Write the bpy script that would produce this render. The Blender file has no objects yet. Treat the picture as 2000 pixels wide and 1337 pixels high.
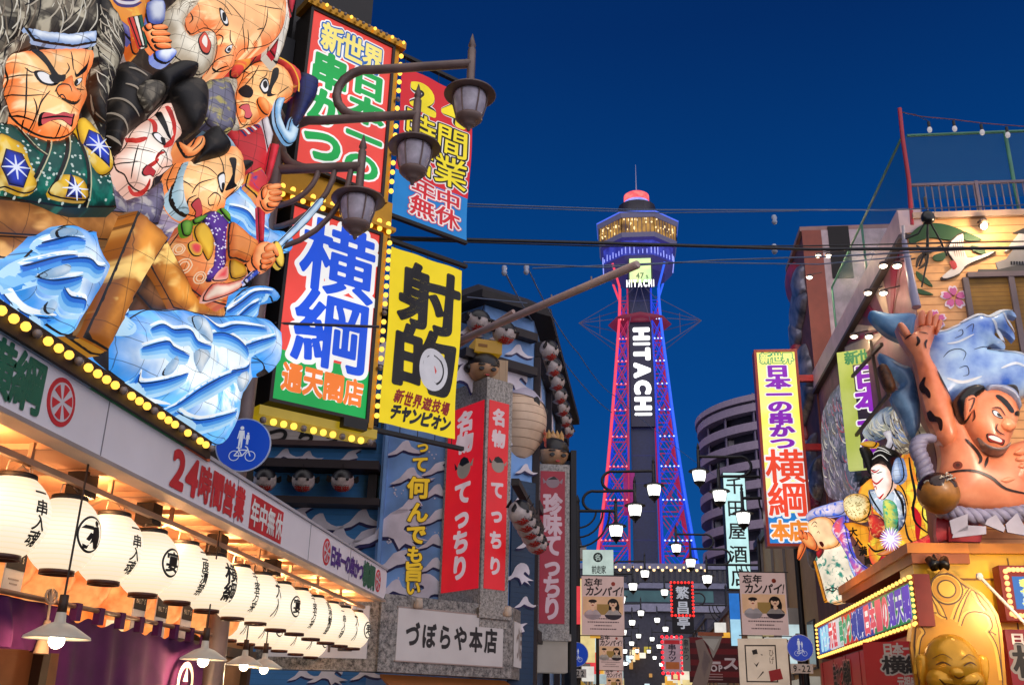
import bpy, math, random
import numpy as np
from mathutils import Vector, Matrix, Euler
from mathutils.geometry import delaunay_2d_cdt, tessellate_polygon
random.seed(7)
SC = bpy.context.scene
COL = SC.collection
# ------------------------------------------------------------------ camera
F = 1926.0                      # focal length in pixels of a 2000 px wide picture
PITCH, YAW, ROLL = math.radians(20.92), math.radians(6.85), math.radians(1.37)
C0 = np.array([0, 0, 1.6])
cam = bpy.data.cameras.new('camera')
cam.lens = F / 2000 * 36
cam.sensor_width = 36
cam.clip_start, cam.clip_end = 0.1, 3000
camo = bpy.data.objects.new('camera', cam)
COL.objects.link(camo)
camo.location = C0
camo.rotation_euler = (Euler((math.pi / 2 + PITCH, 0, YAW)).to_matrix() @ Matrix.Rotation(ROLL, 3, 'Z')).to_euler()
SC.camera = camo
# ------------------------------------------------------------------ world: blue hour sky, brighter towards the horizon
wd = bpy.data.worlds.new('World')
SC.world = wd
wd.use_nodes = True
wn, wl = wd.node_tree.nodes, wd.node_tree.links
wn.clear()
def lin(h):
 h = h.lstrip('#')
 r = [int(h[i:i + 2], 16) / 255 for i in (0, 2, 4)]
 return [c / 12.92 if c <= .04045 else ((c + .055) / 1.055) ** 2.4 for c in r]
tc = wn.new('ShaderNodeTexCoord')
sx = wn.new('ShaderNodeSeparateXYZ')
rp = wn.new('ShaderNodeValToRGB')
bg = wn.new('ShaderNodeBackground')
wo = wn.new('ShaderNodeOutputWorld')
wl.new(tc.outputs['Generated'], sx.inputs[0])
wl.new(sx.outputs['Z'], rp.inputs[0])
cn = wn.new('ShaderNodeTexNoise'); cn.inputs['Scale'].default_value = 2.2; cn.inputs['Detail'].default_value = 6
wl.new(tc.outputs['Generated'], cn.inputs['Vector'])
cm = wn.new('ShaderNodeMix'); cm.data_type = 'RGBA'; cm.blend_type = 'MULTIPLY'; cm.inputs['Factor'].default_value = .22
wl.new(rp.outputs[0], cm.inputs['A']); wl.new(cn.outputs['Fac'], cm.inputs['B']); wl.new(cm.outputs['Result'], bg.inputs[0])
wl.new(bg.outputs[0], wo.inputs[0])
el = rp.color_ramp.elements
el[0].position, el[0].color = 0.0, (*lin('#1e5a9c'), 1)
el[1].position, el[1].color = 1.0, (*lin('#02132f'), 1)
for p, c in ((.16, '#0c4888'), (.3, '#053d7c'), (.45, '#033671'), (.62, '#03265a')):
 e = el.new(p)
 e.color = (*lin(c), 1)
bg.inputs[1].default_value = 1.42
# ------------------------------------------------------------------ afterglow of the set sun, behind the camera
sd = bpy.data.lights.new('sun', 'SUN')
sd.energy = 3.4
sd.angle = math.radians(150)
sd.color = (1, .93, .9)
so = bpy.data.objects.new('sun', sd)
COL.objects.link(so)
so.location = (0, -20, 30)
so.rotation_euler = Vector((-.2, .88, -.42)).to_track_quat('-Z', 'Y').to_euler()
# ------------------------------------------------------------------ exposure
SC.view_settings.view_transform = 'Standard'
SC.view_settings.look = 'None'
SC.view_settings.exposure = 0
SC.view_settings.gamma = 1
SC.render.engine = 'CYCLES'
SC.cycles.use_denoising = True
SC.cycles.max_bounces = 5
SC.cycles.diffuse_bounces = 3
SC.cycles.sample_clamp_indirect = 4
# ------------------------------------------------------------------ frames
_fh = np.array([-math.sin(YAW), math.cos(YAW), 0])
_R = np.array([math.cos(YAW), math.sin(YAW), 0])
_Z = np.array([0, 0, 1.0])
_F = _fh * math.cos(PITCH) + _Z * math.sin(PITCH)
_U = -_fh * math.sin(PITCH) + _Z * math.cos(PITCH)
_R, _U = _R * math.cos(ROLL) + _U * math.sin(ROLL), _U * math.cos(ROLL) - _R * math.sin(ROLL)
def ray(x, y):
 return _F + _R * ((x - 1000) / F) + _U * ((668.5 - y) / F)
def D(x, y, d):
 return C0 + ray(x, y) * d
def hit(x, y, p, n):
 r = ray(x, y)
 return C0 + r * (np.dot(np.asarray(p) - C0, n) / np.dot(r, n))
def PX(p):
 q = np.asarray(p) - C0; f = q @ _F
 return (1000 + F * (q @ _R) / f, 668.5 - F * (q @ _U) / f)
def atX(x, y, X): return hit(x, y, (X, 0, 0), np.array([1., 0, 0]))
def atY(x, y, Y): return hit(x, y, (0, Y, 0), np.array([0, 1., 0]))
def atZ(x, y, z): return hit(x, y, (0, 0, z), _Z)
class Fr:
 """upright plane through p whose rightward direction makes the angle a with +X; n points at the viewer"""
 def __init__(s, p, a=0, tilt=0):
  a = math.radians(a)
  s.o = np.asarray(p, float); s.w0 = 0
  s.u = np.array([math.cos(a), math.sin(a), 0])
  s.v = _Z.copy()
  s.n = np.cross(s.u, s.v)
  if tilt:
   t = math.radians(tilt)
   s.v, s.n = s.v * math.cos(t) + s.n * math.sin(t), s.n * math.cos(t) - s.v * math.sin(t)
 def px(s, x, y, w=0):
  w = w + s.w0
  q = hit(x, y, s.o + s.n * w, s.n) - s.o
  return (float(q @ s.u), float(q @ s.v))
 def P(s, pts, w=0): return [s.px(x, y, w) for x, y in pts]
 def W(s, u, v, w=0): return s.o + s.u * u + s.v * v + s.n * w
 def off(s, w):
  f = Fr.__new__(Fr); f.o, f.u, f.v, f.n, f.w0 = s.o + s.n * w, s.u, s.v, s.n, 0
  return f
 def at(s, w):
  """same plane, for painting on a surface raised by w"""
  f = s.off(0); f.w0 = w; return f
def catmull(pts, k=4, closed=True):
 n = len(pts); out = []; P = [np.array(p, float) for p in pts]
 for i in range(n if closed else n - 1):
  g = (lambda j: P[j % n]) if closed else (lambda j: P[max(0, min(n - 1, j))])
  a, b, c, d = g(i - 1), g(i), g(i + 1), g(i + 2)
  for t in range(k):
   t /= k
   out.append(tuple(.5 * (2 * b + (c - a) * t + (2 * a - 5 * b + 4 * c - d) * t * t + (3 * b - a - 3 * c + d) * t ** 3)))
 if not closed: out.append(tuple(P[-1]))
 return out
def segd(q, A, B):
 """distance of points q to the segments A-B"""
 q = np.asarray(q); out = np.full(len(q), 1e9); d = B - A; L = np.maximum((d * d).sum(1), 1e-12)
 for s in range(0, len(q), 1500):
  p = q[s:s + 1500, None, :] - A[None]
  t = np.clip((p * d[None]).sum(2) / L, 0, 1)
  out[s:s + 1500] = np.sqrt((((p - t[..., None] * d[None]) ** 2).sum(2)).min(1))
 return out
def inside(q, A, B):
 q = np.asarray(q); r = np.zeros(len(q), bool)
 for s in range(0, len(q), 3000):
  x, y = q[s:s + 3000, 0:1], q[s:s + 3000, 1:2]
  c = (A[None, :, 1] > y) != (B[None, :, 1] > y)
  with np.errstate(divide='ignore', invalid='ignore'):
   xi = A[None, :, 0] + (y - A[None, :, 1]) * (B[:, 0] - A[:, 0])[None] / (B[:, 1] - A[:, 1])[None]
  r[s:s + 3000] = ((c & (x < xi)).sum(1) % 2) == 1
 return r
# ------------------------------------------------------------------ materials
MATS = {}
def M(c, e=0.0, rough=.6, metal=0.0, var=.12, scale=3.0, bump=0.0, kind=None, c2=None, ec=None):
 """procedural paint: colour c with gentle wear; e = glow: lamps, lit signs, and brightness put into unlit cloth, paper and boards"""
 key = (c, e, rough, metal, var, scale, bump, kind, c2, ec)
 if key in MATS: return MATS[key]
 m = bpy.data.materials.new('paint_' + c.lstrip('#'))
 MATS[key] = m
 m.use_nodes = True
 nt = m.node_tree; N, L = nt.nodes, nt.links
 b = N['Principled BSDF']
 b.inputs['Roughness'].default_value = rough
 b.inputs['Metallic'].default_value = metal
 co = N.new('ShaderNodeTexCoord')
 nz = N.new('ShaderNodeTexNoise')
 nz.inputs['Scale'].default_value = scale
 nz.inputs['Detail'].default_value = 5
 L.new(co.outputs['Object'], nz.inputs['Vector'])
 mx = N.new('ShaderNodeMix'); mx.data_type = 'RGBA'
 A = lin(c); Bc = lin(c2) if c2 else [x * (1 - 2.2 * var) for x in A]
 mx.inputs['A'].default_value = (*A, 1); mx.inputs['B'].default_value = (*Bc, 1)
 rm = N.new('ShaderNodeMapRange')
 rm.inputs['From Min'].default_value, rm.inputs['From Max'].default_value = .35, .72
 L.new(nz.outputs['Fac'], rm.inputs['Value'])
 fac = rm.outputs[0]
 if kind == 'planks' or kind == 'planksv' or kind == 'slats':
  sep = N.new('ShaderNodeSeparateXYZ'); L.new(co.outputs['Object'], sep.inputs[0])
  if kind == 'planksv':
   ad = N.new('ShaderNodeMath'); ad.operation = 'ADD'
   L.new(sep.outputs['X'], ad.inputs[0]); L.new(sep.outputs['Y'], ad.inputs[1]); src = ad.outputs[0]
  else: src = sep.outputs['Z']
  dv = N.new('ShaderNodeMath'); dv.operation = 'DIVIDE'; L.new(src, dv.inputs[0]); dv.inputs[1].default_value = .16 if kind != 'slats' else .09
  fr = N.new('ShaderNodeMath'); fr.operation = 'FRACT'; L.new(dv.outputs[0], fr.inputs[0])
  lt = N.new('ShaderNodeMath'); lt.operation = 'LESS_THAN'; L.new(fr.outputs[0], lt.inputs[0]); lt.inputs[1].default_value = .1
  mxx = N.new('ShaderNodeMath'); mxx.operation = 'MAXIMUM'; L.new(lt.outputs[0], mxx.inputs[0])
  sc = N.new('ShaderNodeMath'); sc.operation = 'MULTIPLY'; L.new(fac, sc.inputs[0]); sc.inputs[1].default_value = .5
  L.new(sc.outputs[0], mxx.inputs[1]); fac = mxx.outputs[0]
  bp = N.new('ShaderNodeBump'); bp.inputs['Strength'].default_value = .5; bp.inputs['Distance'].default_value = .02; bp.invert = True
  L.new(lt.outputs[0], bp.inputs['Height']); L.new(bp.outputs[0], b.inputs['Normal'])
 elif kind == 'granite':
  vo = N.new('ShaderNodeTexNoise'); vo.inputs['Scale'].default_value = scale; vo.inputs['Detail'].default_value = 8; vo.inputs['Roughness'].default_value = .85
  L.new(co.outputs['Object'], vo.inputs['Vector'])
  rm.inputs['From Min'].default_value, rm.inputs['From Max'].default_value = .42, .6
  L.new(vo.outputs['Fac'], rm.inputs['Value'])
 L.new(fac, mx.inputs['Factor'])
 L.new(mx.outputs['Result'], b.inputs['Base Color'])
 if bump:
  bp = N.new('ShaderNodeBump'); bp.inputs['Strength'].default_value = bump; bp.inputs['Distance'].default_value = .02
  L.new(nz.outputs['Fac'], bp.inputs['Height']); L.new(bp.outputs[0], b.inputs['Normal'])
 if e:
  b.inputs['Emission Strength'].default_value = e
  if ec: b.inputs['Emission Color'].default_value = (*lin(ec), 1)
  else: L.new(mx.outputs['Result'], b.inputs['Emission Color'])
  sc = [x * .25 for x in A]
  b.inputs['Base Color'].default_value = (*sc, 1)
  for l in list(b.inputs['Base Color'].links): L.remove(l)
 return m
def NEB(mid, edge, e=.9, wire=.16, ink=.008, spread=.12, blot=None, fine=6, warp=.14):
 """painted paper over a wire frame, lit by bulbs inside: ink rim, airbrushed border colour, wire lines"""
 key = ('neb', mid, edge, e, wire, ink, spread, blot, fine, warp)
 if key in MATS: return MATS[key]
 m = bpy.data.materials.new('lantern_paper_' + mid.lstrip('#')); MATS[key] = m
 m.use_nodes = True; nt = m.node_tree; N, L = nt.nodes, nt.links
 b = N['Principled BSDF']; b.inputs['Roughness'].default_value = .55
 uv = N.new('ShaderNodeUVMap'); uv.uv_map = 'UVMap'
 ed = N.new('ShaderNodeUVMap'); ed.uv_map = 'edge'
 sp = N.new('ShaderNodeSeparateXYZ'); L.new(ed.outputs[0], sp.inputs[0])
 def math_(op, a, c=None):
  n = N.new('ShaderNodeMath'); n.operation = op
  for i, x in enumerate((a, c)):
   if x is None: continue
   if isinstance(x, (int, float)): n.inputs[i].default_value = x
   else: L.new(x, n.inputs[i])
  return n.outputs[0]
 nz = N.new('ShaderNodeTexNoise'); nz.inputs['Scale'].default_value = fine; nz.inputs['Detail'].default_value = 4; L.new(uv.outputs[0], nz.inputs['Vector'])
 dd = math_('ADD', sp.outputs['X'], math_('MULTIPLY', math_('SUBTRACT', nz.outputs['Fac'], .5), spread * 1.1))
 rm = N.new('ShaderNodeMapRange'); rm.interpolation_type = 'SMOOTHSTEP'; L.new(dd, rm.inputs['Value'])
 rm.inputs['From Min'].default_value, rm.inputs['From Max'].default_value = 0, spread
 mx = N.new('ShaderNodeMix'); mx.data_type = 'RGBA'; L.new(rm.outputs[0], mx.inputs['Factor'])
 mx.inputs['A'].default_value = (*lin(edge), 1); mx.inputs['B'].default_value = (*lin(mid), 1)
 col = mx.outputs['Result']
 if blot:
  n2 = N.new('ShaderNodeTexNoise'); n2.inputs['Scale'].default_value = fine * .8; n2.inputs['Detail'].default_value = 3; n2.inputs['Distortion'].default_value = 1.2
  L.new(uv.outputs[0], n2.inputs['Vector'])
  r2 = N.new('ShaderNodeMapRange'); r2.interpolation_type = 'SMOOTHSTEP'; r2.inputs['From Min'].default_value = .5; r2.inputs['From Max'].default_value = .66; L.new(n2.outputs['Fac'], r2.inputs['Value'])
  m2 = N.new('ShaderNodeMix'); m2.data_type = 'RGBA'; L.new(r2.outputs[0], m2.inputs['Factor']); L.new(col, m2.inputs['A']); m2.inputs['B'].default_value = (*lin(blot), 1); col = m2.outputs['Result']
 # wire frame and ink rim
 s2 = N.new('ShaderNodeSeparateXYZ')
 n3 = N.new('ShaderNodeTexNoise'); n3.inputs['Scale'].default_value = 1.7; L.new(uv.outputs[0], n3.inputs['Vector'])
 va = N.new('ShaderNodeVectorMath'); va.operation = 'MULTIPLY_ADD'; L.new(n3.outputs['Color'], va.inputs[0]); va.inputs[1].default_value = (warp, warp, 0); L.new(uv.outputs[0], va.inputs[2])
 L.new(va.outputs[0], s2.inputs[0])
 ln = None
 if wire:
  for o, k in (('X', wire), ('Y', wire * .85)):
   t = math_('LESS_THAN', math_('FRACT', math_('DIVIDE', s2.outputs[o], k)), .0065 / k)
   ln = t if ln is None else math_('MAXIMUM', ln, t)
 ik = math_('LESS_THAN', sp.outputs['X'], ink)
 ln = ik if ln is None else math_('MAXIMUM', ik, math_('MULTIPLY', ln, .6))
 m3 = N.new('ShaderNodeMix'); m3.data_type = 'RGBA'; L.new(ln, m3.inputs['Factor']); L.new(col, m3.inputs['A']); m3.inputs['B'].default_value = (.012, .009, .008, 1)
 n4 = N.new('ShaderNodeTexNoise'); n4.inputs['Scale'].default_value = 2.3; L.new(uv.outputs[0], n4.inputs['Vector'])
 st = math_('MULTIPLY', math_('ADD', math_('MULTIPLY', n4.outputs['Fac'], 1.5), .3), e)  # noise puts the uneven glow of the bulbs into the strength
 L.new(m3.outputs['Result'], b.inputs['Emission Color']); L.new(st, b.inputs['Emission Strength'])
 hs = N.new('ShaderNodeHueSaturation'); hs.inputs['Value'].default_value = .1; L.new(m3.outputs['Result'], hs.inputs['Color']); L.new(hs.outputs[0], b.inputs['Base Color'])
 return m
# ------------------------------------------------------------------ geometry collector
class G:
 def __init__(s): s.v, s.f, s.m, s.uv, s.ed, s.mats, s.sm = [], [], [], [], [], [], []
 def mi(s, m):
  if isinstance(m, str): m = M(m)
  if m not in s.mats: s.mats.append(m)
  return s.mats.index(m)
 def add(s, vs, fs, m, smooth=False, uv=None, ed=None):
  b = len(s.v); k = s.mi(m); n = len(vs)
  s.v.extend([tuple(map(float, v)) for v in vs])
  s.uv.extend(uv if uv is not None else [(0, 0)] * n); s.ed.extend(ed if ed is not None else [1.0] * n)
  for f in fs: s.f.append(tuple(b + i for i in f)); s.m.append(k); s.sm.append(smooth)
  return s
 def box(s, fr, u0, u1, v0, v1, w0, w1, m, bev=0):
  u0, u1 = sorted((u0, u1)); v0, v1 = sorted((v0, v1)); w0, w1 = sorted((w0, w1))
  q = [fr.W(u, v, w) for w in (w0, w1) for u, v in ((u0, v0), (u1, v0), (u1, v1), (u0, v1))]
  return s.add(q, [(4, 5, 6, 7), (3, 2, 1, 0), (0, 1, 5, 4), (1, 2, 6, 5), (2, 3, 7, 6), (3, 0, 4, 7)], m, uv=None)
 def prism(s, fr, pts, w0, w1, m, side=None):
  """outline in the plane, from depth w0 (back) to w1 (front)"""
  n = len(pts)
  tri = tessellate_polygon([[Vector((p[0], p[1], 0)) for p in pts]])
  ar = sum(pts[i][0] * pts[(i + 1) % n][1] - pts[(i + 1) % n][0] * pts[i][1] for i in range(n))
  fr_v = [fr.W(u, v, w1) for u, v in pts]; uv = [(u, v) for u, v in pts]
  def ori(t):
   a, b, c = (pts[i] for i in t); return t if (b[0] - a[0]) * (c[1] - a[1]) - (c[0] - a[0]) * (b[1] - a[1]) > 0 else t[::-1]
  tri = [ori(tuple(t)) for t in tri]
  s.add(fr_v, tri, m, uv=uv)
  if w0 == w1: return s
  bk = [fr.W(u, v, w0) for u, v in pts]
  s.add(bk, [t[::-1] for t in tri], side or m, uv=uv)
  sd = [(i, n + i, n + (i + 1) % n, (i + 1) % n) for i in range(n)]
  if ar > 0: sd = [q for q in sd]
  else: sd = [q[::-1] for q in sd]
  return s.add(fr_v + bk, sd, side or m, uv=uv + uv)
 def fill(s, fr, out, step):
  """triangulated inside of an outline; returns 2D verts, faces, distance function"""
  n = len(out); pts = []
  for i in range(n):
   a, b = np.array(out[i]), np.array(out[(i + 1) % n]); k = max(1, int(np.linalg.norm(b - a) / step))
   pts += [tuple(a + (b - a) * t / k) for t in range(k)]
  P = np.array(pts); A, B = P, np.roll(P, -1, 0)
  lo, hi = P.min(0), P.max(0)
  gx, gy = np.meshgrid(np.arange(lo[0], hi[0], step), np.arange(lo[1], hi[1], step * .87))
  gx[1::2] += step / 2
  q = np.stack([gx.ravel(), gy.ravel()], 1)
  if len(q):
   q = q[inside(q, A, B)]
  if len(q): q = q[segd(q, A, B) > step * .45]
  allp = [Vector(p) for p in pts] + [Vector(p) for p in q]
  v, e, f, *_ = delaunay_2d_cdt(allp, [(i, (i + 1) % len(pts)) for i in range(len(pts))], [], 1, 1e-6)
  V = np.array([tuple(p) for p in v]); keep = []
  for t in f:
   a, b, c = V[t[0]], V[t[1]], V[t[2]]
   keep.append(tuple(t) if (b[0] - a[0]) * (c[1] - a[1]) - (c[0] - a[0]) * (b[1] - a[1]) > 0 else tuple(t)[::-1])
  return V, keep, A, B
 def puff(s, fr, out, H, m, step=None, back=.06, full=1.0, w=0, side=None):
  """swollen relief over an outline with a skirt behind; returns its height function for painted details"""
  xs = np.array(out); size = np.ptp(xs, 0).max(); step = step or size / 26
  V, fs, A, B = s.fill(fr, out, step)
  d = segd(V, A, B); R = max(d.max() * full, 1e-6)
  def prof(d): return w + H * np.sqrt(np.maximum(0, 1 - (1 - np.minimum(d / R, 1)) ** 2))
  h = prof(d)
  s.add([fr.W(x, y, z) for (x, y), z in zip(V, h)], fs, m, smooth=True, uv=[tuple(p) for p in V], ed=list(d))
  n = len(A)
  rim = [fr.W(x, y, w) for x, y in A] + [fr.W(x, y, w - back) for x, y in A]
  ar = (A[:, 0] * B[:, 1] - B[:, 0] * A[:, 1]).sum()
  sd = [(i, n + i, n + (i + 1) % n, (i + 1) % n) for i in range(n)]
  s.add(rim, sd if ar > 0 else [q[::-1] for q in sd], side or m, uv=[tuple(p) for p in A] * 2, ed=[0.02] * (2 * n))
  s.add([fr.W(x, y, w - back) for x, y in V], [t[::-1] for t in fs], side or m, uv=[tuple(p) for p in V], ed=list(d))
  def hf(q):
   q = np.asarray(q, float).reshape(-1, 2); dd = segd(q, A, B); ins = inside(q, A, B)
   return np.where(ins, prof(dd), w)
  return hf
 def decal(s, fr, out, hf, m, eps=.006, step=None):
  xs = np.array(out); step = step or max(np.ptp(xs, 0).max() / 10, .01)
  V, fs, A, B = s.fill(fr, out, step)
  h = (hf(V) if callable(hf) else np.full(len(V), hf)) + eps
  return s.add([fr.W(x, y, z) for (x, y), z in zip(V, h)], fs, m, smooth=True, uv=[tuple(p) for p in V], ed=list(segd(V, A, B)))
 def line(s, fr, pts, wd, hf, m, eps=.008, taper=True, k=4):
  """brush stroke over a surface"""
  P = np.array(catmull(pts, k, False)) if len(pts) > 2 else np.array([np.array(pts[0]) + (np.array(pts[1]) - np.array(pts[0])) * t for t in np.linspace(0, 1, 5)])
  T = np.gradient(P, axis=0); T /= np.maximum(np.linalg.norm(T, axis=1, keepdims=True), 1e-9)
  Nn = np.stack([-T[:, 1], T[:, 0]], 1); t = np.linspace(0, 1, len(P))
  ww = wd * .5 * ((np.sin(np.pi * np.clip(t * .9 + .07, 0, 1)) ** .6) if taper else np.ones(len(P)))
  L_, R_ = P + Nn * ww[:, None], P - Nn * ww[:, None]
  q = np.concatenate([L_, R_]); h = (hf(q) if callable(hf) else np.full(len(q), hf)) + eps
  n = len(P)
  return s.add([fr.W(x, y, z) for (x, y), z in zip(q, h)], [(i, n + i, n + i + 1, i + 1) for i in range(n - 1)], m, uv=[tuple(p) for p in q])
 def tube(s, pts, r, m, k=8, cap=True, smooth=True):
  P = [np.asarray(p, float) for p in pts]; n = len(P)
  rs = r if hasattr(r, '__len__') else [r] * n
  vs, fs = [], []; up = None
  for i in range(n):
   t = P[min(i + 1, n - 1)] - P[max(i - 1, 0)]; t /= max(np.linalg.norm(t), 1e-9)
   if up is None:
    up = np.cross(t, [0, 0, 1.0]) if abs(t[2]) < .95 else np.cross(t, [0, 1.0, 0])
   up = up - t * (up @ t); up /= max(np.linalg.norm(up), 1e-9); sd_ = np.cross(t, up)
   for j in range(k):
    a = 2 * math.pi * j / k; vs.append(P[i] + (up * math.cos(a) + sd_ * math.sin(a)) * rs[i])
  for i in range(n - 1):
   for j in range(k): fs.append((i * k + j, i * k + (j + 1) % k, (i + 1) * k + (j + 1) % k, (i + 1) * k + j))
  s.add(vs, fs, m, smooth)
  if cap: s.add(vs[:k], [tuple(range(k))[::-1]], m); s.add(vs[-k:], [tuple(range(k))], m)
  return s
 def lathe(s, c, prof, m, k=24, axis=None, smooth=True, sx=1, sy=1):
  """profile of (radius, height) turned about the vertical through c (or about axis)"""
  c = np.asarray(c, float); a = np.asarray(axis if axis is not None else (0, 0, 1), float); a /= np.linalg.norm(a)
  x = np.cross(a, [0, 1.0, 0]) if abs(a[1]) < .9 else np.cross(a, [1.0, 0, 0]); x /= np.linalg.norm(x); y = np.cross(a, x)
  vs = [c + a * z + x * (r * sx * math.cos(2 * math.pi * j / k)) + y * (r * sy * math.sin(2 * math.pi * j / k)) for r, z in prof for j in range(k)]
  fs = [(i * k + j, i * k + (j + 1) % k, (i + 1) * k + (j + 1) % k, (i + 1) * k + j) for i in range(len(prof) - 1) for j in range(k)]
  uv = [(j / k, z) for r, z in prof for j in range(k)]
  return s.add(vs, fs, m, smooth, uv=uv)
 def ball(s, c, r, m, k=16, sc=(1, 1, 1), fr=None):
  rr = [(math.sin(math.pi * i / (k // 2)), -math.cos(math.pi * i / (k // 2))) for i in range(k // 2 + 1)]
  vs, fs = [], []
  fr = fr or Fr((0, 0, 0)); c = np.asarray(c, float)
  for a, z in rr:
   for j in range(k):
    t = 2 * math.pi * j / k
    vs.append(c + r * (fr.u * (a * math.cos(t) * sc[0]) - fr.n * (a * math.sin(t) * sc[1]) + fr.v * (z * sc[2])))
  for i in range(k // 2):
   for j in range(k): fs.append((i * k + j, i * k + (j + 1) % k, (i + 1) * k + (j + 1) % k, (i + 1) * k + j))
  return s.add(vs, fs, m, True)
 def bar(s, a, b, w, h, m):
  """rectangular bar from a to b"""
  a, b = np.asarray(a, float), np.asarray(b, float); t = (b - a) / np.linalg.norm(b - a)
  x = np.cross(t, [0, 0, 1.0]) if abs(t[2]) < .95 else np.cross(t, [0, 1.0, 0]); x /= np.linalg.norm(x); y = np.cross(x, t)
  q = [p + x * i * w / 2 + y * j * h / 2 for p in (a, b) for i, j in ((-1, -1), (1, -1), (1, 1), (-1, 1))]
  return s.add(q, [(0, 1, 2, 3), (7, 6, 5, 4), (0, 4, 5, 1), (1, 5, 6, 2), (2, 6, 7, 3), (3, 7, 4, 0)], m)
 def text(s, fr, txt, u0, v0, u1, v1, m, off=.03, w=.01, vert=False, fit=False, gap=0.0, shear=0.0, slope=0.0, prop=False):
  """lettering filling the rectangle (u0,v0)-(u1,v1), top left to bottom right"""
  n = len(txt); acc = 0
  if prop:
   ws = [max(.12, glyph(c, 0)[1][2] - glyph(c, 0)[1][0]) + prop for c in txt]; tot = sum(ws)
  for i, ch in enumerate(txt):
   if ch == ' ': continue
   if prop:
    a0, a1, b0, b1 = u0 + (u1 - u0) * (acc + prop / 2) / tot, u0 + (u1 - u0) * (acc + ws[i] - prop / 2) / tot, v0, v1; acc += ws[i]; fit = True
   elif vert: a0, a1, b0, b1 = u0, u1, v0 + (v1 - v0) * i / n, v0 + (v1 - v0) * (i + 1) / n
   else: a0, a1, b0, b1 = u0 + (u1 - u0) * i / n, u0 + (u1 - u0) * (i + 1) / n, v0, v1
   if gap:
    g = (a1 - a0) * gap / 2; a0 += g; a1 -= g; g = (b1 - b0) * gap / 2; b0 += g; b1 -= g
   polys, bb = glyph(ch, off)
   if prop and ch == '-': bb = (bb[0], -.02, bb[2], .74)
   x0, y0, x1, y1 = bb if fit else EM
   sx_, sy_ = (a1 - a0) / (x1 - x0), (b0 - b1) / (y1 - y0)
   vs, fs = [], []
   for p in polys:
    k = len(vs)
    for x, y in p:
     U_, V_ = a0 + (x - x0) * sx_, b1 + (y - y0) * sy_
     vs.append(fr.W(U_ + shear * (V_ - (b0 + b1) / 2), V_ + slope * (U_ - u0), w))
    fs.append(tuple(range(k, k + len(p))))
   s.add(vs, fs, m)
  return s
 def text2(s, fr, txt, rect, layers, w=.008, **kw):
  """layered lettering: (material, extra weight) from the outermost outline inwards"""
  for i, (m, off) in enumerate(layers): s.text(fr, txt, *rect, m, off=off, w=w + .004 * i, **kw)
  return s
 def mesh(s, name, origin=(0, 0, 0)):
  me = bpy.data.meshes.new(name)
  o = np.asarray(origin, float)
  me.from_pydata([tuple(np.array(v) - o) for v in s.v], [], s.f)
  for m in s.mats: me.materials.append(m)
  if s.f:
   me.polygons.foreach_set('material_index', s.m); me.polygons.foreach_set('use_smooth', s.sm)
   if any(e != 1.0 for e in s.ed) or any(u != (0, 0) for u in s.uv):
    li = np.zeros(len(me.loops), np.int32); me.loops.foreach_get('vertex_index', li)
    U1 = me.uv_layers.new(name='UVMap'); U2 = me.uv_layers.new(name='edge')
    U1.data.foreach_set('uv', np.array(s.uv, np.float32)[li].ravel())
    e = np.array(s.ed, np.float32)[li]; U2.data.foreach_set('uv', np.stack([e, e], 1).ravel())
  me.update()
  return me
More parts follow.
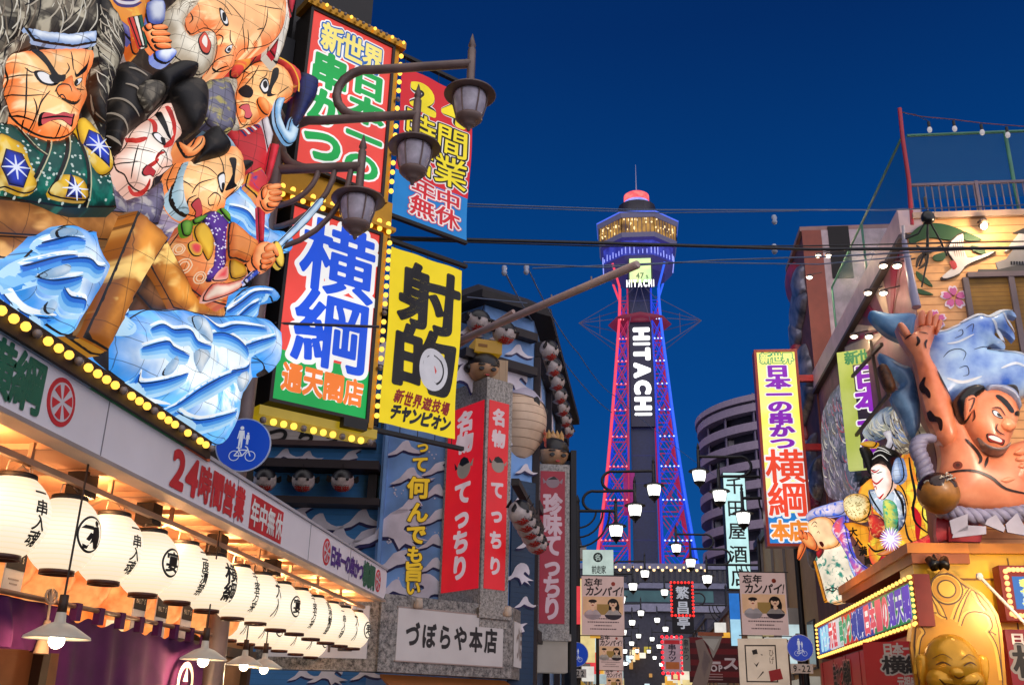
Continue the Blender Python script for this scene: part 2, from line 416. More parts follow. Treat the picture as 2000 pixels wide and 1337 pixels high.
# ------------------------------------------------------------------ lettering: the built-in font, thickened through a distance field
EM = None
_GL, _SDF = {}, {}
def _outline(ch):
 cu = bpy.data.curves.new('t', 'FONT'); cu.body = ch; cu.size = 1; cu.resolution_u = 4; cu.fill_mode = 'NONE'
 o = bpy.data.objects.new('t', cu); COL.objects.link(o)
 me = bpy.data.meshes.new_from_object(o.evaluated_get(bpy.context.evaluated_depsgraph_get()))
 V = np.array([v.co[:2] for v in me.vertices]).reshape(-1, 2); E = np.array([e.vertices[:] for e in me.edges], int).reshape(-1, 2)
 bpy.data.objects.remove(o); bpy.data.curves.remove(cu); bpy.data.meshes.remove(me)
 return V, E
def glyph(ch, off):
 global EM
 if EM is None:
  V, _ = _outline('国'); lo, hi = V.min(0), V.max(0); c = (lo + hi) / 2; h = max(hi - lo) * .53
  EM = (c[0] - h, c[1] - h, c[0] + h, c[1] + h)
 if (ch, off) in _GL: return _GL[(ch, off)]
 if ch not in _SDF:
  V, E = _outline(ch); A, B = V[E[:, 0]], V[E[:, 1]]
  lo, hi = V.min(0) - .16, V.max(0) + .16; st = .0135
  xs, ys = np.arange(lo[0], hi[0] + st, st), np.arange(lo[1], hi[1] + st, st)
  gx, gy = np.meshgrid(xs, ys); q = np.stack([gx.ravel(), gy.ravel()], 1)
  d = segd(q, A, B); d = np.where(inside(q, A, B), -d, d).reshape(gx.shape)
  _SDF[ch] = (xs, ys, d, (*V.min(0), *V.max(0)))
 xs, ys, d, bb = _SDF[ch]
 f = off - d; ins = f > 0; polys = []
 cnt = ins[:-1, :-1].astype(int) + ins[1:, :-1] + ins[:-1, 1:] + ins[1:, 1:]
 for j in range(cnt.shape[0]):
  row = cnt[j]; i = 0; nz = np.nonzero(row)[0]
  if not len(nz): continue
  i, end = nz[0], nz[-1]
  while i <= end:
   if row[i] == 4:
    k = i
    while k <= end and row[k] == 4 and k - i < 7: k += 1
    polys.append([(xs[i], ys[j]), (xs[k], ys[j]), (xs[k], ys[j + 1]), (xs[i], ys[j + 1])]); i = k
   else:
    if row[i]:
     cs = ((i, j), (i + 1, j), (i + 1, j + 1), (i, j + 1)); p = []
     for c in range(4):
      (x0, y0), (x1, y1) = cs[c], cs[(c + 1) % 4]; a, b = f[y0, x0], f[y1, x1]
      if a > 0: p.append((xs[x0], ys[y0]))
      if (a > 0) != (b > 0):
       t = a / (a - b); p.append((xs[x0] + (xs[x1] - xs[x0]) * t, ys[y0] + (ys[y1] - ys[y0]) * t))
     if len(p) > 2: polys.append(p)
    i += 1
 _GL[(ch, off)] = (polys, (bb[0] - off, bb[1] - off, bb[2] + off, bb[3] + off))
 return _GL[(ch, off)]
# ------------------------------------------------------------------ objects
ORG = {}
def props(o, label=None, cat=None, group=None, kind=None):
 if label: o['label'] = label
 if cat: o['category'] = cat
 if group: o['group'] = group
 if kind: o['kind'] = kind
 return o
def thing(name, label, cat, loc, group=None):
 o = bpy.data.objects.new(name, None); COL.objects.link(o)
 o.empty_display_size = .2; o.location = tuple(map(float, loc)); ORG[o.name] = tuple(map(float, loc))
 return props(o, label, cat, group)
SUBS = dict(lettering=('face', 'panel', 'board', 'sheet', 'shade', 'disc', 'cloth', 'left_panel', 'side_panel', 'sign_board', 'fascia', 'body'), ink_lines=('face',), eye=('face', 'head'), mouth=('face', 'head'), eyebrow=('head',), stage_paint=('face',), eye_patch=('face',), fish_mark=('panel',),
   walkers=('disc',), bicycle=('disc',), glass=('window_frame',), printed_people=('sheet',), small_print=('sheet',), emblem=('fascia',), robe_lines=('robe',), robe_crest=('robe',), clock_figures=('clock_screen',), mullion=('upper_window',), interior_light=('upper_window',),
   light_fin=('lower_window',), fold=('water',), foam=('water',), curl_line=('water',), crest=('cloth',), sauce=('ball',), topping=('ball',), bulb=('hood', 'lamp_shade', 'socket'), tracery=('back_panel',), loop=('rod',))
LAST = {}
def part(name, g, parent, label=None, kind=None):
 root = parent.name
 if parent.parent is None and name in SUBS:
  for c in SUBS[name]:
   if (root, c) in LAST: parent = LAST[(root, c)]; break
 o = _part(name, g, parent, label, kind); LAST[(root, name)] = o
 return o
def _part(name, g, parent, label=None, kind=None):
 org = ORG[parent.name]
 o = bpy.data.objects.new(name, g.mesh(name, org)); COL.objects.link(o); o.parent = parent; ORG[o.name] = org
 return props(o, label, None, None, kind)
def islands(g):
 par = list(range(len(g.v)))
 def find(i):
  while par[i] != i: par[i] = par[par[i]]; i = par[i]
  return i
 for f in g.f:
  a = find(f[0])
  for i in f[1:]: par[find(i)] = a
 # corners that coincide belong together
 seen = {}
 for i, v in enumerate(g.v):
  k = tuple(round(c, 4) for c in v)
  if k in seen: par[find(i)] = find(seen[k])
  else: seen[k] = i
 out = {}
 for fi, f in enumerate(g.f): out.setdefault(find(f[0]), []).append(fi)
 return list(out.values())
def parts(name, g, parent, label=None):
 """each separate piece becomes a part of its own"""
 for fs in islands(g):
  h = G(); h.mats = list(g.mats); ix = {}
  for fi in fs:
   q = []
   for i in g.f[fi]:
    if i not in ix: ix[i] = len(h.v); h.v.append(g.v[i]); h.uv.append(g.uv[i]); h.ed.append(g.ed[i])
    q.append(ix[i])
   h.f.append(tuple(q)); h.m.append(g.m[fi]); h.sm.append(g.sm[fi])
  part(name, h, parent, label)
def solo(name, g, label=None, cat=None, group=None, kind=None):
 V = np.array(g.v); c = [(V[:, 0].min() + V[:, 0].max()) / 2, (V[:, 1].min() + V[:, 1].max()) / 2, V[:, 2].min()]
 o = bpy.data.objects.new(name, g.mesh(name, c)); COL.objects.link(o); o.location = c; ORG[o.name] = tuple(map(float, c))
 return props(o, label, cat, group, kind)
def dup(r, loc, label=None, rot=None, scale=None, group=None):
 c = r.copy(); COL.objects.link(c); c.location = tuple(map(float, loc))
 if rot is not None: c.rotation_euler = rot
 if scale is not None: c.scale = scale if hasattr(scale, '__len__') else (scale,) * 3
 if label: c['label'] = label
 if group: c['group'] = group
 def kids(a, b):
  for ch in list(a.children):
   d = ch.copy(); COL.objects.link(d); d.parent = b; kids(ch, d)
 kids(r, c)
 return c
def child_at(src_mesh, name, parent, loc):
 """a repeat of a small part (a bulb), sharing its mesh"""
 o = bpy.data.objects.new(name, src_mesh); COL.objects.link(o); o.parent = parent
 o.location = tuple(np.asarray(loc, float) - np.asarray(ORG[parent.name])); ORG[o.name] = tuple(map(float, loc))
 return o
def lamp(loc, power, color='#ffd9a8', r=.05, spot=None, name='lamp_light'):
 l = bpy.data.lights.new(name, 'SPOT' if spot is not None else 'POINT'); l.energy = power; l.color = lin(color); l.shadow_soft_size = r
 o = bpy.data.objects.new(name, l); COL.objects.link(o); o.location = tuple(map(float, loc))
 if spot is not None:
  l.spot_size = math.radians(110); l.spot_blend = .8
  o.rotation_euler = (Vector(spot) - Vector(loc)).to_track_quat('-Z', 'Y').to_euler()
 return o
INK, WHITE = M('#0c0a0a', rough=.5), M('#f2efe9')
def E_(c, e=1.0): return M(c, e=e * 1.06, var=.13, scale=1.1)  # colour noise stands in for the uneven light of the tubes behind
_bulbs = {}
def bulb_mesh(r, lit=True, c='#ffcf6a'):
 k = (r, lit, c)
 if k not in _bulbs:
  g = G(); g.ball((0, 0, 0), r, M(c, e=2.0, var=.02) if lit else M('#8d7f78', rough=.2), k=10)
  _bulbs[k] = g.mesh('bulb')
 return _bulbs[k]
def bulbs(parent, a, b, n, r=.03, c='#ffbe4a', dead=(), skip=()):
 a, b = np.asarray(a), np.asarray(b)
 for i in range(n):
  if i in skip: continue
  child_at(bulb_mesh(r, i not in dead, c), 'bulb', parent, a + (b - a) * ((i + .5) / n))
# ================================================================== ground
g = G(); g.box(Fr((0, 0, 0)), -60, 60, -.3, -.02, 30, -320, M('#3a3836', rough=.8, var=.3, scale=1.5))
solo('ground', g, kind='structure')
g = G(); g.box(Fr((0, 0, 0)), -3.0, 5.2, -.02, 0, 25, -150, M('#56504c', rough=.75, var=.3, scale=4, bump=.2)); solo('street', g, kind='structure')
# ================================================================== left restaurant
def Zm(pts, ox, oy, sc): return [(ox + x / sc, oy + y / sc) for x, y in pts]
def Z1(*p): return Zm(p, 0, 0, 3.1825)
def Z2(*p): return Zm(p, 300, 0, 3.1825)
def Z3(*p): return Zm(p, 0, 380, 2.673)
FL = lambda X: Fr((X, 0, 0), 90)
# building behind the float
SGN = Fr(D(640, 400, 12.5), 45)           # plane of the tall signs on the corner
t = thing('restaurant_building', 'dark restaurant building behind the glowing lantern figures', 'building', (-5.5, 8, 0))
g = G()
c = SGN.off(-.75); a = c.W(*c.px(545, 500)); b = c.W(*c.px(712, 20))
foot = [(-9, -3), (-5.6, -3), (-5.6, 8.4), (a[0], a[1]), (a[0] - 2.2, a[1] + 2.2), (-9, 14)]
n = len(foot); vs = [(x, y, z) for z in (3.75, 15) for x, y in foot]
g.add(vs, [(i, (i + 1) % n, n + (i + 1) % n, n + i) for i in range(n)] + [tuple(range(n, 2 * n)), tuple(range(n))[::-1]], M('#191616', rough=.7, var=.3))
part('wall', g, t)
g = G()
fr = Fr((a[0], a[1], 0), 45)
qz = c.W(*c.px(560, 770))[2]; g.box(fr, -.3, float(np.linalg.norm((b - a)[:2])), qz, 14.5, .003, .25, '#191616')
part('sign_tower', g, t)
# canopy over the shop front
t = thing('shop_canopy', 'long white canopy fascia with red and green lettering above the lanterns', 'awning', (-4.5, 8, 3.3))
fa = FL(-3.5)
Z0, Z9 = 3.185, 3.6
g = G()
wm = M('#f0ecf0', rough=.45, var=.06, scale=1.2)
g.box(fa, 1, 14.32, Z0, Z9, -.12, 0, wm)
g.prism(fa, [(14.32, Z0), (14.44, Z0 + .1), (14.44, Z9 - .03), (14.37, Z9), (14.32, Z9)], -.12, -.002, wm)
g.box(fa, 1, 14.4, Z9, Z9 + .03, -.14, .02, '#b9b6bc'); g.box(fa, 1, 14.4, Z0 - .03, Z0, -.14, .02, '#a89a94')
for u in (6.1, 8.5, 10.7, 12.4): g.box(fa, u, u + .01, Z0 + .01, Z9 - .01, .001, .004, '#8d878c')
part('fascia', g, t)
g = G()
g.box(fa, 1, 14.5, Z0 + .02, Z0 + .05, -2.1, -.13, M('#f0c094', rough=.7, var=.05, kind='planks'))
for u in np.arange(1.5, 14.5, .72): g.box(fa, u, u + .03, Z0 - .02, Z0 + .02, -2.1, -.13, '#dcb493')
part('ceiling', g, t)
g = G()
for w in (-.28, -1.2): g.box(fa, 1, 14.4, Z0 - .13, Z0 - .09, w, w - .05, '#cfae90')
for u in np.arange(1.6, 14.2, 1.05):
 g.box(fa, u, u + .03, Z0 - .13, Z0 + .02, -.32, -.29, '#b89b80')
 g.bar(fa.W(u, Z0 - .1, -.3), fa.W(u + .9, Z0 - .1, -1.2), .03, .03, '#d1ab89')
part('truss', g, t)
g = G()
for x, y in ((172, 900), (432, 1025), (538, 1080), (300, 965)):
 u, v = FL(-3.85).px(x, y); g.box(FL(-3.85), u - .06, u + .1, Z0 - .17, Z0 + .0, -.1, .05, '#2b221d')
parts('bracket', g, t)
def fpx(x, y): return fa.px(x, y)
def frect(x0, yt0, x1, yb1): return None
g = G()
GRN, RED, PUR = M('#0c6a4e'), M('#d3212e'), M('#4a2a86')
u0, u1 = fa.px(-40, 690)[0], fa.px(88, 740)[0]
g.text(fa, '横綱', u0, Z9 - .05, u1, Z0 + .04, GRN, off=.03, w=.006)
u0, u1 = fa.px(332, 920)[0], fa.px(478, 985)[0]
g.text(fa, '24時間営業', u0, Z9 - .05, u1, Z0 + .03, RED, off=.045, w=.006, fit=True, gap=.06)
u0, u1 = fa.px(487, 1010)[0], fa.px(550, 1035)[0]
g.box(fa, u0, u1, Z0 + .03, Z9 - .06, .002, .004, RED)
g.text(fa, '年中無休', u0, Z9 - .08, u1, Z0 + .05, WHITE, off=.03, w=.008, fit=True, gap=.08)
u0, u1 = fa.px(645, 1090)[0], fa.px(708, 1125)[0]
g.text(fa, '日本一の串かつ', u0, Z9 - .1, u1, Z0 + .08, PUR, off=.05, w=.006)
u0, u1 = fa.px(708, 1125)[0], fa.px(731, 1135)[0]
g.text(fa, '横綱', u0, Z9 - .06, u1, Z0 + .04, GRN, off=.05, w=.006)
part('lettering', g, t)
for x, y in ((121, 775), (637, 1083), (738, 1133)):
 u, v = fa.px(x, y); v = (Z0 + Z9) / 2; r = .155; g = G(); k = 28; ru = r if x < 300 else .15
 ring = [(u + ru * math.cos(i * 2 * math.pi / k), v + r * math.sin(i * 2 * math.pi / k)) for i in range(k)]
 inn = [(u + ru * .8 * math.cos(i * 2 * math.pi / k), v + r * .8 * math.sin(i * 2 * math.pi / k)) for i in range(k)]
 g.prism(fa, ring, 0, .005, RED); g.prism(fa, inn, 0, .008, M('#d8d2d6'))
 for q in range(6):
  a0 = q * math.pi / 3 + .3
  g.prism(fa, [(u + ru * .14 * math.cos(a0), v + r * .14 * math.sin(a0))] + [(u + ru * .72 * math.cos(a0 + d), v + r * .72 * math.sin(a0 + d)) for d in (-.3, -.1, .1, .3)], 0, .011, RED)
 part('emblem', g, t)
# boards and bulb strip on top of the canopy
fb = FL(-3.42)
t = thing('bulb_strip', 'row of yellow bulbs on a dark rail under the lantern float', 'light strip', (-3.42, 6, 3.75))
p0, p1 = fb.W(*fb.px(-60, 556)), fb.W(*fb.px(418, 884)); vz = (p0[2] + p1[2]) / 2; p0[2] = p1[2] = vz
g = G(); g.box(fb, p0[1], p1[1], vz - .075, vz + .075, -.1, -.03, '#2c1d12'); part('rail', g, t)
bulbs(t, p0, p1, 28, .03, dead=(5, 9, 14, 18, 22, 24, 27))
t = thing('canopy_board', 'green and pale blue strip board between the bulbs and the fascia', 'sign board', (-3.5, 6, 3.7))
fg = FL(-3.48); a0, a1, a2 = fg.px(-60, 600)[0], fg.px(180, 745)[0], fg.px(412, 885)[0]
g = G(); g.box(fg, a0, a1, Z9 + .031, vz - .08, -.05, 0, M('#8fa7c0', var=.05)); g.box(fg, a1, a2 - .5, Z9 + .031, vz - .08, -.05, 0, M('#0e8a50')); g.box(fg, a2 - .5, a2, Z9 + .031, vz - .08, -.05, 0, M('#d8632e')); part('panel', g, t)
# ------------------------------------------------------------------ paper lanterns
def PAPER(c, c2, e, sp=.03):
 m = M(c, e=e, var=.03); m = m.copy(); nt = m.node_tree; N, L = nt.nodes, nt.links
 b = N['Principled BSDF']; co = N.new('ShaderNodeTexCoord'); s = N.new('ShaderNodeSeparateXYZ'); L.new(co.outputs['Object'], s.inputs[0])
 d = N.new('ShaderNodeMath'); d.operation = 'DIVIDE'; L.new(s.outputs['Z'], d.inputs[0]); d.inputs[1].default_value = sp
 f = N.new('ShaderNodeMath'); f.operation = 'PINGPONG'; L.new(d.outputs[0], f.inputs[0]); f.inputs[1].default_value = .5
 r = N.new('ShaderNodeMapRange'); L.new(f.outputs[0], r.inputs['Value']); r.inputs['From Min'].default_value = .0; r.inputs['From Max'].default_value = .18; r.inputs['To Min'].default_value = .55
 # warmer towards the ends, away from the bulb
 ab = N.new('ShaderNodeMath'); ab.operation = 'ABSOLUTE'; L.new(s.outputs['Z'], ab.inputs[0])
 r2 = N.new('ShaderNodeMapRange'); L.new(ab.outputs[0], r2.inputs['Value']); r2.inputs['From Min'].default_value = .05; r2.inputs['From Max'].default_value = .27; r2.inputs['To Min'].default_value = 1; r2.inputs['To Max'].default_value = .45
 mu = N.new('ShaderNodeMath'); mu.operation = 'MULTIPLY'; L.new(r.outputs[0], mu.inputs[0]); L.new(r2.outputs[0], mu.inputs[1])
 r3 = N.new('ShaderNodeMapRange'); L.new(mu.outputs[0], r3.inputs['Value']); r3.inputs['To Min'].default_value = 0
 mx = N.new('ShaderNodeMix'); mx.data_type = 'RGBA'; L.new(r3.outputs[0], mx.inputs['Factor']); mx.inputs['A'].default_value = (*lin(c2), 1); mx.inputs['B'].default_value = (*lin(c), 1)
 L.new(mx.outputs['Result'], b.inputs['Emission Color'])
 return m
LPAPER = PAPER('#fff4de', '#f2c890', 1.0)
LR, LH = .238, .238
def lprof(z):
 s = abs(z) / LH
 return LR * (1 - .5 * s ** 2.5)
class LanternFr:
 """skin of a lantern centred on c; u runs round it from the street side"""
 def __init__(s, c, a0): s.c, s.a0 = np.asarray(c, float), a0
 def W(s, u, v, w=0):
  r = lprof(v) + w; a = s.a0 + u / LR
  return s.c + np.array([r * math.cos(a), r * math.sin(a), v])
def make_lantern(c, mark, kind, label, group):
 t = thing('paper_lantern', label, 'lantern', c, group)
 c = np.asarray(c, float)
 g = G(); pr = [(lprof(z) * (1 + .006 * math.cos(z / .03 * 2 * math.pi)), z) for z in np.linspace(-LH, LH, 34)]
 g.lathe(c, pr, LPAPER, k=36); part('shade', g, t)
 g = G(); r = lprof(LH) * 1.02; g.lathe(c, [(0, LH + .034), (r * .92, LH + .034), (r, LH + .028), (r, LH - .006), (r * .85, LH - .006)], '#191412', k=28); part('top_cap', g, t)
 g = G(); g.lathe(c, [(r * .8, -LH + .01), (r * .94, -LH + .005), (r * .94, -LH - .03), (r * .75, -LH - .03), (r * .75, -LH)], M('#4a2418', rough=.4), k=28); part('bottom_ring', g, t)
 g = G(); zt = Z0 - .1 - c[2]
 for s in (-1, 1):
  g.tube([c + [s * .02, s * r * .8, LH + .04], c + [s * .02, s * r * .7, LH + .1], c + [0, 0, zt]], .005, '#c8b7a6', k=5)
 g.tube([c + [.03, .1, zt], c + [.0, .15, zt - .07], c + [0, .02, LH + .1]], .004, '#d9c7b5', k=4)
 part('hanger', g, t)
 f = LanternFr(c, -.18)
 g = G(); ik = M('#120c0a', rough=.6)
 if kind == 'ring':
  k = 40; R0, R1 = .115, .098
  ring = [(R0 * math.cos(i * 2 * math.pi / k), R0 * math.sin(i * 2 * math.pi / k)) for i in range(k)]; inn = [(x * R1 / R0, y * R1 / R0) for x, y in ring]
  g.add([f.W(x, y, .004) for x, y in ring + inn], [(i, (i + 1) % k, k + (i + 1) % k, k + i) for i in range(k)], ik)
  g.text(f, mark, -.075, .075, .075, -.075, ik, off=.03, w=.008)
 elif kind == 'runner':
  k = 40; R0, R1 = .125, .11
  ring = [(R0 * math.cos(i * 2 * math.pi / k), R0 * math.sin(i * 2 * math.pi / k)) for i in range(k)]; inn = [(x * R1 / R0, y * R1 / R0) for x, y in ring]
  g.add([f.W(x, y, .004) for x, y in ring + inn], [(i, (i + 1) % k, k + (i + 1) % k, k + i) for i in range(k)], ik)
  for poly in ([(.0, .05), (.06, .06), (.085, .0), (.09, -.085), (.04, -.09), (.0, -.03)], [(.02, .06), (.045, .055), (.06, .085), (.035, .1), (.015, .085)], [(-.1, .03), (-.07, .055), (.0, .055), (.01, .03), (-.06, .03)], [(.0, -.02), (.03, -.04), (-.03, -.08), (-.07, -.07), (-.06, -.1), (-.02, -.1)], [(-.02, .01), (.02, .0), (-.02, -.05), (-.05, -.04)]):
   V, fs, A, B = g.fill(f, poly, .03); g.add([f.W(x, y, .004) for x, y in V], fs, ik)
 elif kind == 'pair':
  g.text(f, mark, -.1, .17, .1, -.17, ik, off=.025, w=.008, vert=True)
 else:
  g.text(f, mark, -.05, .19, .05, -.19, ik, off=.025, w=.008, vert=True)
 part('lettering', g, t)
 return t
fl = FL(-3.85)
uA, uB = fl.px(20, 1000)[0], fl.px(690, 1228)[0]
zc = 2.725
marks = [('一串入魂', 'v', 'reads down four brush characters, leftmost lantern of the front row'), ('', 'runner', 'ringed running figure, second of the front row'), ('一串入魂', 'v', 'half hidden characters, third of the front row'),
 ('宴', 'ring', 'ringed mark, nearest the curtain rod end'), ('二度漬禁', 'v', 'thin column of characters beside the nearest ringed mark'), ('横綱', 'pair', 'two large characters one above the other'), ('千客万来', 'v', 'first after the one with two large characters'),
 ('大入', 'v', 'second after the one with two large characters'), ('宴', 'ring', 'ringed mark, in the middle of the far half'), ('千客万来', 'v', 'next beyond the middle ringed mark'), ('商売繁盛', 'v', 'second beyond the middle ringed mark'), ('一串入魂', 'v', 'third beyond the middle ringed mark'), ('大入', 'v', 'last but one of the front row'), ('寿', 'ring', 'small ringed mark, far end of the front row')]
for i, (mk, kd, lb) in enumerate(marks):
 u = uA + (uB - uA) * i / 13
 make_lantern(fl.W(u, zc + random.uniform(-.012, .012)), mk, kd, 'glowing white paper lantern, ' + lb, 'front row of paper lanterns under the canopy')
f2 = FL(-4.75)
for i, (x, y) in enumerate(((402, 1278), (440, 1280), (478, 1279), (512, 1276), (545, 1272), (578, 1270), (608, 1266), (636, 1262), (660, 1258))):
 p = f2.W(*f2.px(x, y))
 make_lantern((p[0], p[1], 2.66), '宴' if i % 3 == 0 else '大入', 'ring' if i % 3 == 0 else 'v', 'smaller looking white lantern in the inner row, number %s from the curtain' % ('one two three four five six seven eight nine'.split()[i]), 'inner row of paper lanterns')
for i in range(7): lamp((-3.9, 5.3 + i * 1.4, 3.03), 30, '#ffb878', .08)
# ------------------------------------------------------------------ pendant lamps
def pendant(x, y, d, label):
 c = D(x, y, d); t = thing('pendant_lamp', label, 'lamp', c, 'pendant lamps under the canopy')
 g = G(); g.lathe(c, [(.03, .13), (.035, .07), (.09, .05), (.2, -.02), (.205, -.035), (.19, -.025), (.05, .03), (.0, .04)], M('#e9dccb', rough=.3, e=.25), k=32); part('lamp_shade', g, t)
 g = G(); g.ball(c + [0, 0, -.045], .05, M('#fff1d8', e=9, var=.02), k=14); part('bulb', g, t)
 g = G(); g.lathe(c, [(.0, .24), (.028, .24), (.03, .13), (0, .13)], '#3a2519', k=14); g.tube([c + [0, 0, .24], c + [0, 0, 3.2 - c[2]]], .008, '#2a1c14', k=6); part('cord', g, t)
 lamp(c + [0, 0, -.14], 26, '#ffd7a0', .06)
pendant(113, 1236, 6.3, 'pendant lamp in front of the purple curtain, hanging nearest')
pendant(398, 1280, 8.8, 'pendant lamp at the right edge of the purple curtain')
pendant(477, 1292, 11.0, 'pendant lamp, third along, left of the close pair')
pendant(516, 1298, 11.2, 'pendant lamp at the far end, right of the close pair')
# ------------------------------------------------------------------ shop front below the canopy
fs_ = FL(-5.35)
t = thing('ground_floor_shop', 'dim brown shop front behind the hanging lanterns', 'shop front', (-5.4, 8, 0))
g = G(); g.box(fs_, 1, 14.2, 0, 3.19, -.15, 0, M('#a87a52', var=.25, scale=1.5, rough=.7)); part('wall', g, t)
g = G()
for u in np.arange(2, 14.2, 1.7): g.box(fs_, u, u + .12, 0, 3.19, .002, .1, '#3b2618')
g.box(fs_, 1, 14.2, 2.3, 2.42, .0021, .09, '#3b2618'); part('timber_frame', g, t)
# orange lit festoon panels and posters
fo = FL(-4.5)
t = thing('lit_hanging', 'glowing orange and white striped hanging above the purple curtain', 'hanging', fo.W(6.5, 2.2)); g = G(); zf0 = fo.px(215, 1150)[1]
fo2 = FL(-4.62)
for k in range(20): g.box(fo2, 3.2 + k * .34, 3.2 + (k + 1) * .34 - .001, zf0 - .34, zf0 + .28, -.03, 0, M('#f0681e' if k % 4 else '#ffe0b4', e=1.0, c2='#ffa850' if k % 4 else '#ffc890', scale=4))
part('cloth', g, t)
for k, (x, y, r) in enumerate(((-10, 1105, 62), (75, 1120, 62), (150, 1140, 60), (238, 1165, 56), (305, 1180, 52), (368, 1196, 50), (420, 1208, 46))):
 u, v = fo.px(x, y); p = fo.W(u, v)
 if k == 0: zf = p[2]
 g = G(); rr = .27
 g.lathe((p[0], p[1], zf + .0), [(.0, .2), (.1, .19), (.2, .13), (.25, .05), (.27, 0), (.25, -.08), (.2, -.14), (.12, -.19), (0, -.2)], M('#ee6a2c', e=1.0, c2='#ffc070', scale=7, ec=None), k=24)
 o = solo('festoon_lamp', g, ['orange glowing globe lamp at the left edge below the first lantern', 'orange glowing globe lamp above the curtain knot', 'orange glowing globe lamp above the left end of the curtain rod', 'orange glowing globe lamp above the middle of the purple curtain', 'orange glowing globe lamp below the nearest ringed lantern', 'orange glowing globe lamp above the right end of the curtain', 'orange glowing globe lamp beyond the purple curtain'][k], 'lamp', 'orange globe lamps')
fp = FL(-4.2)
for k, (x, y) in enumerate(((27, 1112), (270, 1190), (312, 1205), (362, 1210))):
 u, v = fp.px(x, y); g = G(); h = .17
 g.box(fp, u - .11, u + .11, v - h, v + h, 0, .01, M('#ece4da')); g.box(fp, u - .11, u + .11, v, v + h, .0101, .014, '#1d1512')
 g.text(fp, "MALT'S", u - .09, v + .1, u + .09, v + .045, M('#e8d9b8'), off=.02, w=.018, fit=False); g.box(fp, u - .06, u + .06, v - .07, v - .06, .0102, .013, '#b7a999'); g.box(fp, u - .04, u + .05, v - .1, v - .09, .0102, .013, '#b7a999')
 solo('beer_poster', g, ['white beer poster with dark label under the leftmost lantern', 'small beer poster with dark label left of the pair over the curtain', 'beer poster, middle one over the purple curtain', 'beer poster, right one over the purple curtain'][k], 'poster', 'beer posters above the curtain')
# purple curtain on its rod
fc = FL(-4.05)
t = thing('shop_curtain', 'purple cloth curtain with white crest hanging from a wooden rod', 'curtain', fc.W(*fc.px(300, 1300)))
ra, rb = fc.px(78, 1160), fc.px(402, 1245)
zr = (ra[1] + rb[1]) / 2 + .0
def cloth(g, fr, u0, u1, ztop, zbot, amp, m, nu=60, nv=14, gather=None, sag=0):
 vs, fs, uv = [], [], []
 for j in range(nv + 1):
  s = j / nv
  for i in range(nu + 1):
   q = i / nu; u = u0 + (u1 - u0) * q
   if gather: u = gather(u, s)
   zt = ztop + sag * math.sin(q * math.pi * 7) ** 2 * (1 - s) ** 3
   vs.append(fr.W(u, zt + (zbot - ztop) * s, amp * (.35 + s) * (math.sin(q * 31 + s * .8) + .6 * math.sin(q * 53 - s * 1.5)) + .02 * math.sin(s * 3)))
   uv.append((u, s))
 W = nu + 1
 return g.add(vs, [(j * W + i, (j + 1) * W + i, (j + 1) * W + i + 1, j * W + i + 1) for j in range(nv) for i in range(nu)], m, True, uv=uv)
PURP = M('#50104a', rough=.95, var=.15, scale=5)
g = G(); ul = ra[0] + .35
cloth(g, fc, ul, rb[0], zr - .06, 1.0, .024, PURP, gather=lambda u, s: u + .12 * (1 - u / rb[0]) * s, sag=-.05)
part('cloth', g, t)
g = G(); cloth(g, fc, ra[0] - 1.6, ra[0] + .28, zr - .02, zr - .34, .05, PURP, nv=8, gather=lambda u, s: u); part('side_drape', g, t, label='purple cloth gathered up by a knotted cord')
g = G(); g.tube([fc.W(ra[0] - 1.7, zr, .03), fc.W(rb[0] + .05, zr, .03)], .018, M('#8a6046', rough=.4), k=10); part('rod', g, t)
g = G()
for u in np.linspace(ul + .1, rb[0] - .1, 8): g.box(fc, u - .035, u + .035, zr - .1, zr + .024, .0, .056, PURP)
parts('loop', g, t)
g = G(); cu, cv = fc.px(345, 1318)
k = 28; R0 = .17
ring = [(cu + R0 * math.cos(i * 2 * math.pi / k), cv - .05 + R0 * math.sin(i * 2 * math.pi / k)) for i in range(k)]; inn = [(cu + (x - cu) * .72, cv - .05 + (y - cv + .05) * .72) for x, y in ring]
g.add([fc.W(x, y, .09) for x, y in ring + inn], [(i, (i + 1) % k, k + (i + 1) % k, k + i) for i in range(k)], M('#e8cfc0'))
g.prism(fc, [(cu - .05, cv - .05), (cu, cv + .07), (cu + .05, cv - .05)], .088, .092, M('#e8cfc0')); part('crest', g, t)
g = G(); ku, kv = fc.px(72, 1172); kz = zr
for s in (-1, 1):
 g.tube([fc.W(ku, kz - .02, .1)] + [fc.W(ku + s * .07 * math.sin(a), kz + .02 + .05 * math.cos(a), .1) for a in np.linspace(.3, 5.5, 9)] + [fc.W(ku, kz - .03, .1)], .009, M('#d9b08a'), k=6)
g.tube([fc.W(ku, kz - .03, .1), fc.W(ku + .01, kz - .14, .1)], .01, M('#d9b08a'), k=6); g.tube([fc.W(ku + .01, kz - .14, .1), fc.W(ku + .0, kz - .36, .1)], [.02, .05], M('#c79c78'), k=10); part('tassel', g, t)
# ================================================================== lantern float above the canopy
def FA(x, y, X, ang, d=0):
 p = atX(x, y, X - (.6 if ang < 55 else .4)); f = Fr(p, ang if ang < 55 else ang + 8 if ang < 75 else ang + 4); return f.off(d) if d else f
def sm(pts, k=3): return catmull(pts, k)
INKM = M('#0b0808', rough=.5, var=.02)
def figure(name, label, cat, fr, at):
 return thing(name, label, cat, fr.W(*fr.px(*at)), 'glowing lantern figures on the float')
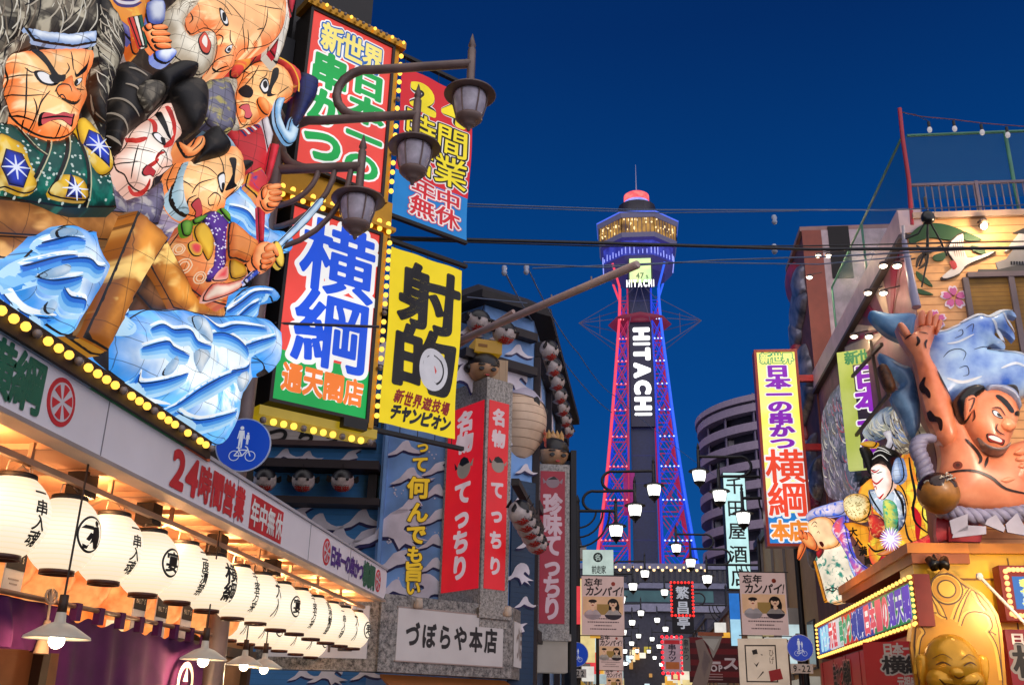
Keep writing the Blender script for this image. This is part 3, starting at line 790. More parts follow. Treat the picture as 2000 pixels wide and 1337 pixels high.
# --- ship
fs1 = FA(265, 415, -3.15, 62)
WOOD = dict(e=1.0, wire=.36, ink=.011, spread=.16, fine=2.5, warp=.02)
Wd1, Wd2 = NEB('#dc8f38', '#8a4c18', blot='#ffd27a', **WOOD), NEB('#cf8a48', '#7a4820', blot='#ffc070', **WOOD)
t = thing('lantern_ship', 'glowing brown wooden ship prow built as a lantern above the canopy', 'ship', fs1.W(*fs1.px(180, 660)))
g = G()
def plank(g, fr, pts, m, H=.03, back=.2): return g.puff(fr, fr.P(pts), H * .6, m, back=back, full=.5)
fh = FA(130, 430, -3.45, 78)
plank(g, fh, Z3((-300, -10), (0, 18), (350, 60), (712, 95), (640, 243), (300, 222), (0, 205), (-300, 190)), Wd2)
plank(g, fh.off(-.06), Z3((-300, 195), (0, 212), (300, 228), (605, 262), (545, 400), (300, 360), (0, 330), (-300, 310)), Wd2)
plank(g, fh.off(-.12), Z3((-300, 320), (0, 334), (300, 366), (560, 400), (430, 720), (330, 735), (160, 620), (0, 480), (-300, 300)), Wd1)
part('left_planking', g, t)
g = G()
plank(g, fs1, Z3((720, 85), (800, 150), (878, 222), (800, 350), (700, 530), (610, 720), (560, 815), (500, 780), (432, 745), (520, 560), (620, 330)), Wd1, .1)
part('prow_post', g, t)
g = G()
plank(g, fh.off(.12), Z3((690, 100), (722, 84), (640, 290), (540, 520), (432, 748), (338, 742), (440, 590), (560, 390)), NEB('#b98a5c', '#6a4a2c', **WOOD), .03)
plank(g, fs1.off(-.05), Z3((340, 742), (430, 745), (560, 818), (520, 840), (470, 832)), NEB('#e8b04a', '#a8701c', **WOOD), .03)
part('prow_edge', g, t)
g = G(); fq = FA(370, 540, -3.35, 78)
plank(g, fq, Z3((868, 232), (920, 330), (1000, 480), (1080, 560), (1185, 588), (1172, 642), (1050, 628), (905, 592), (840, 470), (782, 370)), Wd1)
plank(g, fq.off(-.08), Z3((762, 410), (830, 470), (915, 592), (850, 610), (790, 600), (710, 510)), NEB('#8a5a3a', '#3f2717', **WOOD))
plank(g, fq.off(-.12), Z3((710, 505), (800, 605), (700, 660), (620, 720), (640, 640)), NEB('#7a4c30', '#3a2415', **WOOD))
part('right_planking', g, t)
# --- waves
def wave(label, fr, out, fold, curls, at, H=.15, pale=()):
 t = thing('lantern_wave', label, 'wave', fr.W(*fr.px(*at)), 'glowing blue waves around the ship')
 g = G(); m = NEB('#eaf7ff', '#3a90e2', e=1.05, wire=.22, ink=.008, spread=.3, blot='#6cbaf2', fine=3.4)
 hf = g.puff(fr, sm(fr.P(out)), H, m, back=.25, full=.9); part('water', g, t)
 g = G()
 fl_ = fr.at(H * .75)
 for f_ in fold:
  Q = fl_.P(f_)
  for k, (w_, c_, dv) in enumerate(((.17, '#b4dcf8', -.05), (.12, '#86c2f2', -.036), (.075, '#4a96e4', -.022), (.038, '#2468cc', -.008), (.011, '#123468', .006))): g.line(fr, [(u, v + dv) for u, v in Q], w_, hf, M(c_, e=.98 if k < 4 else .5, var=.08), eps=.005 + .003 * k)
  g.line(fr, [(u, v + .03) for u, v in Q], .03, hf, M('#f6fcff', e=1.0), eps=.008)
 part('fold', g, t)
 if pale:
  g = G()
  for p in pale: fo_ = fr.off(float(hf(fl_.P(p)).max()) - .03); g.puff(fo_, sm(fo_.P(p)), .05, NEB('#f4fbff', '#8fb4d8', e=.85, wire=.2, ink=.004, spread=.1), back=.04)
  parts('foam', g, t)
 return t, hf
fw = FA(110, 560, -3.35, 76)
wave('glowing blue wave lantern curling up left of the ship prow', fw, Z3((-5, 492), (60, 420), (120, 330), (200, 252), (270, 195), (330, 160), (400, 163), (440, 193), (482, 190), (482, 250), (512, 320), (546, 372), (522, 450), (472, 540), (402, 650), (342, 736), (230, 680), (100, 585)),
 [Z3((40, 450), (150, 380), (290, 330), (380, 320)), Z3((300, 350), (380, 338), (440, 345), (480, 380), (530, 380)), Z3((190, 440), (250, 455), (330, 445), (400, 430)), Z3((300, 490), (340, 540), (420, 555), (430, 590)), Z3((240, 260), (300, 240), (370, 222), (430, 240)), Z3((60, 480), (120, 560), (200, 620), (300, 650))],
 (), (110, 600), pale=[Z3((190, 430), (250, 390), (330, 355), (355, 380), (340, 420), (270, 445)), Z3((225, 600), (245, 545), (275, 550), (285, 590), (255, 625)), Z3((290, 190), (340, 170), (395, 185), (420, 225), (360, 215), (300, 225))])
fw2 = FA(330, 700, -3.3, 74)
wave('largest glowing blue wave lantern right of the ship prow', fw2, Z3((478, 838), (560, 800), (600, 700), (680, 640), (760, 600), (850, 605), (950, 598), (1050, 625), (1150, 636), (1250, 628), (1330, 638), (1400, 652), (1440, 700), (1447, 800), (1440, 870), (1418, 920), (1352, 952), (1338, 935), (1375, 908), (1358, 870), (1300, 856), (1284, 900), (1300, 960), (1280, 1020), (1242, 1060), (1230, 1120), (1215, 1200), (1190, 1270), (1140, 1306), (1080, 1280), (900, 1150), (700, 1020), (560, 920)),
 [Z3((640, 660), (700, 640), (740, 610)), Z3((790, 700), (850, 680), (900, 710), (980, 710), (1010, 770), (1080, 790)), Z3((730, 800), (850, 770), (880, 800), (960, 840)), Z3((1090, 730), (1160, 725), (1230, 760), (1280, 830)), Z3((740, 930), (760, 985), (860, 970), (960, 930)), Z3((920, 1130), (1010, 1030), (1120, 960), (1220, 920)), Z3((1260, 790), (1330, 770), (1430, 740)), Z3((700, 1010), (800, 1070), (920, 1110)), Z3((1180, 920), (1260, 910), (1290, 880)), Z3((960, 1130), (1060, 1180), (1220, 1130)), Z3((1100, 640), (1150, 700), (1250, 680), (1390, 700))],
 (), (300, 840), H=.17, pale=[Z3((990, 870), (1000, 800), (1060, 790), (1090, 840), (1060, 900), (1030, 945)), Z3((845, 940), (870, 870), (905, 830), (920, 880), (890, 935)), Z3((1210, 960), (1250, 910), (1285, 920), (1290, 980), (1250, 1030)), Z3((1000, 640), (1060, 640), (1100, 720), (1090, 790), (1030, 720))])
fw3 = FA(480, 590, -3.2, 62)
wave('small hooked wave lantern behind the largest wave', fw3, Z3((1160, 642), (1200, 580), (1240, 520), (1300, 480), (1380, 474), (1430, 498), (1452, 545), (1420, 562), (1408, 535), (1368, 540), (1342, 600), (1330, 650), (1250, 660)), [Z3((1200, 610), (1260, 560), (1330, 510), (1420, 510)), Z3((1230, 650), (1290, 590), (1340, 560))], (), (480, 620), H=.08)
fw4 = FA(470, 440, -3.75, 60)
wave('upper blue wave lantern behind the swordsman', fw4, Z3((1165, 60), (1190, -30), (1270, -80), (1380, -60), (1420, 40), (1400, 170), (1480, 190), (1530, 240), (1510, 300), (1440, 280), (1340, 260), (1250, 180), (1190, 130)), [Z3((1200, 60), (1280, 90), (1330, 150), (1400, 190)), Z3((1250, -40), (1330, 20), (1370, 100))], (), (480, 470), H=.08)
# ------------------------------------------------------------------ faces
SKIN = NEB('#ffc080', '#f07a3a', e=1.03, wire=.2, ink=.007, spread=.12, blot='#ffdcae')
def eye(g, fr, hf, white, iris, m=None):
 g.decal(fr, sm(fr.P(white)), hf, INKM, eps=.010)
 P = np.array(fr.P(white)); c = P.mean(0); g.decal(fr, sm([tuple(c + (p - c) * .74) for p in P]), hf, M('#f4f1f2', e=.9), eps=.016)
 g.decal(fr, sm(fr.P(iris)), hf, INKM, eps=.021)
def brow(g, fr, hf, pts): g.decal(fr, sm(fr.P(pts)), hf, INKM, eps=.014)
def lips(g, fr, hf, out, inn=None, c='#d8343a'):
 g.decal(fr, sm(fr.P(out)), hf, INKM, eps=.010)
 P = np.array(fr.P(out)); q = P.mean(0); g.decal(fr, sm([tuple(q + (p - q) * .86) for p in P]), hf, M(c, e=.9), eps=.015)
 if inn: g.decal(fr, sm(fr.P(inn)), hf, M('#f6eee4', e=.9), eps=.02)
def strokes(g, fr, hf, lst, w=.01, m=None):
 for l in lst: g.line(fr, fr.P(l), w, hf, m or INKM, eps=.011)
def hairy(g, fr, out, m, H=.12, n=40, c='#d8cbb6', back=.12, seed=1, d=(0, -1), w=.012, ln=.25, dark='#15110f'):
 rng = random.Random(seed); hf = g.puff(fr, sm(fr.P(out)), H, m, back=back)
 P = np.array(fr.P(out)); A, B = P, np.roll(P, -1, 0); lo, hi = P.min(0), P.max(0); k = 0
 while k < n * 2:
  p = np.array([rng.uniform(lo[0], hi[0]), rng.uniform(lo[1], hi[1])])
  if not inside([p], A, B)[0]: continue
  k += 1; a = math.atan2(d[1], d[0]) + rng.uniform(-.35, .35); L_ = ln * rng.uniform(.5, 1.2)
  q = [tuple(p + np.array([math.cos(a + s * .5), math.sin(a + s * .5)]) * L_ * s) for s in (0, .5, 1)]
  if not inside([q[2]], A, B)[0]: continue
  g.line(fr, q, w * .6, hf, M(('#f2ead8', c, '#8a7a68')[k % 3], e=.75, var=.3) if k % 4 else M(dark), eps=.006 + .0015 * (k % 5))
 return hf
# --- 1: scowling man with headband
f1 = FA(100, 190, -3.25, 48)
t = figure('lantern_figure', 'scowling orange lantern face with white headband and green starred robe', 'lantern figure', f1, (100, 380))
g = G(); HB = NEB('#8f8371', '#1a1613', e=.62, wire=.2, spread=.3, blot='#d8ccb4', fine=7)
hairy(g, f1.off(-.1), [(-70, -60), (60, -90), (200, -40), (205, 20), (185, 72), (120, 80), (40, 68), (25, 110), (5, 140), (-70, 150)], HB, n=60, d=(.5, 1), seed=2, ln=.3, w=.016)
hairy(g, f1.off(-.14), [(170, -20), (215, 10), (245, 80), (228, 140), (210, 195), (205, 270), (185, 240), (168, 195), (176, 120), (180, 70)], HB, n=46, d=(.3, -1), seed=3, ln=.22, w=.012)
hairy(g, f1.off(-.05), [(2, 95), (45, 70), (60, 95), (20, 112), (8, 150), (4, 190), (15, 240), (-12, 240), (-25, 150)], NEB('#b9a892', '#5a4c42', e=.7, wire=.2, spread=.2, blot='#d8ccb4', fine=7), n=26, d=(-.6, -1), seed=4, ln=.15)
part('hair', g, t)
g = G(); out = Z1((150, 325), (330, 308), (560, 318), (576, 400), (545, 470), (530, 545), (542, 600), (500, 700), (470, 800), (400, 856), (290, 862), (180, 822), (70, 740), (30, 640), (12, 580), (42, 500), (20, 420), (60, 345))
hf = g.puff(f1, sm(f1.P(out)), .14, SKIN, back=.2, full=.9)
g.puff(f1.off(.11), sm(f1.P(Z1((300, 620), (330, 575), (400, 520), (420, 600), (465, 650), (440, 690), (390, 690), (330, 665)))), .1, SKIN, back=.1)
part('face', g, t)
g = G(); f = f1.at(.11)
brow(g, f, hf, Z1((200, 305), (245, 300), (300, 400), (350, 480), (395, 480), (385, 520), (330, 520), (280, 430), (230, 360)))
brow(g, f, hf, Z1((560, 330), (545, 390), (500, 440), (470, 470), (455, 440), (462, 490), (500, 470), (548, 420)))
strokes(g, f, hf, [Z1((395, 480), (420, 440), (405, 405)), Z1((150, 425), (190, 460), (230, 460)), Z1((200, 620), (225, 700), (200, 800)), Z1((300, 580), (245, 650), (230, 720)), Z1((380, 770), (375, 800), (370, 830)), Z1((440, 320), (442, 400), (450, 450)), Z1((165, 430), (158, 600), (165, 780)), Z1((25, 555), (150, 600), (270, 605)), Z1((30, 660), (120, 700), (230, 750)), Z1((20, 440), (150, 470), (200, 480)), Z1((395, 540), (450, 560), (530, 555)), Z1((30, 630), (45, 680), (60, 690))])
strokes(g, f, lambda q: hf(q) + .09, [Z1((300, 625), (330, 580), (390, 580), (410, 620)), Z1((320, 655), (350, 640), (385, 690)), Z1((385, 685), (410, 690), (450, 680))])
part('ink_lines', g, t)
g = G(); eye(g, f, hf, Z1((200, 460), (250, 455), (310, 490), (355, 530), (310, 552), (240, 530)), Z1((290, 490), (330, 480), (375, 510), (340, 540), (305, 525))); part('eye', g, t)
g = G(); eye(g, f, hf, Z1((452, 530), (470, 500), (515, 480), (505, 510), (470, 545)), Z1((455, 515), (470, 505), (478, 525), (462, 538))); part('eye', g, t)
g = G(); lips(g, f, hf, Z1((240, 725), (265, 705), (340, 720), (390, 705), (440, 712), (468, 705), (462, 740), (460, 775), (430, 770), (380, 750), (310, 755), (250, 775)), None, '#d4555a'); g.line(f, f.P(Z1((250, 742), (350, 735), (455, 735))), .012, hf, INKM, eps=.022); part('mouth', g, t)
g = G(); g.puff(f1.off(.08), f1.P(Z1((125, 205), (250, 230), (400, 245), (580, 222), (575, 300), (430, 328), (280, 310), (185, 290))), .04, NEB('#eef3fa', '#6f8fc4', e=1.0, wire=.16, ink=.01, spread=.06), back=.05); part('headband', g, t)
g = G(); GR = NEB('#0f5f58', '#06302e', e=.55, wire=0, ink=.008, spread=.1, blot='#1d8f7c')
fr1 = f1.off(-.08)
rob = Z1((-120, 760), (60, 770), (180, 840), (290, 880), (400, 860), (470, 800), (520, 790), (620, 900), (680, 1050), (725, 1290), (400, 1290), (0, 1230), (-120, 1210))
hr = g.puff(fr1, fr1.P(rob), .12, GR, back=.2)
rng = random.Random(5)
P_ = np.array(fr1.P(rob)); lo, hi = P_.min(0), P_.max(0); q = np.array([[rng.uniform(lo[0], hi[0]), rng.uniform(lo[1], hi[1])] for _ in range(260)]); q = q[inside(q, P_, np.roll(P_, -1, 0))]
for p in q: g.decal(fr1, [(p[0] + .009 * math.cos(a), p[1] + .009 * math.sin(a)) for a in np.arange(0, 6.28, 1.05)], hr, M('#d8e8e0', e=.7), eps=.008, step=.02)
part('robe', g, t)
g = G()
YEL, BLU = NEB('#f5c428', '#a87812', e=.85, wire=0, ink=.008, spread=.05, blot='#fbe08a'), NEB('#1c3fd0', '#101f78', e=.8, wire=0, ink=.006, spread=.05)
for out, dia in ((Z1((-60, 880), (60, 900), (140, 960), (190, 1080), (200, 1200), (120, 1240), (0, 1200), (-60, 1190)), Z1((0, 970), (100, 1000), (150, 1100), (110, 1210), (20, 1190), (-30, 1080))),
    (Z1((440, 800), (500, 770), (600, 880), (660, 980), (670, 1080), (600, 1130), (530, 1080), (470, 950)), Z1((510, 850), (580, 880), (640, 980), (640, 1080), (560, 1010), (480, 940))),
    (Z1((290, 1180), (350, 1110), (460, 1130), (510, 1190), (500, 1280), (280, 1250)), Z1((400, 1120), (460, 1220), (470, 1270), (370, 1260)))):
 g.puff(fr1.off(.10), sm(fr1.P(out)), .03, YEL, back=.05); h2 = g.puff(fr1.off(.13), fr1.P(dia), .012, BLU, back=.03)
 D_ = np.array(fr1.P(dia)); c = D_.mean(0)
 for k in range(4):
  a = k * math.pi / 4 + .3; g.line(fr1.off(.13), [tuple(c - np.array([math.cos(a), math.sin(a)]) * .085), tuple(c + np.array([math.cos(a), math.sin(a)]) * .085)], .014, h2, WHITE if False else M('#e6ecff', e=.9), eps=.008)
part('robe_crest', g, t)
g = G()
for l in (Z1((290, 870), (250, 1000), (140, 1230)), Z1((400, 850), (370, 1020), (280, 1240)), Z1((60, 780), (160, 930), (240, 1000)), Z1((440, 850), (500, 1050), (520, 1290))): g.line(fr1, fr1.P(l), .022, hr, INKM, eps=.014, taper=False); g.line(fr1, [(u + .018, v) for u, v in fr1.P(l)], .008, hr, M('#d8d0a8', e=.7), eps=.014, taper=False)
part('robe_lines', g, t)
# --- 2: painted actor face with black hair
f2_ = FA(290, 290, -3.2, 50)
t = figure('lantern_figure', 'white lantern face with red stage paint and huge black topknot', 'lantern figure', f2_, (300, 380)); f = f2_
g = G(); BLK = NEB('#2a2522', '#080707', e=.4, wire=.14, ink=.01, spread=.16, blot='#4a4038')
h = g.puff(f.off(-.06), sm(f.P(Z1((740, 400), (800, 370), (880, 415), (960, 470), (960, 560), (900, 640), (930, 720), (870, 770), (800, 830), (760, 950), (690, 935), (640, 860), (660, 760), (680, 620), (720, 500)))), .14, BLK, back=.15)
g.puff(f.off(.02), sm(f.P(Z1((940, 480), (1010, 430), (1100, 395), (1200, 415), (1205, 475), (1150, 510), (1060, 560), (1010, 640), (990, 600)))), .14, BLK, back=.15)
g.puff(f.off(.05), sm(f.P(Z1((1030, 600), (1060, 550), (1150, 505), (1230, 525), (1268, 600), (1262, 720), (1235, 800), (1180, 845), (1130, 820), (1090, 740)))), .15, BLK, back=.15)
g.puff(f.off(.04), sm(f.P(Z1((820, 590), (860, 530), (930, 515), (1000, 540), (1010, 600), (940, 690), (900, 720), (850, 680)))), .1, NEB('#6a6258', '#2a2520', e=.5, wire=.1, spread=.08, blot='#a09484', fine=9), back=.1)
for l in (Z1((780, 440), (850, 470), (890, 500)), Z1((760, 540), (820, 570), (835, 590)), Z1((680, 610), (740, 640), (790, 680), (850, 740)), Z1((670, 700), (730, 750), (800, 830)), Z1((655, 850), (700, 890), (740, 920))): g.line(f.off(-.06), f.P(l), .02, h, M('#b4a594', e=.6), eps=.012)
part('hair', g, t)
g = G(); out = Z1((955, 720), (1010, 650), (1060, 655), (1095, 760), (1130, 830), (1085, 890), (1060, 960), (1070, 1030), (1015, 1045), (990, 1080), (955, 1105), (945, 1150), (920, 1190), (860, 1192), (800, 1150), (770, 1090), (720, 1060), (700, 980), (740, 950), (780, 900), (810, 830), (870, 770))
hf = g.puff(f, sm(f.P(out)), .12, NEB('#fdeee2', '#e9b7a4', e=.95, wire=.18, ink=.006, spread=.1), back=.2); part('face', g, t)
f = f2_.at(.1)
g = G(); RP = M('#e0382e', e=.85, var=.3, scale=8)
for l, w in ((Z1((1045, 650), (1070, 740), (1090, 850)), .05), (Z1((945, 720), (960, 780), (950, 860)), .04), (Z1((810, 830), (850, 870), (910, 860)), .05), (Z1((960, 1000), (985, 960), (1020, 950)), .025), (Z1((880, 1060), (950, 1020), (985, 990)), .03), (Z1((830, 1130), (860, 1180), (920, 1170), (935, 1110)), .04), (Z1((1010, 920), (1070, 880), (1085, 840)), .045)): g.line(f, f.P(l), w, hf, RP, eps=.008)
part('stage_paint', g, t)
g = G(); brow(g, f, hf, Z1((980, 700), (1010, 680), (1020, 740), (1040, 820), (1065, 870), (1030, 850), (990, 770)))
strokes(g, f, hf, [Z1((965, 985), (1000, 940), (1030, 960), (1060, 1020)), Z1((960, 1000), (1000, 1030), (1040, 1030)), Z1((785, 900), (860, 930), (960, 960)), Z1((860, 900), (830, 1000), (830, 1100)), Z1((705, 990), (780, 1010), (860, 1010))]); part('ink_lines', g, t)
g = G(); eye(g, f, hf, Z1((935, 835), (970, 830), (1010, 870), (1020, 910), (985, 900), (950, 870)), Z1((985, 865), (1012, 870), (1020, 905), (995, 900))); part('eye', g, t)
g = G(); lips(g, f, hf, Z1((875, 1075), (905, 1030), (960, 1050), (980, 1060), (960, 1095), (930, 1090), (895, 1100)), None, '#c8323a'); part('mouth', g, t)
g = G(); g.puff(f.off(-.12), f.P(Z1((660, 960), (740, 1060), (850, 1190), (960, 1150), (1080, 1060), (1100, 1200), (1060, 1337), (900, 1337), (720, 1300))), .08, NEB('#8f86a8', '#4a4060', e=.6, wire=.12, spread=.1, blot='#cfc6c8', fine=9), back=.15); part('collar', g, t)
# --- 3: old smiling man lying back
f3 = FA(430, 60, -3.55, 46)
t = figure('lantern_figure', 'laughing old man lantern with long white beard and bulging bald head', 'lantern figure', f3, (430, 140)); f = f3
g = G(); g.puff(f.off(-.12), f.P(Z2((790, -60), (880, -60), (893, 0), (868, 150), (840, 260), (795, 372), (735, 300))), .06, NEB('#f2e8dc', '#b8a894', e=.8, wire=.2, spread=.05), back=.15)
g.puff(f.off(-.05), f.P(Z2((842, -60), (900, -60), (893, 0), (870, 90), (850, 20))), .03, NEB('#d8283c', '#8a1420', e=.75, wire=0, spread=.04), back=.08); g.puff(f.off(-.06), f.P(Z2((735, 300), (795, 215), (780, 300), (770, 345))), .03, NEB('#d8283c', '#8a1420', e=.75, wire=0, spread=.04), back=.08); part('robe', g, t)
g = G(); hb = hairy(g, f.off(.0), Z2((40, 120), (120, 20), (220, -60), (340, -40), (260, 70), (195, 150), (210, 230), (300, 200), (372, 215), (388, 320), (352, 420), (270, 472), (200, 405), (112, 335), (90, 230)), NEB('#f4ead8', '#b8a58c', e=.85, wire=.16, ink=.006, spread=.12), H=.14, n=50, d=(-.9, -.5), seed=9, c='#a8957c', ln=.2, w=.008, dark='#6a5a4a'); part('beard', g, t)
g = G(); out = Z2((180, 135), (230, 55), (330, -30), (560, -70), (780, -20), (812, 60), (800, 160), (762, 240), (702, 290), (620, 312), (540, 322), (500, 372), (482, 430), (400, 462), (352, 440), (380, 330), (368, 222), (300, 190), (215, 230))
hf = g.puff(f.off(.04), sm(f.P(out)), .15, NEB('#ffbf84', '#f0804a', e=1.02, wire=.22, ink=.006, spread=.14, blot='#ffd09a'), back=.25, full=.9); part('face', g, t)
f = f.off(.04).at(.12); g = G()
strokes(g, f, hf, [Z2((240, 60), (250, 110), (235, 130)), Z2((280, 150), (340, 180), (400, 185), (440, 150)), Z2((370, 200), (400, 185), (440, 220), (430, 270)), Z2((380, 260), (395, 250), (400, 290)), Z2((475, 190), (480, 260), (520, 300)), Z2((545, 160), (560, 220), (600, 300)), Z2((580, 190), (600, 250), (620, 300)), Z2((380, 0), (430, 40), (480, 110)), Z2((440, 10), (510, 90), (560, 150)), Z2((640, 190), (680, 180)), Z2((355, 430), (400, 360), (460, 345), (510, 340)), Z2((390, 430), (430, 410), (480, 395)), Z2((700, 60), (690, 160), (640, 260)), Z2((800, 60), (720, 60), (620, 40))], .012); part('ink_lines', g, t)
g = G(); eye(g, f, hf, Z2((400, 60), (425, 70), (455, 120), (465, 160), (445, 160), (415, 115)), Z2((420, 90), (440, 95), (445, 135), (428, 130))); part('eye', g, t)
g = G(); eye(g, f, hf, Z2((447, 310), (462, 285), (490, 278), (485, 310), (465, 335)), Z2((458, 310), (470, 295), (478, 310), (468, 322))); part('eye', g, t)
g = G(); hb2 = lambda q: hb(q) + .05
lips(g, f.off(-.04).at(.12), hb2, Z2((255, 280), (280, 230), (308, 208), (325, 260), (342, 300), (326, 358), (285, 352)), Z2((278, 280), (300, 240), (312, 270), (308, 320), (292, 310)), '#d8503c'); part('mouth', g, t)
# --- 4: one eyed warrior with trident
f4 = FA(520, 180, -3.45, 46)
t = figure('lantern_figure', 'one eyed lantern warrior with eye patch and red hood', 'lantern figure', f4, (520, 320)); f = f4
g = G(); hairy(g, f.off(-.08), Z2((420, 490), (505, 495), (520, 600), (505, 700), (545, 790), (480, 850), (425, 760), (440, 700), (400, 600)), NEB('#d8ccba', '#8a7c6c', e=.75, wire=.15, spread=.1, fine=8), n=30, d=(0, -1), seed=11, c='#8a7a68', ln=.15, w=.008); part('beard', g, t)
g = G(); g.puff(f.off(.02), sm(f.P(Z2((468, 492), (480, 400), (560, 350), (640, 328), (720, 368), (820, 398), (902, 470), (885, 570), (850, 610), (852, 530), (812, 452), (740, 402), (640, 396), (565, 440), (520, 492)))), .1, NEB('#e0443a', '#8a1a24', e=.85, wire=0, ink=.01, spread=.05, blot='#f0a03a', fine=5), back=.16)
for k in range(6): g.line(f.off(.02), f.P(Z2((520 + k * 22, 490 - k * 26), (580 + k * 14, 430 - k * 22))), .012, .1, INKM, eps=.01)
g.line(f.off(.02), f.P(Z2((640, 380), (740, 388), (825, 440), (868, 530), (868, 600))), .02, .1, M('#f0b02c', e=.9), eps=.012, taper=False); part('hood', g, t)
g = G(); g.puff(f.off(-.02), sm(f.P(Z2((895, 462), (970, 468), (1022, 510), (1012, 600), (962, 680), (902, 780), (860, 822), (848, 740), (870, 640)))), .13, NEB('#27357e', '#0b1030', e=.45, wire=.12, ink=.008, spread=.1), back=.14); part('hood_tail', g, t)
g = G(); out = Z2((500, 700), (500, 590), (538, 500), (560, 445), (640, 398), (740, 406), (812, 452), (852, 530), (850, 600), (800, 640), (732, 680), (702, 742), (660, 742), (610, 782), (545, 792), (520, 765))
hf = g.puff(f.off(.05), sm(f.P(out)), .11, NEB('#ffc07e', '#ee7a3c', e=1.02, wire=.17, ink=.006, spread=.1, blot='#ffca8c'), back=.2); f = f.off(.05).at(.09)
g.puff(f.off(.12), sm(f.P(Z2((632, 640), (650, 612), (690, 630), (715, 680), (700, 725), (660, 700)))), .06, NEB('#ffae62', '#e8702e', e=.95, wire=0, ink=.006, spread=.06), back=.08); part('face', g, t)
g = G(); g.decal(f, sm(f.P(Z2((538, 550), (580, 526), (614, 570), (598, 612), (555, 598)))), hf, M('#141a2c'), eps=.014); g.line(f, f.P(Z2((560, 540), (620, 470), (660, 400))), .012, hf, INKM); part('eye_patch', g, t)
g = G(); brow(g, f, hf, Z2((735, 440), (772, 428), (765, 490), (735, 545), (728, 585), (760, 590), (700, 605), (712, 540)))
strokes(g, f, hf, [Z2((600, 460), (580, 420), (610, 405)), Z2((540, 780), (580, 770), (600, 750)), Z2((700, 450), (690, 480), (650, 500)), Z2((620, 470), (610, 530)), Z2((770, 590), (810, 560), (840, 540)), Z2((560, 490), (640, 440), (800, 470)), Z2((505, 620), (600, 640), (640, 660))], .011); part('ink_lines', g, t)
g = G(); eye(g, f, hf, Z2((650, 540), (670, 500), (695, 492), (712, 530), (708, 580), (680, 592), (660, 570)), Z2((672, 520), (690, 512), (700, 540), (685, 560), (672, 545))); part('eye', g, t)
g = G(); lips(g, f, hf, Z2((540, 660), (555, 645), (590, 650), (600, 690), (615, 715), (600, 738), (570, 730), (568, 690)), None, '#e0606a'); part('mouth', g, t)
g = G(); ft = f4.off(-.02)
hr = g.puff(ft.off(-.04), ft.P(Z2((450, 790), (530, 800), (660, 760), (740, 830), (745, 930), (700, 1100), (690, 1180), (600, 1180), (520, 1000))), .1, NEB('#d23038', '#7a1420', e=.8, wire=.2, spread=.06), back=.15)
for k in range(6): g.line(ft.off(-.04), ft.P(Z2((530 + k * 24, 800 - k * 8), (560 + k * 22, 860 - k * 14))), .03, hr, M('#1c2c6c' if k % 2 == 0 else '#f0ece8', e=.7), eps=.012, taper=False)
g.puff(ft.off(.06), ft.P(Z2((655, 760), (690, 725), (730, 850), (700, 975))), .03, NEB('#e8e0e4', '#a89aa8', e=.8, wire=0, spread=.04), back=.08)
part('robe', g, t)
t = thing('lantern_trident', 'pale blue trident with red shaft beside the one eyed warrior', 'trident', f4.W(*f4.px(520, 470))); g = G()
ft = f4.off(.12); g.puff(ft, sm(f4.P(Z2((728, 650), (785, 638), (770, 690), (760, 740), (775, 790), (800, 840), (815, 780), (832, 750), (835, 800), (862, 820), (875, 800), (852, 900), (805, 922), (765, 880), (722, 780)))), .05, NEB('#cfe6f6', '#5a96c8', e=.9, wire=0, ink=.008, spread=.06), back=.06); part('head', g, t)
g = G(); g.puff(ft.off(-.02), ft.P(Z2((735, 885), (790, 895), (735, 1100), (705, 1160), (672, 1160), (700, 1060))), .05, NEB('#e02a3c', '#9a1222', e=.85, wire=0, ink=.006, spread=.05), back=.06); g.puff(ft.off(-.02), ft.P(Z2((650, 1280), (700, 1290), (690, 1500), (660, 1500))), .04, NEB('#e02a3c', '#9a1222', e=.85, wire=0, ink=.006, spread=.05), back=.06); part('shaft', g, t)
# hands
def fist(g, fr, palm, fingers, m, H=.07):
 hf = g.puff(fr, sm(fr.P(palm)), H, m, back=.08)
 for p in fingers: g.puff(fr.off(.045), sm(fr.P(p)), .045, m, back=.05)
 return hf
HAND = NEB('#ffb070', '#e06a34', e=.92, wire=0, ink=.007, spread=.05)
t2 = figure('lantern_hand', 'orange lantern fist gripping the red trident shaft', 'lantern hand', f4, (520, 400)); g = G()
fist(g, f4.off(.16), Z2((660, 1180), (700, 1145), (760, 1150), (785, 1200), (780, 1270), (740, 1310), (690, 1310), (660, 1260)), [Z2((690, 1165), (760, 1150), (782, 1180), (740, 1195), (695, 1195)), Z2((700, 1200), (770, 1195), (785, 1220), (740, 1235), (705, 1230)), Z2((700, 1235), (775, 1232), (780, 1260), (735, 1270), (700, 1262)), Z2((690, 1270), (755, 1270), (750, 1300), (700, 1300)), Z2((655, 1200), (680, 1170), (695, 1200), (680, 1240), (660, 1250))], HAND); part('fist', g, t2)
g = G(); g.puff(f4.off(.1), f4.P(Z2((560, 1100), (640, 1060), (690, 1140), (660, 1290), (640, 1290), (600, 1230), (540, 1180))), .06, NEB('#d8343c', '#f0b43a', e=.85, wire=0, ink=.01, spread=.04, blot='#2c3f9c', fine=9), back=.1); part('sleeve', g, t2)
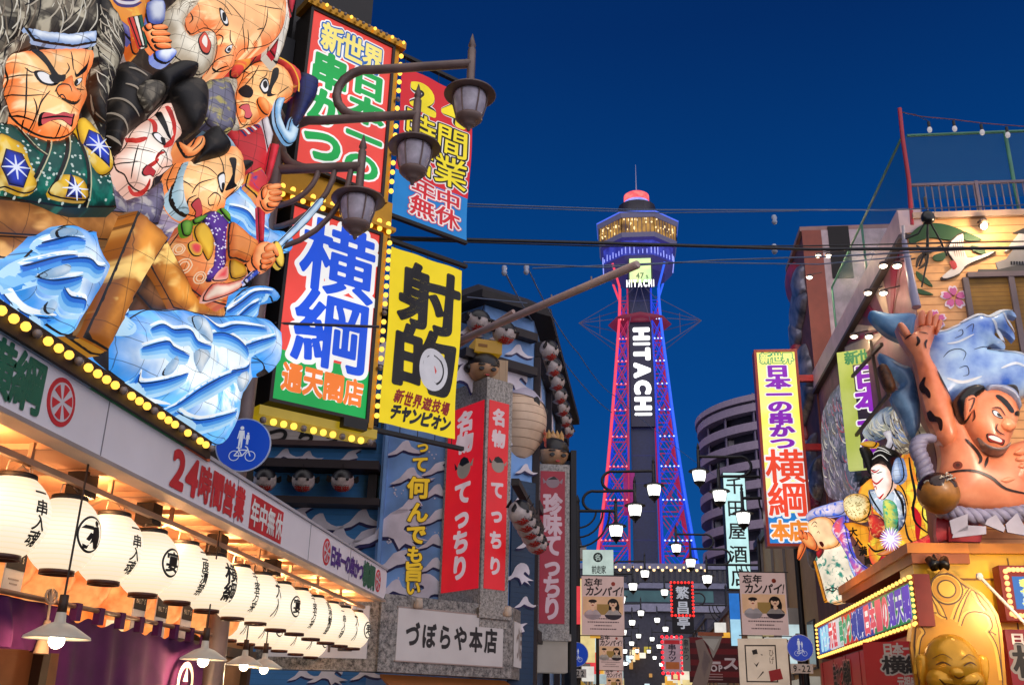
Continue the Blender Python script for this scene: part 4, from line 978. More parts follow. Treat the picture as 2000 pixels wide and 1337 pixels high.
# --- 5: bald swordsman
f5 = FA(400, 340, -3.15, 48)
t = figure('lantern_figure', 'bald lantern swordsman with black side hair, flowered vest and drawn sword', 'lantern figure', f5, (420, 560)); f = f5
g = G(); out = Z2((95, 1085), (140, 1010), (240, 1000), (300, 950), (400, 945), (470, 900), (535, 950), (562, 1040), (562, 1120), (522, 1182), (455, 1235), (440, 1290), (400, 1320), (320, 1345), (240, 1345), (170, 1310), (110, 1230), (78, 1150))
hf = g.puff(f, sm(f.P(out)), .13, NEB('#ffc486', '#f08444', e=1.03, wire=.18, ink=.006, spread=.12, blot='#ffdcae'), back=.2, full=.9); part('face', g, t)
g = G(); f = f5.at(.1)
g.puff(f.off(.1), sm(f.P(Z2((250, 1015), (270, 940), (290, 870), (372, 785), (425, 832), (472, 902), (456, 952), (385, 986), (310, 1000)))), .12, BLK, back=.2)
g.puff(f.off(-.02), sm(f.P(Z2((340, 780), (420, 790), (500, 850), (560, 960), (575, 1060), (560, 1090), (540, 960), (470, 880), (420, 820)))), .1, NEB('#b8d0e0', '#5a80a0', e=.8, wire=.15, spread=.06), back=.15)
g.puff(f.off(-.04), sm(f.P(Z2((560, 980), (620, 960), (660, 980), (640, 1010), (590, 1030)))), .06, BLK, back=.1); part('hair', g, t)
g = G(); g.puff(f.off(.16), sm(f.P(Z2((120, 900), (200, 935), (240, 875), (285, 870), (295, 925), (245, 985), (200, 1000), (165, 990)))), .07, NEB('#ffae6a', '#d86a34', e=.9, wire=0, spread=.05), back=.2); g.line(f.off(.16), f.P(Z2((200, 975), (250, 930), (265, 890))), .012, .07, INKM); part('ear', g, t)
g = G(); brow(g, f, hf, Z2((460, 1000), (480, 985), (505, 1000), (498, 1080), (502, 1135), (525, 1150), (480, 1175), (440, 1182), (480, 1090)))
strokes(g, f, hf, [Z2((330, 1240), (370, 1205), (410, 1230), (400, 1280)), Z2((330, 1240), (345, 1275), (380, 1270)), Z2((450, 1235), (500, 1190), (540, 1150)), Z2((230, 1210), (270, 1150), (370, 1120)), Z2((90, 1090), (180, 1130), (240, 1180)), Z2((250, 1020), (330, 1050), (400, 1120)), Z2((400, 960), (420, 1040), (420, 1090)), Z2((220, 1280), (215, 1240), (260, 1220))], .012); part('ink_lines', g, t)
g = G(); eye(g, f, hf, Z2((382, 1110), (410, 1080), (432, 1085), (438, 1150), (428, 1200), (405, 1190)), Z2((412, 1150), (428, 1145), (432, 1180), (415, 1185))); part('eye', g, t)
g = G(); lips(g, f, hf, Z2((232, 1270), (265, 1235), (285, 1250), (305, 1290), (322, 1330), (290, 1340), (272, 1310)), None, '#d04a50'); part('mouth', g, t)
g = G(); g.puff(f.off(.04), sm(f.P(Z2((110, 1230), (140, 1100), (180, 1010), (215, 1020), (180, 1120), (190, 1250), (220, 1335), (160, 1310)))), .16, NEB('#e6eef0', '#9ab8c8', e=.9, wire=.16, spread=.08), back=.1); part('shaved_stubble', g, t)
g = G(); fb_ = f5.off(-.02)
RO = NEB('#f08a4a', '#c04a20', e=.85, wire=.16, ink=.008, spread=.06, blot='#f4a868')
hr = g.puff(fb_, fb_.P(Z3((930, 200), (960, 140), (1010, 128), (1060, 100), (1120, 84), (1190, 130), (1200, 330), (1285, 380), (1300, 440), (1200, 500), (1180, 580), (1060, 545), (1000, 500), (930, 400), (870, 285))), .12, RO, back=.2)
for cx, cy, r in ((945, 385, 34), (1020, 450, 28), (915, 300, 26)):
 for k in (1, .6): g.line(fb_, fb_.P(Z3(*[(cx + r * k * math.cos(a), cy + r * k * math.sin(a)) for a in np.linspace(0, 6.3, 7)])), .01, hr, M('#ffd8b0', e=.8), taper=False)
part('robe', g, t)
g = G(); fv = fb_.off(.1)
h4 = g.puff(fv, sm(fv.P(Z3((1055, 112), (1120, 84), (1192, 140), (1198, 220), (1185, 330), (1165, 410), (1120, 452), (1070, 445), (1105, 340), (1108, 240), (1070, 165)))), .04, NEB('#5c2a9a', '#2c1058', e=.75, wire=0, spread=.05), back=.08)
rng = random.Random(8); P_ = np.array(fv.P(Z3((1055, 112), (1120, 84), (1192, 140), (1198, 220), (1185, 330), (1165, 410), (1120, 452), (1070, 445), (1105, 340), (1108, 240), (1070, 165)))); lo, hi = P_.min(0), P_.max(0)
q = np.array([[rng.uniform(lo[0], hi[0]), rng.uniform(lo[1], hi[1])] for _ in range(150)]); q = q[inside(q, P_, np.roll(P_, -1, 0))]
for p in q: g.decal(fv, [(p[0] + .008 * math.cos(a), p[1] + .008 * math.sin(a)) for a in np.arange(0, 6.28, 1.05)], h4, M('#f0e4ff', e=.8), eps=.006, step=.02)
def patch(pts, mid, edge): g.puff(fv.off(.02), sm(fv.P(Z3(*pts))), .03, NEB(mid, edge, e=.85, wire=0, ink=.008, spread=.05), back=.06)
patch([(1015, 170), (1060, 150), (1105, 210), (1108, 300), (1080, 350), (1050, 300), (1010, 220)], '#f4c030', '#c08010')
patch([(940, 150), (975, 135), (1000, 160), (990, 215), (955, 220), (942, 190)], '#7cb83a', '#3a7a1a'); patch([(1000, 135), (1040, 115), (1080, 110), (1050, 145), (1010, 160)], '#8ac43a', '#3a7a1a')
patch([(975, 260), (1010, 245), (1050, 270), (1045, 320), (1005, 325), (980, 295)], '#e8434a', '#f0c040'); patch([(1140, 85), (1160, 75), (1195, 110), (1192, 145)], '#8ac43a', '#3a7a1a')
patch([(1100, 450), (1130, 400), (1180, 375), (1185, 440), (1150, 455)], '#e8434a', '#f4b0a0'); patch([(1195, 340), (1240, 350), (1278, 385), (1275, 430), (1200, 440)], '#e0a828', '#a06810'); patch([(1050, 560), (1100, 470), (1180, 465), (1280, 440), (1240, 500), (1150, 540)], '#f6dcc8', '#d85040')
part('vest', g, t)
g = G(); fz = fb_.off(.16)
g.puff(fz, sm(fz.P(Z3((1195, 150), (1250, 170), (1300, 215), (1345, 250), (1330, 310), (1290, 355), (1230, 335), (1190, 320)))), .09, NEB('#f09048', '#c8602a', e=.9, wire=.16, ink=.008, spread=.07), back=.12); part('arm', g, t)
g = G(); fist(g, fz.off(.04), Z3((1325, 275), (1375, 245), (1425, 265), (1442, 330), (1405, 390), (1350, 402), (1310, 355)), [Z3((1360, 285), (1400, 260), (1425, 285), (1400, 310), (1365, 315)), Z3((1350, 315), (1400, 310), (1420, 330), (1385, 350), (1345, 345)), Z3((1345, 345), (1390, 348), (1405, 368), (1365, 380), (1340, 368)), Z3((1345, 372), (1380, 382), (1375, 400), (1345, 402)), Z3((1380, 265), (1420, 280), (1440, 330), (1420, 335), (1400, 300))], HAND); part('fist', g, t)
t3 = thing('lantern_sword', 'pale blue sword with gold guard held by the bald swordsman', 'sword', fz.W(*fz.px(530, 500))); g = G(); fy = fz.off(.02)
g.puff(fy, fy.P([(528, 486), (560, 455), (596, 418), (622, 388), (633, 383), (630, 400), (600, 436), (566, 468), (538, 494)]), .035, NEB('#cfe4f6', '#5a90c8', e=.9, wire=0, ink=.008, spread=.03), back=.03); part('blade', g, t3)
g = G(); cx, cy = 540, 499; g.puff(fy.off(.03), fy.P([(cx + 11 * math.cos(a) + 5 * math.sin(a), cy + 27 * math.sin(a)) for a in np.linspace(0, 6.28, 18)[:-1]]), .03, NEB('#f4d050', '#a87a18', e=.9, wire=0, ink=.01, spread=.03), back=.06); part('guard', g, t3)
g = G(); g.puff(fy, fy.P([(525, 505), (533, 512), (500, 540), (480, 556), (474, 548), (495, 528)]), .03, NEB('#2f52c4', '#14206a', e=.8, wire=0, spread=.03, blot='#e8e8ff', fine=14), back=.06); part('grip', g, t3)
# --- 6: figure at the top with fan hand
f6 = FA(280, 50, -3.7, 48)
t = figure('lantern_figure', 'lantern figure cut by the top edge with orange robe and raised hand', 'lantern figure', f6, (270, 120)); f = f6
g = G(); hr = g.puff(f, sm(f.P(Z1((530, -80), (900, -80), (920, 60), (880, 200), (860, 330), (820, 330), (790, 230), (700, 170), (570, 80)))), .12, NEB('#f49a3c', '#c8541c', e=.85, wire=0, ink=.008, spread=.08, blot='#f8c04a', fine=9), back=.15)
for k, c in enumerate(('#4a3a7a', '#e8e0ea', '#4a3a7a')): g.line(f, f.P(Z1((640, -10 - k * 14), (700, 70 - k * 18), (790, 80 - k * 18), (850, 50 - k * 22))), .03, hr, M(c, e=.7), eps=.01 + k * .002)
g.puff(f.off(.05), f.P(Z1((590, 90), (700, 120), (790, 190), (800, 280), (740, 210))), .04, NEB('#8a86c0', '#4a4688', e=.7, wire=0, spread=.05), back=.1)
g.puff(f.off(.05), sm(f.P(Z1((890, 40), (1000, 30), (1005, 150), (960, 180), (900, 160)))), .08, NEB('#dfe4f6', '#4a62b8', e=.8, wire=0, spread=.07), back=.12)
part('robe', g, t)
g = G()
for k, c in enumerate(('#d83c34', '#f0e8dc', '#0f5a44')): g.puff(f.off(.12), f.P(Z1((765 + k * 28, 150 - k * 6), (795 + k * 28, 142 - k * 6), (850 + k * 18, 330), (832 + k * 18, 335))), .015, NEB(c, c, e=.75, wire=0, spread=.03), back=.03)
part('fan', g, t)
g = G(); fist(g, f.off(.12), Z1((885, 185), (940, 165), (1010, 175), (1050, 240), (1060, 330), (1010, 345), (950, 320), (910, 260)), [Z1((930, 180), (1000, 172), (1030, 200), (980, 212), (935, 205)), Z1((925, 215), (1010, 215), (1045, 240), (990, 250), (930, 245)), Z1((930, 255), (1010, 255), (1055, 280), (1000, 292), (940, 285)), Z1((945, 292), (1010, 298), (1055, 320), (1000, 330), (955, 318)), Z1((880, 180), (915, 165), (930, 200), (900, 212))], HAND); part('hand', g, t)
g = G(); g.puff(f.off(.1), sm(f.P(Z1((930, 330), (960, 318), (1050, 345), (1062, 380), (1000, 432), (930, 400)))), .08, NEB('#e8eefc', '#3a62d0', e=.9, wire=0, ink=.008, spread=.06), back=.1); part('cuff', g, t)
# --- filling between the figures: dark fur and cloth of the same float
t = thing('float_backing', 'dark furry cloth backing between the lantern figures', 'backing', (-4.2, 7, 4))
g = G(); fb2 = FL(-4.7)
hairy(g, fb2, [(-80, -80), (620, -80), (600, 120), (560, 300), (500, 420), (430, 600), (300, 620), (-80, 620)], NEB('#3a302a', '#120e0c', e=.25, wire=.25, spread=.4, blot='#6a5a4c', fine=4), H=.05, n=160, d=(.4, -1), seed=21, ln=.4, w=.02, c='#7a6a5a')
part('cloth', g, t)
f7 = FA(335, 430, -3.55, 48); g = G()
h = g.puff(f7, sm(f7.P([(215, 300), (300, 380), (350, 380), (365, 430), (350, 470), (330, 480), (280, 420), (225, 400), (190, 330)])), .1, NEB('#a89ab8', '#5a5080', e=.7, wire=.12, spread=.08, blot='#e0d4d0', fine=9), back=.15)
h = g.puff(f7.off(.02), sm(f7.P([(180, 130), (230, 90), (255, 110), (240, 170), (205, 190)])), .08, NEB('#a08c84', '#5a4a48', e=.6, wire=.12, spread=.08, blot='#cfc0b4', fine=9), back=.15)
h = g.puff(f7.off(.0), sm(f7.P([(395, 165), (450, 160), (460, 240), (430, 260), (395, 230)])), .08, NEB('#8a86a0', '#3a3448', e=.6, wire=.12, spread=.08, blot='#d8c878', fine=9), back=.15)
parts('sash', g, t)
# ================================================================== tall signs on the corner
def rect(fr, a, b):
 (u0, v0), (u1, v1) = fr.px(*a), fr.px(*b); return (u0, v0, u1, v1)
BULBY = '#ffc44a'
RD, LG, BL = E_('#e8483e', .95), E_('#12a24a', .95), E_('#1350d8', .95)
WL = E_('#f4f2f0', .95)
def signbox(name, label, tl, br, depth, fr, face):
 u0, v0, u1, v1 = rect(fr, tl, br)
 t = thing(name, label, 'sign', fr.W((u0 + u1) / 2, v1, -depth / 2), None)
 g = G(); g.box(fr, u0 - .05, u1 + .05, v1 - .05, v0 + .05, -depth, -.012, M('#1c1712', rough=.5));
 for a in ((u0 - .05, u0 - .01, v1 - .05, v0 + .05), (u1 + .01, u1 + .05, v1 - .05, v0 + .05), (u0 - .01, u1 + .01, v0 + .01, v0 + .05), (u0 - .01, u1 + .01, v1 - .05, v1 - .01)): g.box(fr, *a, -.0119, .03, '#2a2018')
 part('housing', g, t)
 g = G(); face(g, u0, v0, u1, v1); part('face', g, t)
 return t, (u0, v0, u1, v1)
S = SGN
def upper(g, u0, v0, u1, v1):
 g.box(S, u0 - .008, u1 + .008, v1 - .008, v0 + .008, -.011, 0, RD)
tU, (u0, v0, u1, v1) = signbox('tall_sign', 'upper tall red sign with green lettering framed by yellow bulbs', (613, 22), (742, 377), .42, S, upper)
w_, h_ = u1 - u0, v0 - v1
g = G()
g.text2(S, '新世界', (u0 + .12 * w_, v0 - .045 * h_, u0 + .9 * w_, v0 - .225 * h_), [(WL, .14), (E_('#1f5fae'), .09), (E_('#f2e07a'), .035)], slope=-.02)
g.text2(S, '日本一の', (u0 + .52 * w_, v0 - .24 * h_, u0 + .97 * w_, v0 - .97 * h_), [(WL, .11), (LG, .055)], vert=True, gap=.08)
g.text2(S, '串かつ', (u0 + .03 * w_, v0 - .24 * h_, u0 + .5 * w_, v0 - .97 * h_), [(WL, .11), (LG, .055)], vert=True, gap=.08)
part('lettering', g, tU)
def lower(g, a0, b0, a1, b1):
 s = b0 - (b0 - b1) * .755
 g.box(S, a0 - .008, a1 + .008, s, b0 + .008, -.011, 0, RD); g.box(S, a0 - .008, a1 + .008, b1 - .008, s - .0005, -.011, 0, LG)
tL, (c0, d0, c1, d1) = signbox('tall_sign', 'lower tall red and green sign with large blue characters', (575, 403), (712, 817), .42, S, lower)
w2, h2 = c1 - c0, d0 - d1
g = G()
g.text2(S, '横綱', (c0 + .14 * w2, d0 - .03 * h2, c0 + .96 * w2, d0 - .80 * h2), [(WL, .075), (BL, .02)], vert=True)
g.text2(S, '通天閣店', (c0 + .06 * w2, d0 - .81 * h2, c0 + .96 * w2, d0 - .955 * h2), [(WL, .12), (E_('#ee7a2c'), .045)], fit=True, gap=.02)
part('lettering', g, tL)
YB = M('#d8a416', rough=.35, var=.1)
GOLD = M('#c08a20', rough=.3, metal=.6, e=0)
# gilded bulb trim
g = G(); g.box(S, u0 - .12, u1 + .2, v0 + .051, v0 + .16, -.3, .06, GOLD); part('top_trim', g, tU)
bulbs(tU, S.W(u0 - .1, v0 + .11, .1), S.W(u1 + .18, v0 + .11, .1), 16, .024, BULBY, dead=(0, 1, 3, 4, 5, 7, 8, 9, 11, 12, 14))
g = G(); g.box(S, u1 + .06, u1 + .13, v1 - .1, v0 + .05, -.32, .0, GOLD); part('side_trim', g, tU)
bulbs(tU, S.W(u1 + .15, v0, .03), S.W(u1 + .15, v1, .03), 16, .034, BULBY, dead=(5, 11))
g = G(); g.box(S, c0 - .35, c1 + .2, d0 + .05, v1 - .051, -.34, -.05, GOLD); g.box(S, c0 - .3, c1 + .22, d0 + .12, d0 + .17, -.05, .05, GOLD); part('middle_trim', g, tL)
bulbs(tL, S.W(c0 - .25, d0 + .22, .0), S.W(c1 + .2, d0 + .22, 0), 12, .035, BULBY); bulbs(tL, S.W(c0 - .25, d0 + .1, .02), S.W(c1 + .2, d0 + .1, .02), 12, .035, BULBY, dead=(5,))
g = G(); g.box(S, c1 + .06, c1 + .13, d1 - .1, d0 + .05, -.32, .0, GOLD); part('side_trim', g, tL)
bulbs(tL, S.W(c1 + .15, d0, .03), S.W(c1 + .15, d1, .03), 20, .034, BULBY, dead=(8, 14))
g = G(); g.box(S, c0 - .12, c1 + .22, d1 - .2, d1 - .09, -.42, -.05, M('#e8c21e', rough=.3, e=.35)); g.box(S, c0 + .75 * w2, c1 + .02, d1 - .16, d1 - .05, -.05, .05, '#1c1a14'); part('bottom_board', g, tL)
bulbs(tL, S.W(c0 - .12, d1 - .26, -.06), S.W(c1 + .2, d1 - .26, -.06), 12, .042, BULBY, dead=(0, 4, 8, 11))
g = G(); q = S.off(-.75); uu = c0 - .12; g.box(S, c0 - .33, c0 - .1, d1 + .5, v0 - .3, -.7, -.35, M('#15161c')); part('support_frame', g, tL)
g = G(); g.tube([D(536, 631, 11.6), S.W(*S.px(740, 638, .2), .2)], .018, '#3a3238', k=6); part('stay_rod', g, tL)
# ------------------------------------------------------------------ cloth banners
def banner(name, label, tl, br, build, bar_t, bar_b, fr):
 a0, b0, a1, b1 = rect(fr, tl, br)
 t = thing(name, label, 'banner', fr.W((a0 + a1) / 2, b1))
 class Wv:
  n = fr.n
  def W(s, u, v, w=0):
   q = (u - a0) / (a1 - a0); r = (v - b1) / (b0 - b1)
   return fr.W(u, v, w + .035 * math.sin(q * 5 + r * 3) * math.sin(r * 3.1) + .012 * math.sin(q * 13 - r * 9))
 g = G(); wv = Wv(); build(g, wv, a0, b0, a1, b1); part('cloth', g, t)
 for nm, (p, q) in (('top_bar', bar_t), ('bottom_bar', bar_b)):
  g = G(); P_, Q_ = fr.W(*fr.px(*p), -.02), fr.W(*fr.px(*q), -.02); z = (P_[2] + Q_[2]) / 2; P_[2] = Q_[2] = z
  g.bar(P_, Q_, .07, .05, M('#14110f')); part(nm, g, t)
  g = G(); ve = b0 if nm == 'top_bar' else b1
  for k in range(5):
   u = a0 + (a1 - a0) * (.04 + .23 * k); x = fr.W(u, ve, 0); g.tube([x, [x[0], x[1], z]], .006, '#1a1614', k=5)
  parts('tie', g, t)
 return t, wv, (a0, b0, a1, b1)
def sheet(g, wv, a0, b0, a1, b1, m, n=14, k=24):
 vs = [wv.W(a0 + (a1 - a0) * i / n, b0 + (b1 - b0) * j / k) for j in range(k + 1) for i in range(n + 1)]; W = n + 1
 g.add(vs, [(j * W + i, (j + 1) * W + i, (j + 1) * W + i + 1, j * W + i + 1) for j in range(k) for i in range(n)], m, True)
def b1_(g, wv, a0, b0, a1, b1):
 s = b0 + (b1 - b0) * .70
 sheet(g, wv, a0, b0, a1, s, M('#e02833', e=.7, rough=.7, var=.06), k=18); sheet(g, wv, a0, s, a1, b1, M('#1d84d0', e=.75, rough=.7, var=.06), k=8)  # glow put into the banner cloth to brighten it
 W_, H_ = a1 - a0, b0 - b1; bk, yl, wh, rd = M('#15110f'), M('#f4dc20', e=.9), M('#f4ecec', e=.8), M('#d8252f', e=.75)
 g.text2(wv, '24', (a0 + .08 * W_, b0 - .05 * H_, a0 + .98 * W_, b0 - .27 * H_), [(wh, .15), (bk, .11), (yl, .06)], fit=True, gap=.14, w=.012)
 g.text2(wv, '時間', (a0 + .06 * W_, b0 - .27 * H_, a0 + .96 * W_, b0 - .47 * H_), [(wh, .085), (bk, .055), (yl, .01)], w=.012, gap=.04)
 g.text2(wv, '営業', (a0 + .06 * W_, b0 - .47 * H_, a0 + .96 * W_, b0 - .68 * H_), [(wh, .085), (bk, .055), (yl, .01)], w=.012, gap=.04)
 g.text2(wv, '年中', (a0 + .2 * W_, b0 - .7 * H_, a0 + .9 * W_, b0 - .83 * H_), [(rd, .1), (wh, .075), (rd, .02)], w=.012, gap=.05)
 g.text2(wv, '無休', (a0 + .2 * W_, b0 - .82 * H_, a0 + .9 * W_, b0 - .95 * H_), [(rd, .1), (wh, .075), (rd, .02)], w=.012, gap=.05)
SB = S.off(-.25)
banner('cloth_banner', 'red and blue cloth banner with yellow characters behind the near street lamps', (786, 128), (911, 476), b1_, ((752, 88), (908, 166)), ((735, 402), (912, 480)), SB)
def b2_(g, wv, a0, b0, a1, b1):
 sheet(g, wv, a0, b0, a1, b1, M('#f8da1a', e=.78, rough=.7, var=.05)); W_, H_ = a1 - a0, b0 - b1; bk = M('#1d1a1c', rough=.6)  # the yellow cloth is given a glow of its own to lift it
 g.text(wv, '射', a0 + .14 * W_, b0 - .07 * H_, a0 + .96 * W_, b0 - .43 * H_, bk, off=.036, w=.012)
 g.text(wv, '的', a0 + .1 * W_, b0 - .44 * H_, a0 + .95 * W_, b0 - .79 * H_, bk, off=.04, w=.012)
 g.text(wv, '新世界遊技場', a0 + .15 * W_, b0 - .80 * H_, a0 + .92 * W_, b0 - .885 * H_, M('#d0302c', e=.2), off=.045, w=.012, fit=True, gap=.08, shear=.25)
 g.text(wv, 'チャンピオン', a0 + .12 * W_, b0 - .885 * H_, a0 + .94 * W_, b0 - .975 * H_, M('#23262e'), off=.06, w=.012, fit=True, gap=.06, shear=.25)
 cu, cv = a0 + .66 * W_, b0 - .64 * H_
 for r, m, w in ((.2, M('#dcd8e0', e=.6), .02), (.15, bk, .024), (.13, M('#dcd8e0', e=.6), .028), (.05, M('#e03a34', e=.6), .032)):
  ru = r * 1.15; g.add([wv.W(cu + ru * math.cos(a), cv + r * 1.5 * math.sin(a), w) for a in np.linspace(0, 6.2832, 29)[:-1]], [tuple(range(28))], m)
banner('cloth_banner', 'yellow cloth banner with black characters and a shooting target', (765, 481), (888, 857), b2_, ((742, 455), (912, 525)), ((708, 826), (905, 882)), S.off(-.2))
# ================================================================== street lamps
def lampmats(lit): return M('#fdfbf4', e=2.4, var=.02) if lit else M('#c8bec8', rough=.35, var=.2, scale=8)
def lamp_head(name, label, c, lit, group, parts=True):
 c = np.asarray(c, float); t = thing(name, label, 'street lamp', c, group)
 return t
MET = M('#7d675f', rough=.45, metal=.1, var=.25)
METF = M('#1b1a1e', rough=.5)
def head_meshes(lit, met):
 g = G(); g.lathe((0, 0, 0), [(0, .1), (.06, .1), (.09, .05), (.2, .03), (.3, -.01), (.315, -.035), (.3, -.04), (.19, -.03), (0, -.02)], met, k=28); hat = g
 g = G(); g.lathe((0, 0, 0), [(0, -.03), (.19, -.035), (.2, -.08), (.185, -.2), (.15, -.33), (.12, -.36), (0, -.36)], lampmats(lit), k=24); glass = g
 g = G()
 for k in range(6):
  a = k * math.pi / 3 + .2; d = np.array([math.cos(a), math.sin(a), 0]); g.tube([d * .2 + [0, 0, -.03], d * .21 + [0, 0, -.08], d * .195 + [0, 0, -.2], d * .158 + [0, 0, -.34]], .009, met, k=5)
 ribs = g
 g = G(); g.lathe((0, 0, 0), [(0, -.345), (.165, -.345), (.165, -.37), (.12, -.42), (.085, -.43), (.08, -.46), (.05, -.48), (.028, -.5), (.022, -.53), (0, -.555)], met, k=20); bowl = g
 g = G(); g.lathe((0, 0, 0), [(.05, .09), (.05, .62), (.036, .64), (.036, .66), (.05, .68), (.004, .86), (0, .86)], met, k=10); finial = g
 return dict(hat=hat, glass=glass, rib=ribs, bowl=bowl, finial=finial)
_hm = {}
def lamp_post(fr, base, heads, label, group, lit, side, met, pole_top, r=.06, pole=True):
 """pole with three lantern heads on looping arms; heads are (u, v) of the hats in the plane fr, outermost first"""
 t = thing('street_lamp', label, 'street lamp', (*base[:2], 0), group)
 key = (lit,)
 if key not in _hm: _hm[key] = {k: v.mesh(k) for k, v in head_meshes(lit, met).items()}
 bu = float((np.array(base) - fr.o) @ fr.u)
 if pole:
  g = G(); zt = pole_top; g.tube([fr.W(bu, 0 - fr.o[2]), fr.W(bu, zt * .4 - fr.o[2]), fr.W(bu, zt - fr.o[2])], [r * 1.6, r * 1.15, r], met, k=12)
  g.lathe(fr.W(bu, zt - fr.o[2]), [(r * .8, 0), (r * .8, .1), (r * 1.1, .14), (.004, .34)], met, k=10); part('pole', g, t)
 s = side
 for i, (u, v) in enumerate(heads):
  p = fr.W(u, v)
  hd_ = child_at(_hm[key]['hat'], 'lamp_head', t, p)
  for k in ('glass', 'rib', 'bowl', 'finial'):
   o = bpy.data.objects.new(k, _hm[key][k]); COL.objects.link(o); o.parent = hd_
  g = G(); va = v + .42
  if i < 2:
   u2, v2 = heads[i + 1]; vb = v2 + .42; R_ = (va - vb) / 2; far = u2 - s * .62
   pts = [(u, va), (far + s * R_ * .2, va - .02)] + [(far - s * R_ * 1.15 * math.sin(a), (va + vb) / 2 + R_ * math.cos(a)) for a in np.linspace(.25, math.pi - .1, 9)] + [(far + s * R_ * .4, vb), (u2, vb)]
   g.tube([fr.W(*q) for q in pts], r * .62, met, k=8)
  else:
   g.tube([fr.W(u, va), fr.W(bu, va)], r * .66, met, k=8)
   for k in range(3):
    e0 = bu + s * (.55 + .2 * k); dep = .5 + .28 * k
    g.tube([fr.W(e0 - (e0 - bu) * (1 - math.cos(a)), va - dep * math.sin(a)) for a in np.linspace(0, math.pi / 2, 8)], r * .4, met, k=6)
  part('arm', g, t)
 return t
FY = Fr((0, 9.9, 0), 0)
hd = [FY.px(918, 181), FY.px(810, 283), FY.px(700, 386)]
lamp_post(FY, FY.W(*FY.px(470, 860)), hd, 'nearest street lamp with three unlit lantern heads in front of the tall signs', 'street lamps along the street', False, 1, MET, 8.2, r=.092)
# ------------------------------------------------------------------ round blue path signs
def path_sign(x, y, dpx, fr, label, plate=True, r=.3):
 c = fr.px(x, y); t = thing('path_sign', label, 'traffic sign', fr.W(*c), 'round blue path signs'); k = 40
 def disc(r, k=40): return [(c[0] + r * math.cos(i * 2 * math.pi / k), c[1] + r * math.sin(i * 2 * math.pi / k)) for i in range(k)]
 g = G(); g.prism(fr, disc(r), -.02, 0, M('#c9cfe0', rough=.4)); g.prism(fr, disc(r * .955), -.001, .004, M('#0a48cc', rough=.35, e=.4, var=.05)); part('disc', g, t)  # slight glow put into the painted disc to brighten the blue
 g = G(); wm = M('#e4e8f4', e=.5); U = lambda pts: [(c[0] + x * r, c[1] + y * r) for x, y in pts]
 for cx, cy, s in ((-.1, .62, 1.0), (.14, .42, .55)):
  P_ = lambda pts: U([(cx + x * s, cy + y * s) for x, y in pts])
  g.prism(fr, P_([(.07 * math.cos(a), .07 * math.sin(a)) for a in np.arange(0, 6.2, .6)]), .004, .007, wm)
  g.prism(fr, P_([(-.09, -.09), (.09, -.09), (.13, -.4), (.09, -.4), (.07, -.2), (.06, -.75), (.01, -.75), (0, -.42), (-.03, -.75), (-.08, -.75), (-.07, -.2), (-.1, -.4), (-.14, -.4)]), .004, .007, wm)
 part('walkers', g, t)
 g = G()
 for cx in (-.28, .3):
  R0, R1 = .19, .165; rg = [(cx + R0 * math.cos(a), -.42 + R0 * math.sin(a)) for a in np.linspace(0, 6.2832, 29)[:-1]]; rn = [(cx + R1 * math.cos(a), -.42 + R1 * math.sin(a)) for a in np.linspace(0, 6.2832, 29)[:-1]]
  g.add([fr.W(*q, .006) for q in U(rg) + U(rn)], [(i, (i + 1) % 28, 28 + (i + 1) % 28, 28 + i) for i in range(28)], wm)
 for l in ([(-.28, -.42), (-.12, -.2), (.18, -.2), (.0, -.42), (-.28, -.42)], [(.0, -.42), (-.15, -.14)], [(.3, -.42), (.16, -.1), (.08, -.06)], [(-.22, -.12), (-.08, -.14)]):
  P_ = U(l)
  for a, b in zip(P_, P_[1:]): g.line(fr, [a, b], .012 * r / .3, 0, wm, eps=.0065, taper=False)
 part('bicycle', g, t)
 if plate:
  g = G(); g.box(fr, c[0] - .24, c[0] + .24, c[1] - r - .25, c[1] - r - .05, -.02, 0, M('#d9d2c8', rough=.4)); g.text(fr, '9-22', c[0] - .2, c[1] - r - .08, c[0] + .2, c[1] - r - .22, M('#22252c'), off=.02, w=.004, prop=.2); part('time_plate', g, t)
 return t
FS = Fr((0, 9.72, 0), 8)
path_sign(475, 868, 108, FS, 'large round blue path sign half behind the blue wave lantern', plate=False, r=.275)
# ================================================================== blowfish restaurant
E0 = D(945, 950, 17.0)
CL, CR = Fr(E0, -45), Fr(E0, 45)
GRAN = M('#b9b2aa', kind='granite', c2='#55504e', scale=24, rough=.5)
GRAN2 = M('#a39d98', kind='granite', c2='#2e2b2b', scale=15, rough=.5)
BW, BW2 = M('#82b2f0', var=.25, scale=1.2, rough=.55), M('#3f86c4', kind='slats', rough=.5)
FOAM, NAVY = M('#ece4ee', rough=.6), M('#241f58', rough=.6)
W1 = Fr(CL.W(*CL.px(866, 960)) + np.array([0, .1, 0]), 8)         # wall with the painted waves
W2 = Fr(E0 + np.array([.25, .9, 0]), 45)  # upper corner wall
tz = thing('blowfish_restaurant', 'blue restaurant building painted with white waves', 'building', (-3.5, 19, 0))
g = G()
cA = W2.W(*W2.px(1042, 700)); street_x = cA[0]
a = W1.W(*W1.px(440, 1000)); b = W1.W(*W1.px(868, 1000)); c = W2.W(*W2.px(944, 700))
W0 = W1.off(-.25); a = W0.W(*W0.px(440, 1000), -.31); r0_ = W0.W(*W0.px(738, 1000), -.31); r1_ = W1.W(*W1.px(738, 1000))
foot = [(a[0], a[1]), (r0_[0], r0_[1]), (r1_[0], r1_[1]), (b[0], b[1]), (c[0], c[1]), (cA[0], cA[1]), (cA[0] + .15, cA[1] + 7.0), (a[0], a[1] + 9)]
zt = W2.W(*W2.px(980, 606))[2]
n = len(foot); vs = [(x, y, z) for z in (0, zt) for x, y in foot]
